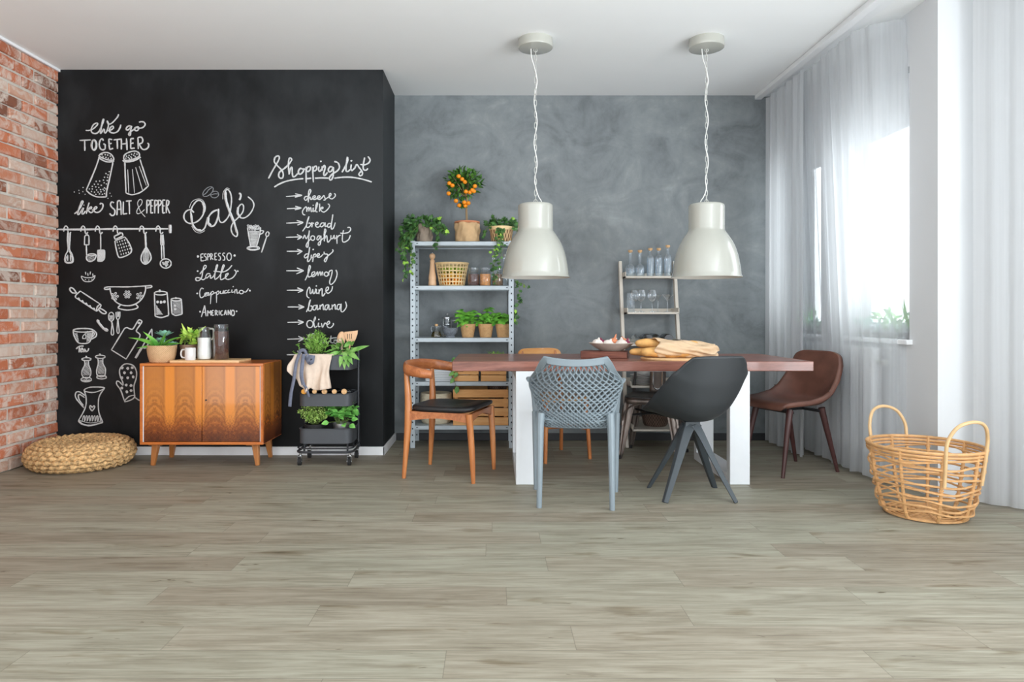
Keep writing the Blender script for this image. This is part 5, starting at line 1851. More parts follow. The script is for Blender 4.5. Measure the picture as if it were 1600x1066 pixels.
t = thing('potted_orchid_and_succulent', 'strap-leaved plant with blue-green succulent in a round jute basket pot on the sideboard', 'plant', (-2.295, 4.735, ZB_))
m = MB()
m.lathe([(0, 0), (.072, 0), (.078, .006), (.090, .05), (.096, .10), (.0965, .118), (.0905, .118), (.088, .10), (.08, .06)], 40)
m.build('basket_pot', 'jute', t, angle=60)
m = MB(); m.lathe([(.089, .10), (0, .108)], 30); m.build('soil', 'soil', t)
m = MB()
for d, L, W, b in (((-1, -.35, .75), .21, .036, .42), ((.9, -.35, .72), .19, .036, .30), ((-.85, -.6, .25), .14, .030, .28), ((.95, -.5, .38), .20, .032, .22), ((-.5, -.5, 1.0), .15, .034, .3), ((.45, -.6, 1.1), .15, .034, .25), ((.1, .4, 1), .12, .03, .3)):
    m.leaf((.0, -.03, .10), d, (0, -.6, .8), L, W, b, .35, 8, power=.6)
m.build('strap_leaves', 'leaf_orchid', t, angle=60)
m = MB()
rs = random.Random(2)
for cx, cy, cz, s in ((.0, .03, .20, 1.0), (.055, .03, .13, .8), (-.03, .04, .16, .75)):
    for k in range(20):
        a = k * 2.4; q = k / 20
        d = Vector((math.cos(a) * (.25 + q), math.sin(a) * (.25 + q), 1.15 - q)).normalized()
        m.leaf((cx + d.x * .012, cy + d.y * .012, cz - .02), d, Vector((-d.x, -d.y, 1)), .062 * s * (.6 + .5 * q), .046 * s, -.15, .35, 4, power=.9)
m.tube([(0, .03, .10), (0, .03, .19)], .008); m.tube([(.05, .03, .10), (.055, .03, .13)], .006)
m.build('succulent_rosettes', 'leaf_succulent', t, angle=60)

t = thing('potted_variegated_plant', 'bright variegated leafy plant in a taupe pot behind the mug', 'plant', (-2.165, 4.865, ZC))
pot(t, .048, .062, .10, 'taupe_pot')
m = MB(); rs = random.Random(11)
bush(m, (.012, -.01, .155), (.075, .05, .05), 46, .062, .032, .35, rs)
for k in range(5):
    d = rdir(rs, .8); m.leaf((.01, 0, .13), (d.x, d.y - .2, 1), (0, -1, .4), .13, .02, .35, .3, 6)
m.leaf((.03, 0, .15), (.7, -.2, .75), (0, -1, .5), .12, .024, .25, .3, 6)
m.build('leaves', 'leaf_pothos', t, angle=60)
m = MB()
for k in range(9):
    m.tube([(rs.uniform(-.02, .02), rs.uniform(-.02, .02), .08), (rs.uniform(-.04, .05), rs.uniform(-.03, .03), .16)], .002, 5)
m.build('stems', 'stem', t)

t = thing('mug', 'small off-white mug with handle on the left, standing on the cutting board', 'mug', (-2.083, 4.70, ZC))
m = MB(); m.lathe([(0, 0), (.032, 0), (.0345, .004), (.035, .04), (.035, .083), (.0335, .085), (.032, .083), (.032, .012), (0, .010)], 32); m.build('cup', 'white_ceramic', t)
m = MB(); m.tube(cat([(-.032, 0, .072), (-.056, 0, .070), (-.064, 0, .045), (-.056, 0, .020), (-.032, 0, .016)], 5), .0055, 8); m.build('handle', 'white_ceramic', t)

t = thing('milk_jug', 'waisted glass carafe of white milk with a white handle, on the cutting board', 'jug', (-2.018, 4.775, ZC))
pf = [(.046, .006), (.050, .04), (.047, .09), (.045, .115), (.047, .145), (.045, .165), (.038, .185), (.037, .21), (.039, .225)]
m = MB(); m.lathe([(0, 0), (.042, 0)] + pf, 32); m.tube([(.039 * math.cos(2 * PI * i / 28), .039 * math.sin(2 * PI * i / 28), .225) for i in range(28)], .002, 5, True); m.build('glass_body', 'glass', t)
m = MB(); m.lathe([(0, .004), (.041, .004)] + [(r - .003, z) for r, z in pf[:5]] + [(.043, .152), (0, .152)], 32); m.build('milk', 'milk', t)
m = MB(); m.tube(cat([(.040, 0, .215), (.062, 0, .212), (.066, 0, .19), (.063, 0, .15), (.050, 0, .140)], 5), .0065, 8); m.build('handle', 'lamp_white', t)

t = thing('ceramic_bottle', 'slim pale grey container half hidden between the milk carafe and the coffee jar', 'bottle', (-1.963, 4.865, ZC))
m = MB(); m.lathe([(0, 0), (.030, 0), (.032, .01), (.034, .13), (.030, .158), (.0, .160)], 24); m.build('body', 'bowl_ceramic', t)
glass_jar('coffee_jar', 'tall glass jar of brown coffee beans on the cutting board', 'jar', (-1.897, 4.77, ZC), .051, .225, .196, 'coffee', 'glass', neck=[(.052, .20), (.047, .212), (.047, .224)])

# ================================================================ ON THE TROLLEY
TX, TY = -1.155, 4.825
z0 = .659
t = thing('rosemary_plant', 'bushy rosemary standing in the left of the top trolley tray', 'plant', (TX - .10, TY + .02, z0))
pot(t, .04, .052, .085, 'rubber')
m = MB(); rs = random.Random(21)
ms = MB()
for k in range(46):
    a, q = rs.uniform(0, 2 * PI), rs.random() ** .6
    e = Vector((.095 * q * math.cos(a), .07 * q * math.sin(a), .20 + .06 * (1 - q) + rs.uniform(-.05, .02)))
    b = Vector((e.x * .25, e.y * .25, .07))
    mid = b.lerp(e, .5) + Vector((e.x * .2, e.y * .2, .01))
    pts = cat([b, mid, e], 6)
    ms.tube(pts, .0012, 4)
    for p in pts[3:]:
        for w in range(3):
            d = (rdir(rs) + Vector((0, 0, .9)) + Vector((e.x, e.y, 0)) * 3).normalized()
            m.leaf(p, d, rdir(rs), rs.uniform(.02, .034), .006, .1, .1, 2)
for x in (.06, .09, .12, .14):
    bush(m, (x, -.03, .09), (.03, .03, .018), 40, .022, .007, .3, rs, seg=2)
pts = cat([(-.04, 0, .08), (-.10, -.02, .13), (-.125, -.02, .17)], 6); ms.tube(pts, .001, 4)
for p in pts[5:]:
    for w in range(2): m.leaf(p, rdir(rs), rdir(rs), .02, .007, .1, .1, 2)
pts = cat([(-.05, -.02, .08), (-.12, -.04, .10), (-.155, -.04, .115)], 6); ms.tube(pts, .001, 4)
for p in pts[5:]:
    for w in range(2): m.leaf(p, rdir(rs), rdir(rs), .018, .007, .1, .1, 2)
m.build('leaves', 'leaf_herb', t, angle=None); ms.build('stems', 'stem', t)

t = thing('sage_plant', 'broad-leaved green herb spilling over the right of the top trolley tray', 'plant', (TX + .115, TY - .01, z0))
pot(t, .045, .055, .085, 'steel')
m = MB(); rs = random.Random(31); ms = MB()
bush(m, (-.005, -.03, .135), (.10, .07, .06), 64, .075, .028, .1, rs, bend=.35, power=.8) if False else bush(m, (-.005, -.03, .135), (.10, .07, .06), 64, .075, .028, .1, rs, bend=.35)
for d, L, W, b in (((.95, -.3, .35), .15, .03, .2), ((.2, -.8, -.5), .10, .034, .3), ((.55, -.7, -.8), .11, .036, .2), ((-.1, -.8, -.9), .12, .034, .2), ((-.7, -.6, -.2), .09, .03, .3), ((.7, -.7, -.3), .12, .036, .3), ((.1, -.4, -1), .13, .034, .05), ((.32, -.4, -1), .12, .038, .05)):
    d = Vector(d).normalized()
    m.leaf(Vector((.01 + d.x * .04, -.10, .12)), d, (0, -1, .35), L, W, b, .2, 6)
    ms.tube([(.0, -.04, .09), (.01 + d.x * .04, -.10, .12)], .0018, 5)
m.build('leaves', 'leaf_sage', t, angle=60); ms.build('stems', 'stem', t)

glass_jar('glass_jar', 'empty clear glass jar at the back of the top trolley tray', 'jar', (TX + .045, TY + .085, z0), .042, .205, .0, None, None, neck=[(.042, .165), (.036, .18), (.037, .205)])

t = thing('wooden_spoon', 'round-headed wooden spoon standing in the top trolley tray', 'spoon', (TX + .058, TY + .07, z0))
m = MB(); m.tube([(.025, .0, .0), (.010, .01, .16)], [.006, .007], 8)
Rm = Matrix.Rotation(.12, 3, 'Y')
m.ball((.008, .012, .202), (.031, .008, .054), 16, 10, M3=Rm); m.build('spoon', 'pale_wood', t)
t = thing('slotted_spatula', 'wide slotted wooden spatula standing in the top trolley tray', 'spatula', (TX + .122, TY + .065, z0 - .0))
m = MB()
m.tube([(-.02, 0, 0), (.008, .008, .19)], [.006, .008], 8)
def sp(x, z, y=0): return (x, .006 + y, z)
out = [(-.002, .175), (-.034, .27), (-.030, .283), (.0, .288), (.030, .292), (.062, .296), (.064, .282), (.055, .24), (.024, .172)]
# blade with three slots: build as strips
m2 = [(-.034, .012), (-.012, .006), (.002, .006), (.016, .010)]
def quad(a, b, c, d_):
    m.poly([sp(*a), sp(*b), sp(*c), sp(*d_)], (0, .006, 0))
quad((-.002, .172), (.026, .172), (.050, .228), (-.022, .228))
quad((-.022, .228), (-.012, .228), (-.012, .268), (-.034, .268))
for x in (-.007, .007):
    quad((x, .228), (x + .009, .228), (x + .009, .268), (x, .268))
quad((.021, .228), (.050, .228), (.062, .268), (.021, .268))
m.poly([sp(-.034, .268), sp(.062, .268), sp(.064, .296), sp(.030, .291), sp(-.030, .284)], (0, .006, 0))
m.v = [(x_, y_, z_ * .89) for x_, y_, z_ in m.v]
m.build('spatula', 'pale_wood', t, angle=30)

t = thing('apron', 'beige linen apron with blue tapes draped over the front of the top trolley tray', 'cloth', (TX, TY, 0))
def apr(u, v):
    x = lerp(-.205, .045, u)
    hem = curve1([(0, .655), (.12, .60), (.22, .545), (.38, .505), (.52, .535), (.66, .515), (.8, .525), (1, .533)], u)[0]
    topz = .763
    if v < .22:                       # lies over the rim into the tray
        q = v / .22
        return (x * 1.0 + .02, lerp(-.05, -.142, q), .700 + .066 * math.sin(q * PI / 2) - .0)
    q = (v - .22) / .78
    z = lerp(topz, hem, q)
    y = -.146 - .004 * q - .016 * q ** .7 * (1 + math.sin(u * 15 + q * 1.5) + .6 * math.sin(u * 33 + 1)) * (.3 + q)
    xx = x - (.030 * (1 - u) ** 2) * math.sin(min(1, q * 1.6) * PI / 2) + .008 * math.sin(q * 6 + u * 8)
    return (xx, y - .003, z)
m = MB(); m.grid(apr, 40, 30); m.build('cloth', 'linen', t, angle=None, solid=.0025, offset=1)
def tape(name, pts, w):
    m = MB()
    pts = cat(pts, 8)
    vs, fs = [], []
    for i, p in enumerate(pts):
        tg = (pts[min(i + 1, len(pts) - 1)] - pts[max(i - 1, 0)]).normalized()
        sd = Vector((tg.z, .15 * math.sin(i * .4), -tg.x)).normalized()
        vs += [p - sd * w / 2, p + sd * w / 2]
    for i in range(len(pts) - 1):
        fs.append((i * 2, i * 2 + 1, i * 2 + 3, i * 2 + 2))
    m.add(vs, fs); return m.build(name, 'blue_tape', t, angle=None, solid=.002)
tape('tape', [(-.165, -.172, .765), (-.185, -.176, .70), (-.195, -.19, .60), (-.215, -.19, .50), (-.225, -.185, .41)], .022)
tape('tape', [(-.135, -.172, .768), (-.140, -.186, .70), (-.142, -.198, .62), (-.128, -.20, .56)], .026)
tape('tape', [(-.128, -.20, .56), (-.112, -.195, .54), (-.10, -.19, .50), (-.098, -.18, .475)], .018)
tape('tape', [(-.17, -.158, .765), (-.155, -.170, .790), (-.13, -.172, .792), (-.118, -.168, .765)], .022)
tape('tape', [(-.12, -.17, .755), (-.10, -.176, .735), (-.085, -.178, .715), (-.078, -.174, .76)], .045)

bt = thing('wine_bottle', 'dark bottle with orange capsule lying first from the left in the middle trolley tray', 'bottle', (TX - .138, TY, .461), 0, 'bottles lying in the middle trolley tray')
m = MB()
m.lathe([(0, -.135), (.030, -.135), (.033, -.128), (.033, .045), (.028, .075), (.014, .10), (.0125, .135), (.0145, .137), (.0145, .146), (0, .146)], 20)
vs = []
for x, y, z in m.v:      # lay down: axis points to the camera and slightly up
    p = Vector((x, -z, y)); p = Matrix.Rotation(-.20, 3, 'X') @ p
    vs.append(tuple(p + Vector((0, -.006, .018))))
m.v = vs
m.build('bottle', 'glass_dark', bt)
def corkmesh(r):
    m = MB(); m.lathe([(0, .140), (r, .140), (r, .150), (r * .9, .154), (0, .154)], 16)
    m.v = [tuple(Matrix.Rotation(-.20, 3, 'X') @ Vector((x, -z, y)) + Vector((0, -.006, .018))) for x, y, z in m.v]
    return m
corkmesh(.0185).build('capsule', 'orange_cap', bt)
for i, (dx, r, lab) in enumerate(((-.066, .0155, 'second from the left, small pale cork'), (.002, .0185, 'in the centre, large pale cork'), (.07, .0165, 'fourth from the left, tan cork'), (.137, .019, 'farthest right, large pale cork'))):
    b = bt.copy(); COL.objects.link(b); b.location = (TX + dx, TY, .461)
    b['label'] = 'dark bottle lying in the middle trolley tray, ' + lab
    c = [o for o in bt.children if o.name.startswith('bottle')][0].copy(); COL.objects.link(c); c.parent = b
    corkmesh(r).build('cork', 'cork', b)

t = thing('thyme_plant', 'round ball of thyme in a black pot at the left of the bottom trolley tray', 'plant', (TX - .095, TY - .03, .152))
pot(t, .055, .075, .12, 'rubber')
m = MB(); rs = random.Random(41); ms = MB()
for k in range(90):
    d = rdir(rs, .35)
    e = Vector((d.x * .115, d.y * .10, .205 + d.z * .085))
    b = Vector((e.x * .2, e.y * .2, .115))
    pts = cat([b, b.lerp(e, .5) + Vector((0, 0, .01)), e], 6)
    ms.tube(pts, .0011, 4)
    for p in pts[4:]:
        for w in range(2):
            m.leaf(p, rdir(rs, .2), rdir(rs), rs.uniform(.010, .016), .009, .1, .1, 2)
m.build('leaves', 'leaf_thyme', t, angle=None); ms.build('stems', 'stem', t)

t = thing('mint_plant', 'leafy mint in a shiny metal pot at the right of the bottom trolley tray', 'plant', (TX + .095, TY - .035, .152))
pot(t, .05, .062, .125, 'steel')
m = MB(); rs = random.Random(51); ms = MB()
for k in range(20):
    a = rs.uniform(0, 2 * PI); q = rs.uniform(.4, 1)
    e = Vector((.125 * q * math.cos(a), .075 * q * math.sin(a) - .01, .19 + rs.uniform(.0, .085)))
    b = Vector((e.x * .3, e.y * .3, .11))
    pts = cat([b, b.lerp(e, .55) + Vector((0, 0, .025)), e], 5)
    ms.tube(pts, .0016, 5)
    for p in pts[4::2]:
        for sgn in (-1, 1):
            d = (Vector((math.cos(a + sgn * 1.1), math.sin(a + sgn * 1.1), .2)) + rdir(rs) * .4).normalized()
            m.leaf(p, d, (rs.uniform(-.3, .3), -.6, .9), rs.uniform(.04, .056), .032, .3, .2, 4)
for d in ((-1, -.5, -.05), (.9, -.6, -.25), (.4, -1, -.1), (1, -.4, .2)):
    d = Vector(d).normalized(); p = Vector((0, -.02, .14)); q = p + d * .085
    ms.tube([p, q], .0014, 5); m.leaf(q, d, (0, -.8, .6), .052, .040, .2, .2, 4)
m.build('leaves', 'leaf_mint', t, angle=60); ms.build('stems', 'stem', t)

# ================================================================ METAL SHELF UNIT
UX0, UX1, UY0, UY1 = -.642, .164, 5.30, 5.612
t = thing('metal_shelf_unit', 'grey perforated metal shelf unit against the plaster wall', 'shelf', ((UX0 + UX1) / 2, (UY0 + UY1) / 2, 0))
hw, hd = (UX1 - UX0) / 2, (UY1 - UY0) / 2
ZS = [1.606, 1.262, .856, .516, .175]
pm = None
for sx in (-1, 1):
    for sy in (-1, 1):
        m = MB()
        x, y = sx * hw, sy * hd
        fl = .038 if sy < 0 else .036
        m.box2((x, y, 0), (x - sx * fl, y - sy * .002, 1.61)); m.box2((x, y, 0), (x - sx * .002, y - sy * fl, 1.61))
        for k in range(31):
            z = .05 + k * .05
            yy = y - .0008 if sy < 0 else y - .0045
            m.box((x - sx * fl * .5, yy, z), (.010, .002, .012), k=1)
            m.box((x - sx * .001, y - sy * .02, z), (.0035, .012, .010), k=1)
        m.build('post', ['shelf_metal', 'hole'], t, angle=30)
for i, z in enumerate(ZS):
    m = MB()
    a, b = hw - .004, hd - .004
    m.box2((-a, -b, z - .002), (a, b, z))
    m.box2((-a, -b, z - .032), (a, -b + .002, z)); m.box2((-a, b - .002, z - .032), (a, b, z))
    m.box2((-a, -b, z - .032), (-a + .002, b, z)); m.box2((a - .002, -b, z - .032), (a, b, z))
    m.box2((-a, -b, z - .033), (a, -b + .014, z - .031)); m.box2((-a, -.05, z - .03), (a, .05, z - .002))
    for sx in (-1, 1):
        m.box((sx * (a - .05), -b - .0006, z - .016), (.014, .002, .006), k=1)
    m.build('shelf', ['shelf_metal', 'hole'], t, angle=30)

# top shelf
t = thing('ivy_plant', 'dark trailing ivy in a crumpled grey paper pot on the left of the top shelf', 'plant', (-.545, 5.44, ZS[0]))
def paperpot(t, r0, r1, h, mat, seed, name='paper_pot', rimmat=None):
    rs = random.Random(seed); m = MB()
    nu, nv = 40, 10
    ph = [rs.uniform(0, 6) for _ in range(8)]
    def fn(u, v):
        a = 2 * PI * u
        q = .0035 * math.sin(7 * a + ph[0] + 4 * v) + .003 * math.sin(13 * a - 7 * v + ph[1]) + .0025 * math.sin(5 * a + 11 * v + ph[2])
        r = lerp(r0, r1, v) + q * (1.3 if v > .1 else .4)
        return (r * math.cos(a), r * math.sin(a), h * v + .004 * math.sin(6 * a + ph[3]) * v)
    m.grid(fn, nu, nv, closed_u=True)
    m.lathe([(0, .001), (r0 * .97, .001)], nu)
    m.build(name, mat, t, angle=50)
    m = MB(); m.lathe([(r1 - .008, h * .86), (0, h * .88)], 28); m.build('soil', 'soil', t)
paperpot(t, .060, .064, .145, 'bark', 1)
ms, ml = MB(), MB(); rs = random.Random(61)
def L_(px, py, d, base): return tuple(P(px, py, d) - Vector(base))
bo_ = (-.545, 5.44, ZS[0])
bush(ml, (-.03, -.01, .165), (.15, .10, .045), 150, .036, .03, -.1, rs, kind='ivy')
bush(ml, (-.13, -.06, .06), (.055, .05, .10), 110, .034, .03, -.3, rs, kind='ivy')
bush(ml, (.11, -.04, .12), (.05, .05, .05), 50, .032, .03, -.1, rs, kind='ivy')
for path in ([(655, 352, 5.4), (634, 372, 5.27), (632, 398, 5.25), (640, 418, 5.25)], [(650, 352, 5.4), (628, 380, 5.26), (633, 410, 5.25), (630, 440, 5.25)],
             [(656, 350, 5.4), (641, 370, 5.26), (644, 400, 5.25), (642, 424, 5.25)], [(680, 350, 5.4), (692, 358, 5.3), (700, 366, 5.27)],
             [(665, 348, 5.38), (685, 362, 5.28), (681, 380, 5.26), (679, 392, 5.26)], [(655, 345, 5.45), (642, 338, 5.42), (638, 333, 5.4)], [(680, 345, 5.45), (688, 342, 5.42), (692, 341, 5.4)],
             [(652, 352, 5.4), (624, 384, 5.28), (622, 392, 5.27)], [(650, 350, 5.4), (640, 385, 5.25), (646, 405, 5.25)]):
    vine(ms, ml, [L_(a, b, c, bo_) for a, b, c in path], .036, .015, rs, young=.06)
ml.build('leaves', ['leaf_ivy', 'leaf_ivy_new'], t, angle=None); ms.build('stems', 'stem', t)

t = thing('orange_tree', 'small orange tree with ripe fruit in a kraft paper pot, middle of the top shelf', 'plant', (-.205, 5.46, ZS[0]))
paperpot(t, .094, .098, .158, 'kraft', 2)
m = MB(); m.lathe([(.080, .160), (.098, .158), (.102, .163), (.101, .172), (.094, .174), (.088, .168), (.084, .15)], 36); m.build('pot_rim', 'terracotta', t)
m = MB(); m.tube(cat([(.0, 0, .14), (-.006, 0, .26), (.0, 0, .34), (-.01, 0, .42)], 6), [lerp(.010, .006, i / 18) for i in range(19)], 10)
for k in range(12):
    d = rdir(random.Random(k), .5); m.tube([(-.008, 0, .37), (-.03 + d.x * .12, d.y * .1, .47 + d.z * .10)], .003, 5)
m.build('trunk', 'trunk', t)
m = MB(); rs = random.Random(71)
bush(m, (-.03, 0, .50), (.165, .13, .115), 420, .055, .024, .25, rs, bend=.25, shell=.2)
bush(m, (-.05, 0, .39), (.10, .08, .05), 70, .05, .022, -.1, rs, bend=.25)
bush(m, (-.04, -.02, .305), (.05, .05, .03), 22, .045, .022, 0, rs, bend=.25)
m.build('leaves', 'leaf_citrus', t, angle=60)
ft = (-.205, 5.46, ZS[0])
for i, (px, py) in enumerate(((716.5, 275.5), (722, 280), (726.5, 284.5), (702, 286.5), (707, 290), (701, 302.5), (742, 291), (738, 297), (734, 300.5), (728, 299.5), (740.5, 299), (717.5, 321), (725.5, 316.5), (732, 317.5), (727, 321.5), (712.5, 314))):
    m = MB(); p = P(px, py, 5.34 + (i % 3) * .012) - Vector(ft)
    m.ball(p, (.0175, .0175, .0165), 12, 8); m.build('orange', 'orange', t, angle=None)

t = thing('ivy_plant', 'trailing ivy in a lattice-woven basket on the top shelf, beside the left lamp', 'plant', (.068, 5.45, ZS[0]))
m = MB(); m.lathe([(0, 0), (.075, 0), (.080, .005), (.092, .10), (.094, .105)], 36); m.build('basket', 'lattice_basket', t, angle=60)
m = MB(); m.lathe([(.094, .100), (.097, .102), (.098, .128), (.094, .13), (.088, .128), (.088, .10)], 36); m.build('basket_rim', 'rattan_lt', t)
m = MB(); m.lathe([(.088, .112), (0, .118)], 28); m.build('soil', 'soil', t)
ms, ml = MB(), MB(); rs = random.Random(81); bo_ = (.068, 5.45, ZS[0])
bush(ml, (.01, 0, .155), (.13, .09, .035), 120, .036, .03, -.05, rs, kind='ivy')
for path in ([(784, 350, 5.4), (778, 362, 5.30), (777, 378, 5.27), (772, 398, 5.26)], [(786, 350, 5.4), (783, 366, 5.3), (781, 384, 5.27), (766, 392, 5.26)], [(782, 350, 5.4), (780, 380, 5.27), (770, 410, 5.26), (772, 432, 5.26), (776, 446, 5.26)],
             [(786, 350, 5.4), (786, 385, 5.27), (780, 412, 5.26), (775, 436, 5.26)], [(772, 350, 5.42), (760, 358, 5.36), (754, 372, 5.33)], [(800, 350, 5.42), (808, 362, 5.35), (806, 375, 5.33)],
             [(776, 346, 5.45), (770, 337, 5.42), (769, 334, 5.4)], [(795, 345, 5.45), (800, 340, 5.42)], [(780, 350, 5.4), (776, 392, 5.26), (770, 422, 5.26)],
             [(800, 352, 5.42), (815, 372, 5.36), (808, 410, 5.34), (806, 440, 5.33), (812, 452, 5.33), (809, 475, 5.33), (804, 490, 5.33), (802, 502, 5.33)], [(806, 440, 5.33), (818, 444, 5.32), (826, 450, 5.31)], [(811, 462, 5.33), (816, 474, 5.32)], [(803, 490, 5.33), (806, 505, 5.32)]):
    vine(ms, ml, [L_(a, b, c, bo_) for a, b, c in path], .034, .022, rs, young=.10)
ml.build('leaves', ['leaf_ivy', 'leaf_ivy_new'], t, angle=None); ms.build('stems', 'stem', t)

# second shelf
t = thing('pepper_mill', 'tall turned beech pepper mill on the second shelf', 'pepper mill', (-.48, 5.42, ZS[1]))
m = MB(); m.lathe([(0, 0), (.030, 0), (.032, .006), (.031, .03), (.029, .05), (.0315, .056), (.030, .075), (.024, .11), (.019, .16), (.018, .195), (.021, .203), (.0, .204)], 24); m.build('body', 'pale_wood', t)
m = MB(); m.lathe([(0, .203), (.016, .203), (.013, .212), (.020, .222), (.0245, .236), (.022, .25), (.012, .259), (0, .26)], 20); m.build('head', 'pale_wood', t)
m = MB(); m.ball((0, 0, .264), .0065, 10, 6); m.build('knob', 'chrome', t)

t = thing('bamboo_fruit_basket', 'openwork bamboo basket of square holes full of fruit on the second shelf', 'basket', (-.325, 5.445, ZS[1]))
m = MB()
rb = lambda z: lerp(.098, .130, z / .182)
for i in range(7):
    z = .006 + i * .028
    m.lathe([(rb(z) - .002, z - .0045), (rb(z) + .001, z - .0045), (rb(z) + .001, z + .0045), (rb(z) - .002, z + .0045), (rb(z) - .002, z - .0045)], 40)
for i in range(26):
    a = 2 * PI * i / 26
    m.beam((rb(0) * math.cos(a), rb(0) * math.sin(a), 0), (rb(.18) * math.cos(a), rb(.18) * math.sin(a), .18), .0085, .003, up=(math.cos(a), math.sin(a), 0))
m.lathe([(0, .001), (.098, .001)], 30)
m.build('basket_weave', 'rattan_lt', t, angle=40)
m = MB(); m.lathe([(.126, .176), (.134, .176), (.135, .186), (.126, .186), (.126, .176)], 40); m.build('rim', 'rattan_lt', t)
rs = random.Random(91)
fr0 = {}
spots = []
for lay, (z, rad, nn) in enumerate(((.032, .058, 6), (.082, .064, 6), (.130, .070, 7))):
    for i in range(nn):
        a = 2 * PI * i / nn + lay * .5
        spots.append((lay, -.325 + rad * math.cos(a), 5.445 + rad * math.sin(a), ZS[1] + z + .003))
for i, (lay, x, y, z) in enumerate(spots):
    kind = ('orange', 'lemon', 'lime')[lay]
    if kind not in fr0:
        m = MB(); m.ball((0, 0, 0), (.030, .030, .028), 14, 9)
        o = m.build(kind, kind, None, angle=None); fr0[kind] = o
    else:
        o = fr0[kind].copy(); COL.objects.link(o)
    o.location = (x, y, z)
    tag(o, {'orange': 'orange lying in the bottom of the bamboo fruit basket', 'lemon': 'yellow fruit in the middle layer of the bamboo fruit basket', 'lime': 'green fruit at the top of the bamboo fruit basket'}[kind], 'fruit', {'orange': 'oranges in the bamboo basket', 'lemon': 'yellow fruit in the bamboo basket', 'lime': 'green fruit in the bamboo basket'}[kind])

sq = [(.047, .095), (.040, .108), (.038, .125)]
for x, fm, lab in ((-.153, 'beans', 'square glass jar of dark beans, left of the three on the second shelf'), (-.060, 'pasta', 'square glass jar of orange dried pasta on the second shelf'), (.040, 'mixed', 'glass jar of mixed dried food, partly behind hanging ivy on the second shelf')):
    glass_jar('storage_jar', lab, 'jar', (x, 5.40, ZS[1]), .045, .125, .094, fm, 'glass', n=24, neck=sq, group='glass storage jars on the second shelf')
for x, lab in ((.005, 'tall slim glass bottle behind the ivy on the second shelf'), (.098, 'tall slim glass bottle with pale cap, half hidden by the left lamp')):
    t = glass_jar('glass_bottle', lab, 'bottle', (x, 5.52, ZS[1]), .034, .24, 0, None, 'lamp_white' if x > .05 else None, n=20, neck=[(.034, .13), (.026, .155), (.014, .18), (.013, .24)], glassmat='glass_frost')

# third shelf
t = thing('oil_cruet', 'small glass cruet half full of olive oil on the third shelf', 'cruet', (-.447, 5.41, ZS[2]))
m = MB(); m.lathe([(0, 0), (.040, 0), (.044, .006), (.043, .02), (.034, .045), (.018, .066), (.015, .085), (.018, .092)], 24); m.build('glass_body', 'glass', t)
m = MB(); m.lathe([(0, .004), (.038, .004), (.041, .008), (.040, .02), (.031, .045), (0, .046)], 24); m.build('oil', 'glass_oil', t)
m = MB(); m.lathe([(0, .088), (.012, .088), (.013, .106), (0, .107)], 14); m.build('cork', 'cork', t)
m = MB(); m.tube(cat([(-.016, 0, .085), (-.034, 0, .085), (-.040, 0, .065), (-.034, 0, .045)], 5), .0045, 7); m.build('handle', 'glass_frost', t)
m = MB(); m.tube(cat([(.014, 0, .07), (.028, 0, .085), (.038, 0, .09)], 5), .006, 8); m.build('spout', 'glass_frost', t)
t = thing('french_press', 'steel framed glass coffee press behind the mortar on the third shelf', 'coffee press', (-.368, 5.53, ZS[2]))
m = MB(); m.lathe([(0, .01), (.040, .01), (.042, .015), (.042, .15)], 24); m.build('glass_body', 'glass', t)
m = MB()
for z in (.012, .148):
    m.tube([(.044 * math.cos(2 * PI * i / 24), .044 * math.sin(2 * PI * i / 24), z) for i in range(24)], .0035, 6, True)
for k in range(4):
    a = PI / 4 + k * PI / 2
    m.tube([(.045 * math.cos(a), .045 * math.sin(a), 0), (.045 * math.cos(a), .045 * math.sin(a), .15)], .003, 6)
m.build('frame', 'steel', t)
m = MB(); m.lathe([(0, .152), (.046, .152), (.046, .158), (.02, .166), (0, .167)], 24); m.tube([(0, 0, .10), (0, 0, .18)], .0025, 6); m.ball((0, 0, .183), .0085, 10, 8); m.lathe([(0, .10), (.038, .10), (.038, .105), (0, .105)], 20); m.build('plunger', 'steel', t)
m = MB(); m.tube(cat([(.044, 0, .13), (.078, 0, .13), (.082, 0, .08), (.074, 0, .035), (.044, 0, .03)], 5), .0045, 8); m.build('handle', 'white_ceramic', t)
t = thing('mortar', 'grey granite mortar on the third shelf, in front of the coffee press', 'mortar', (-.338, 5.40, ZS[2]))
m = MB(); m.lathe([(0, 0), (.040, 0), (.042, .006), (.034, .014), (.046, .028), (.058, .05), (.061, .072), (.056, .075), (.048, .055), (.02, .03), (0, .026)], 32); m.build('bowl', 'granite', t)
t = thing('pestle', 'dark stone pestle leaning in the granite mortar', 'pestle', (-.338, 5.40, ZS[2] + .034))
m = MB(); m.tube(cat([(.01, 0, .0), (-.02, -.005, .03), (-.045, -.01, .055)], 5), [.010, .011, .010, .0095, .009, .009, .009, .0095, .011, .013, .012], 10); m.build('pestle', 'granite', t)
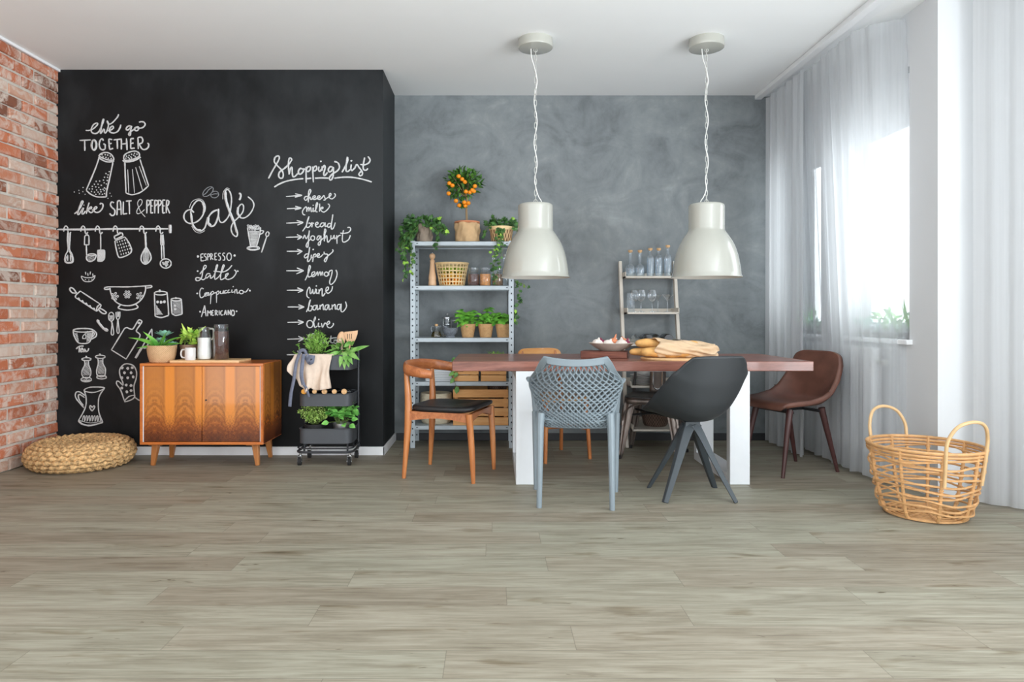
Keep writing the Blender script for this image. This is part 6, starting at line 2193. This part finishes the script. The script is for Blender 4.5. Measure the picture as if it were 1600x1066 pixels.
for i, (x, r, hh, lab) in enumerate(((-.198, .060, .16, 'bushy basil in a wicker pot, nearest the mortar on the third shelf'), (-.056, .058, .15, 'basil with one tall stalk in a wicker pot, middle of the third shelf'), (.082, .054, .13, 'basil in a wicker pot against the right shelf post'))):
    t = thing('basil_plant', lab, 'plant', (x, 5.42, ZS[2]), 0, 'basil pots on the third shelf')
    pot(t, .046, .062, .107, 'seagrass', name='wicker_pot')
    m, ms = MB(), MB(); rs = random.Random(100 + i)
    for k in range((26, 15, 14)[i]):
        a = rs.uniform(0, 2 * PI); q = rs.random() ** .5
        e = Vector((.066 * q * math.cos(a) - (.018 if i == 0 else 0), .05 * q * math.sin(a), .115 + rs.uniform(0, .095 if i == 0 else .065)))
        b = Vector((e.x * .4, e.y * .4, .09)); ms.tube([b, e], .0014, 5)
        for w in range(4):
            m.leaf(e, (math.cos(a + w * 1.57), math.sin(a + w * 1.57) - .3, rs.uniform(-.5, .8)), (rs.uniform(-.4, .4), -.7, .8), rs.uniform(.040, .056), .036, .5, -.3, 4)
    tall = {0: (.03, 0, .215), 1: (.022, 0, .238), 2: (-.01, 0, .19)}[i]
    ms.tube(cat([(0, 0, .09), (tall[0] * 1.3 + (.03 if i == 1 else 0), 0, .16), tall], 5), .0016, 5)
    for w in range(7):
        a = w * 2.4
        m.leaf((tall[0], tall[1], tall[2] - .004 * w), (math.cos(a), math.sin(a) - .3, .1), (0, -.4, 1), .050, .036, .5, -.25, 4)
    m.build('leaves', 'leaf_basil', t, angle=60); ms.build('stems', 'stem', t)

# fourth shelf
z = ZS[3]
rs = random.Random(5)
for i in range(8):
    ww, hh = rs.uniform(.195, .215), .0185
    lab = ('bottom book', 'second book from the bottom', 'third book from the bottom', 'fourth book from the bottom', 'fifth book from the bottom', 'sixth book from the bottom', 'book second from the top', 'top book')[i] + ' of the white stack on the fourth shelf'
    t = thing('book', lab, 'book', (-.428 + rs.uniform(-.006, .006), 5.42, z), rs.uniform(-.03, .03), 'white books stacked on the fourth shelf')
    m = MB(); m.box((0, 0, .001), (ww, .16, .002)); m.box((0, 0, hh - .0015), (ww, .16, .002)); m.box((-ww / 2 + .001, 0, hh / 2), (.002, .16, hh - .001)); m.build('cover', 'book', t)
    m = MB(); m.box((.001, 0, hh / 2 - .0002), (ww - .008, .152, hh - .0045)); m.build('pages', 'pages', t)
    z += hh
def crate(name, label, loc, wd, dd, hh, rows, gap, group=None):
    t = thing(name, label, 'crate', loc, 0, group)
    sh = (hh - gap * (rows - 1)) / rows
    for k in range(rows):
        zc = sh / 2 + k * (sh + gap)
        for s in (-1, 1):
            m = MB(); m.box((0, s * (dd / 2 - .006), zc), (wd, .012, sh)); m.build('slat', 'crate_wood', t, bevel=.0015)
            m = MB(); m.box((s * (wd / 2 - .006), 0, zc), (.012, dd - .025, sh)); m.build('slat', 'crate_wood', t, bevel=.0015)
    for sx in (-1, 1):
        for sy in (-1, 1):
            m = MB(); m.box((sx * (wd / 2 - .024), sy * (dd / 2 - .024), hh / 2), (.022, .022, hh - .004)); m.build('corner_post', 'crate_wood', t)
    m = MB(); m.box((0, 0, .005), (wd - .026, dd - .026, .008)); m.build('crate_bottom', 'crate_wood', t)
    return t
crate('small_crate', 'small pine crate beside the white books on the fourth shelf', (-.212, 5.44, ZS[3]), .2, .22, .098, 2, .006, 'small pine crates on the fourth shelf')
crate('small_crate', 'small pine crate at the right end of the fourth shelf', (.006, 5.44, ZS[3]), .2, .22, .098, 2, .006, 'small pine crates on the fourth shelf')
t = thing('trailing_houseplant', 'variegated trailing plant in a pale pot inside the crate beside the white books', 'plant', (-.225, 5.42, ZS[3] + .009))
pot(t, .042, .052, .095, 'white_ceramic')
m, ms = MB(), MB(); rs = random.Random(8); bo_ = (-.225, 5.42, ZS[3] + .009)
for path in ([(728, 577, 5.42), (712, 578, 5.34), (709, 588, 5.30), (713, 606, 5.29)], [(728, 577, 5.42), (716, 572, 5.35), (715, 582, 5.32)], [(726, 577, 5.42), (714, 565, 5.38), (710, 558, 5.36)], [(728, 577, 5.42), (720, 566, 5.36), (717, 559, 5.35)]):
    pts = cat([Vector(L_(*q, bo_)) for q in path], 6); ms.tube(pts, .0018, 5)
    for p in pts[5::4] + [pts[-1]]:
        m.leaf(p, (rs.uniform(-.6, .4), -.4, rs.uniform(-1, .0)), (0, -1, .3), .052, .032, .2, .2, 5)
m.build('leaves', 'leaf_phil', t, angle=60); ms.build('stems', 'stem', t)
t = thing('fern', 'feathery green plant in the right-hand crate, showing just above the tabletop', 'plant', (.01, 5.45, ZS[3] + .009))
pot(t, .042, .052, .09, 'taupe_pot')
m = MB(); rs = random.Random(18)
for k in range(34):
    a = rs.uniform(0, 2 * PI); q = rs.uniform(.3, 1)
    e = Vector((.11 * q * math.cos(a), .07 * q * math.sin(a), .205 - .04 * q + rs.uniform(-.02, .02)))
    pts = cat([(0, 0, .08), (e.x * .4, e.y * .4, .16), e], 6)
    m.tube(pts, .001, 4)
    for p in pts[3:]:
        for w in range(3):
            m.leaf(p, rdir(rs, .4), rdir(rs), .028, .005, .1, .1, 2)
m.build('leaves', 'leaf_herb', t, angle=None)

# bottom shelf
crate('large_crate', 'large four-slat pine crate on the bottom shelf', (-.094, 5.45, ZS[4]), .43, .28, .278, 4, .010)
t = thing('wooden_bowl', 'round wooden lid lying inside the large pine crate', 'bowl', (.035, 5.46, ZS[4] + .010))
m = MB(); m.lathe([(0, 0), (.05, 0), (.075, .24), (.078, .29), (.07, .288), (.05, .02), (0, .015)], 28); m.build('bowl', 'dark_wicker', t)
t = thing('felt_basket', 'cream coiled cotton basket on the bottom shelf behind the elbow chair', 'basket', (-.452, 5.45, ZS[4]))
m = MB(); m.lathe([(0, 0), (.105, 0), (.116, .012), (.124, .06), (.128, .14), (.126, .21), (.123, .238), (.118, .240), (.116, .236), (.119, .2), (.12, .1), (.108, .02), (0, .012)], 44); m.build('body', 'felt', t, angle=70)

# ================================================================ LADDER SHELF
t = thing('ladder_shelf', 'taupe leaning ladder shelf against the plaster wall behind the table', 'shelf', (1.265, 5.3, 0))
lw = .222
def ry(z): return .29 * z / 1.47
for s in (-1, 1):
    m = MB(); m.beam((s * lw, .012, 0), (s * lw, ry(1.47) + .012, 1.47), .026, .045, up=(0, 1, 0)); m.build('rail', 'taupe_wood', t, bevel=.003)
LZ = [1.345, 1.056, .808, .489, .168]
for i, z in enumerate(LZ):
    y0 = ry(z) - (.11 + .015 * i); y1 = .315
    wd = 2 * lw - .03
    m = MB()
    m.box2((-wd / 2, y0, z - .016), (wd / 2, y1, z))
    m.box2((-wd / 2, y1 - .01, z), (wd / 2, y1, z + .03))
    for s in (-1, 1):
        m.box2((s * wd / 2, y0, z - .016), (s * (wd / 2 - .008), y1, z + .034))
    m.build('shelf', 'taupe_wood', t, bevel=.002)

sq = [(.029, .150), (.024, .166), (.0125, .178), (.012, .212)]
car = [(.037, .066), (.034, .085), (.018, .100), (.0125, .108), (.012, .196)]
for x, nk, r, lab in ((1.111, car, .037, 'round-bellied glass carafe with cork, left end of the ladder shelf top'), (1.189, car, .036, 'round-bellied glass carafe with cork, second from the left on the ladder shelf'),
                      (1.273, sq, .030, 'straight glass bottle with cork, middle of the ladder shelf top'), (1.341, sq, .030, 'straight glass bottle with cork, fourth from the left on the ladder shelf'),
                      (1.414, [(.03, .150), (.025, .170), (.0125, .184), (.012, .236)], .030, 'tallest corked glass bottle, right end of the ladder shelf top')):
    glass_jar('glass_bottle', lab, 'bottle', (x, 5.515, LZ[0]), r, nk[-1][1], (.06 if nk is car else .145), 'water', 'cork', 'corked bottles on the ladder shelf', 'glass_frost', 20, neck=nk)

def stem_glass(label, loc, bowl, name='wine_glass', group='stemmed glasses on the ladder shelf'):
    t = thing(name, label, 'glass', loc, 0, group)
    m = MB(); m.lathe([(0, .001), (.032, .0), (.032, .003), (.006, .007), (.0035, .015), (.0033, bowl[0][1] - .006)] + [(r, z) for r, z in bowl], 24)
    m.tube([(bowl[-1][0] * math.cos(2 * PI * i / 24), bowl[-1][0] * math.sin(2 * PI * i / 24), bowl[-1][1]) for i in range(24)], .0012, 5, True)
    m.build('glass_body', 'glass_clear', t, angle=60)
bw = [(.006, .085), (.024, .096), (.036, .115), (.038, .135), (.034, .16), (.029, .178)]
bc = [(.004, .092), (.047, .140)]
stem_glass('wine glass behind the tumblers on the ladder shelf', (1.152, 5.56, LZ[1]), bw)
stem_glass('wine glass standing to the right of the tumblers on the ladder shelf', (1.187, 5.47, LZ[1]), bw)
stem_glass('wine glass between its twin and the cocktail glasses on the ladder shelf', (1.279, 5.48, LZ[1]), bw)
stem_glass('cocktail glass at the back right of the ladder shelf', (1.348, 5.575, LZ[1]), bc, 'cocktail_glass')
stem_glass('cocktail glass at the front right of the ladder shelf', (1.398, 5.47, LZ[1]), bc, 'cocktail_glass')
def tumbler(label, loc, tilt):
    t = thing('tumbler', label, 'glass', loc, rot=(0, tilt, 0), group='stacked ribbed tumblers on the ladder shelf')
    m = MB()
    m.grid(lambda u, v: ((lerp(.024, .033, v) + .0012 * math.cos(2 * PI * u * 16)) * math.cos(2 * PI * u), (lerp(.024, .033, v) + .0012 * math.cos(2 * PI * u * 16)) * math.sin(2 * PI * u), .092 * v), 64, 6, closed_u=True)
    m.lathe([(0, .001), (.024, 0)], 32)
    m.build('glass_body', 'glass_frost', t, angle=70)
tumbler('lower of two stacked ribbed tumblers on the ladder shelf', (1.103, 5.46, LZ[1]), 0)
tumbler('upper of two stacked ribbed tumblers on the ladder shelf', (1.100, 5.46, LZ[1] + .060), .08)
for i, (x, mt, lab) in enumerate(((1.135, 'glass', 'clear bottle lying on the ladder shelf, end towards the room, left of the dark bottles'), (1.215, 'glass_dark', 'dark wine bottle lying on the ladder shelf just above the bread'), (1.297, 'glass_green', 'green wine bottle lying on the ladder shelf above the bread paper'), (1.375, 'glass_dark', 'dark wine bottle lying at the right of the ladder shelf, above the bread paper'))):
    t = thing('lying_bottle', lab, 'bottle', (x, 5.46, LZ[2] + .0385), 0, 'bottles lying on the ladder shelf')
    m = MB(); m.lathe([(0, -.135), (.034, -.135), (.038, -.128), (.038, .02), (.032, .05), (.0145, .08), (.0135, .12), (.016, .122), (.016, .13), (0, .13)], 22)
    m.v = [(x_, z_ * (1 if i % 2 else -1) * .95, y_) for x_, y_, z_ in m.v]
    m.build('bottle', mt, t)
z = LZ[3]
for i in range(6):
    t = thing('plate', ('bottom', 'second lowest', 'third lowest', 'fourth lowest', 'second highest', 'top')[i] + ' plate of the white stack on the ladder shelf under the table edge', 'plate', (1.18, 5.355, z), 0, 'white plates on the ladder shelf')
    m = MB(); m.lathe([(0, 0), (.055, 0), (.06, .003), (.10, .012), (.102, .015), (.098, .0155), (.06, .008), (0, .006)], 36); m.build('plate', 'white_ceramic', t)
    z += .0125
t = thing('white_bowl', 'white bowl on top of the plate stack on the ladder shelf', 'bowl', (1.18, 5.355, z + .003))
m = MB(); m.lathe([(0, 0), (.045, 0), (.08, .03), (.095, .065), (.091, .066), (.076, .034), (0, .008)], 36); m.build('bowl', 'white_ceramic', t)
t = thing('wicker_bread_basket', 'dark woven basket on the lowest ladder shelf behind the steel chair', 'basket', (1.275, 5.36, LZ[4]))
m = MB(); m.lathe([(0, 0), (.085, 0), (.095, .02), (.108, .10), (.104, .102), (.09, .025), (0, .012)], 40); m.build('basket', 'dark_wicker', t, angle=60)

# ================================================================ ON THE TABLE
TT = .75
t = thing('butcher_block', 'thick dark walnut block on the table under the bowl', 'board', (.745, 4.54, TT), math.radians(-14))
m = MB(); m.box((0, 0, .0225), (.30, .20, .045)); m.build('block', 'dark_wood', t, bevel=.003)
t = thing('stoneware_bowl', 'shallow grey stoneware bowl of garlic and onions on the walnut block', 'bowl', (.79, 4.545, TT + .045))
m = MB(); m.lathe([(0, 0), (.070, 0), (.075, .003), (.11, .022), (.150, .052), (.147, .055), (.105, .028), (.06, .010), (0, .008)], 44); m.build('bowl', 'bowl_ceramic', t)
zb = TT + .045 + .03
def bulb(name, label, cat_, loc, r, mat, seed, tip=1.5, group=None, ribs=0):
    o = MB(); rs = random.Random(seed)
    prof = [(0, -.82), (.58, -.76), (.92, -.42), (1, -.05), (.93, .28), (.66, .55), (.30, .74), (.13, max(.9, tip * .86)), (0, max(.93, tip * .88))]
    def fn(u, v):
        k = v * (len(prof) - 1); i = min(int(k), len(prof) - 2)
        rr = lerp(prof[i][0], prof[i + 1][0], k - i); zz = lerp(prof[i][1], prof[i + 1][1], k - i)
        rr *= 1 + (.07 * abs(math.sin(2 * PI * u * ribs / 2)) if ribs else 0)
        return (r * rr * math.cos(2 * PI * u), r * rr * math.sin(2 * PI * u), r * zz)
    o.grid(fn, 30, 25, closed_u=True)
    ob = o.build(name, mat, None, loc=loc, rot=(rs.uniform(-.4, .4), rs.uniform(-.4, .4), 0), angle=None)
    return tag(ob, label, cat_, group)
bulb('garlic', 'garlic bulb at the left edge of the stoneware bowl', 'garlic', (.695, 4.52, zb + .022), .034, 'garlic', 1, 1.3, 'garlic in the bowl', 10)
bulb('garlic', 'garlic bulb in the middle left of the stoneware bowl', 'garlic', (.765, 4.50, zb + .016), .035, 'garlic', 2, 1.3, 'garlic in the bowl', 10)
bulb('garlic', 'large garlic bulb right of the centre of the stoneware bowl', 'garlic', (.848, 4.50, zb + .018), .037, 'garlic', 3, 1.35, 'garlic in the bowl', 10)
bulb('garlic', 'garlic bulb just behind the peaked shallot in the bowl', 'garlic', (.82, 4.60, zb + .020), .034, 'garlic', 8, 1.3, 'garlic in the bowl', 10)
bulb('red_onion', 'red onion behind the leftmost garlic bulb in the bowl', 'onion', (.735, 4.575, zb + .018), .030, 'red_onion', 4)
bulb('red_onion', 'red onion at the right edge of the stoneware bowl', 'onion', (.895, 4.555, zb + .020), .026, 'red_onion', 5)
bulb('shallot', 'peaked orange-pink shallot rising from the middle of the bowl', 'onion', (.805, 4.535, zb + .035), .027, 'shallot', 6, 2.1)
bulb('shallot', 'small reddish shallot on the right side of the bowl', 'onion', (.88, 4.60, zb + .034), .024, 'shallot', 7, 1.5)

t = thing('round_board', 'round pale wooden board under the bread on the table', 'board', (1.15, 4.375, TT))
m = MB(); m.lathe([(0, 0), (.197, 0), (.20, .004), (.20, .010), (.197, .013), (0, .013)], 56); m.build('board', 'board_wood', t)
def loaf(label, a, b, r, seed):
    rs = random.Random(seed); a, b = Vector(a), Vector(b)
    n = 40; pts = []; rad = []
    for i in range(n + 1):
        q = .5 - .5 * math.cos(PI * i / n)
        pts.append(a.lerp(b, q) + Vector((0, .004 * math.sin(q * 7), .003 * math.sin(q * 9))))
        e = max(0, 1 - abs(2 * q - 1) ** 9) ** .5
        rad.append(max(.002, r * e * (1 + .06 * math.sin(q * 28 + seed))))
    m = MB(); m.tube(pts, rad, 16, flat=.86)
    o = m.build('baguette', 'bread', None, angle=None)
    return tag(o, label, 'bread', 'baguettes on the round board')
zr = TT + .013
loaf('baguette lying lowest at the front of the round board, its end bare', (.935, 4.31, zr + .033), (1.34, 4.335, zr + .033), .036, 1)
loaf('baguette behind the front one on the round board, its short end showing left', (.880, 4.395, zr + .031), (1.34, 4.41, zr + .031), .031, 2)
loaf('baguette lying on top of the others, its rounded end left near the bowl', (.915, 4.385, zr + .088), (1.35, 4.365, zr + .070), .035, 3)
rs = random.Random(77)
m = MB()
def pap(u, v):
    a = 2 * PI * u
    x = lerp(1.03, 1.40, v)
    fl = max(0, (v - .72) / .28)
    ry_ = lerp(.098, .100, v) + .03 * fl - .02 * max(0, v - .9) * 10
    rz_ = lerp(.058, .044, v) - .010 * fl
    w = .006 * math.sin(5 * a + 9 * v) + .005 * math.sin(11 * a - 14 * v + 1) + .018 * fl * math.sin(7 * a + 3)
    x += .020 * math.sin(3 * a + 1) * (1 - v) + .02 * fl * math.sin(5 * a)
    zc = zr + lerp(.060, .042, v)
    zz = zc + (rz_ + w) * math.sin(a)
    return (x, 4.36 + (ry_ + w) * math.cos(a), max(zr + .001 + .002 * abs(math.sin(9 * a + 8 * v)), zz))
m.grid(pap, 56, 34, closed_u=True)
o = m.build('bread_paper', 'bread_paper', None, angle=60, solid=.001)
tag(o, 'crumpled brown paper sleeve wrapped round the baguettes', 'paper bag')

# ================================================================ WINDOW SILL PLANTS
for i, (y, r, h, kind, lab) in enumerate(((5.30, .035, .08, 2, 'glass of cuttings on the narrow window sill, nearest the table side'), (5.40, .035, .085, 1, 'glass with a small green plant in the middle of the narrow window sill'), (5.50, .032, .08, 0, 'glass of cuttings at the far end of the narrow window sill'),
                                       (4.06, .045, .10, 3, 'upright spiky plant in glass on the near window sill, closest to the window edge'), (4.20, .038, .085, 1, 'glass with a bending leafy plant on the near window sill'), (4.32, .036, .085, 1, 'small leafy plant in glass, middle of the near window sill'), (4.44, .036, .08, 0, 'glass of pale cuttings, third from the right on the near window sill'), (4.55, .034, .08, 2, 'glass of pale cuttings at the far end of the near window sill'))):
    t = glass_jar('planted_glass', lab, 'plant', (2.53, y + .07, SILL), r, h, h * .4, 'soil', None, 'planted glasses on the window sills', 'glass_frost', 20, neck=[(r * 1.05, h)])
    m = MB(); rs = random.Random(200 + i)
    if kind == 3:
        for k in range(9):
            a = k * 2.4; m.leaf((0, 0, h * .4), (.35 * math.cos(a), .35 * math.sin(a), 1), (math.cos(a), math.sin(a), 0), rs.uniform(.14, .24), .026, .1, .3, 6)
    else:
        for k in range((8, 16, 10)[kind]):
            d = rdir(rs, 1.0); q = Vector((0, 0, h * .4)); e = q + Vector((d.x * .05, d.y * .05, rs.uniform(.05, .13 if kind == 1 else .08)))
            m.tube([q, e], .0015, 4); m.leaf(e, d, rdir(rs, .6), .05, .026, .4, .2, 4)
    m.build('leaves', 'leaf_mint' if kind in (1, 3) else 'leaf_succulent', t, angle=None)
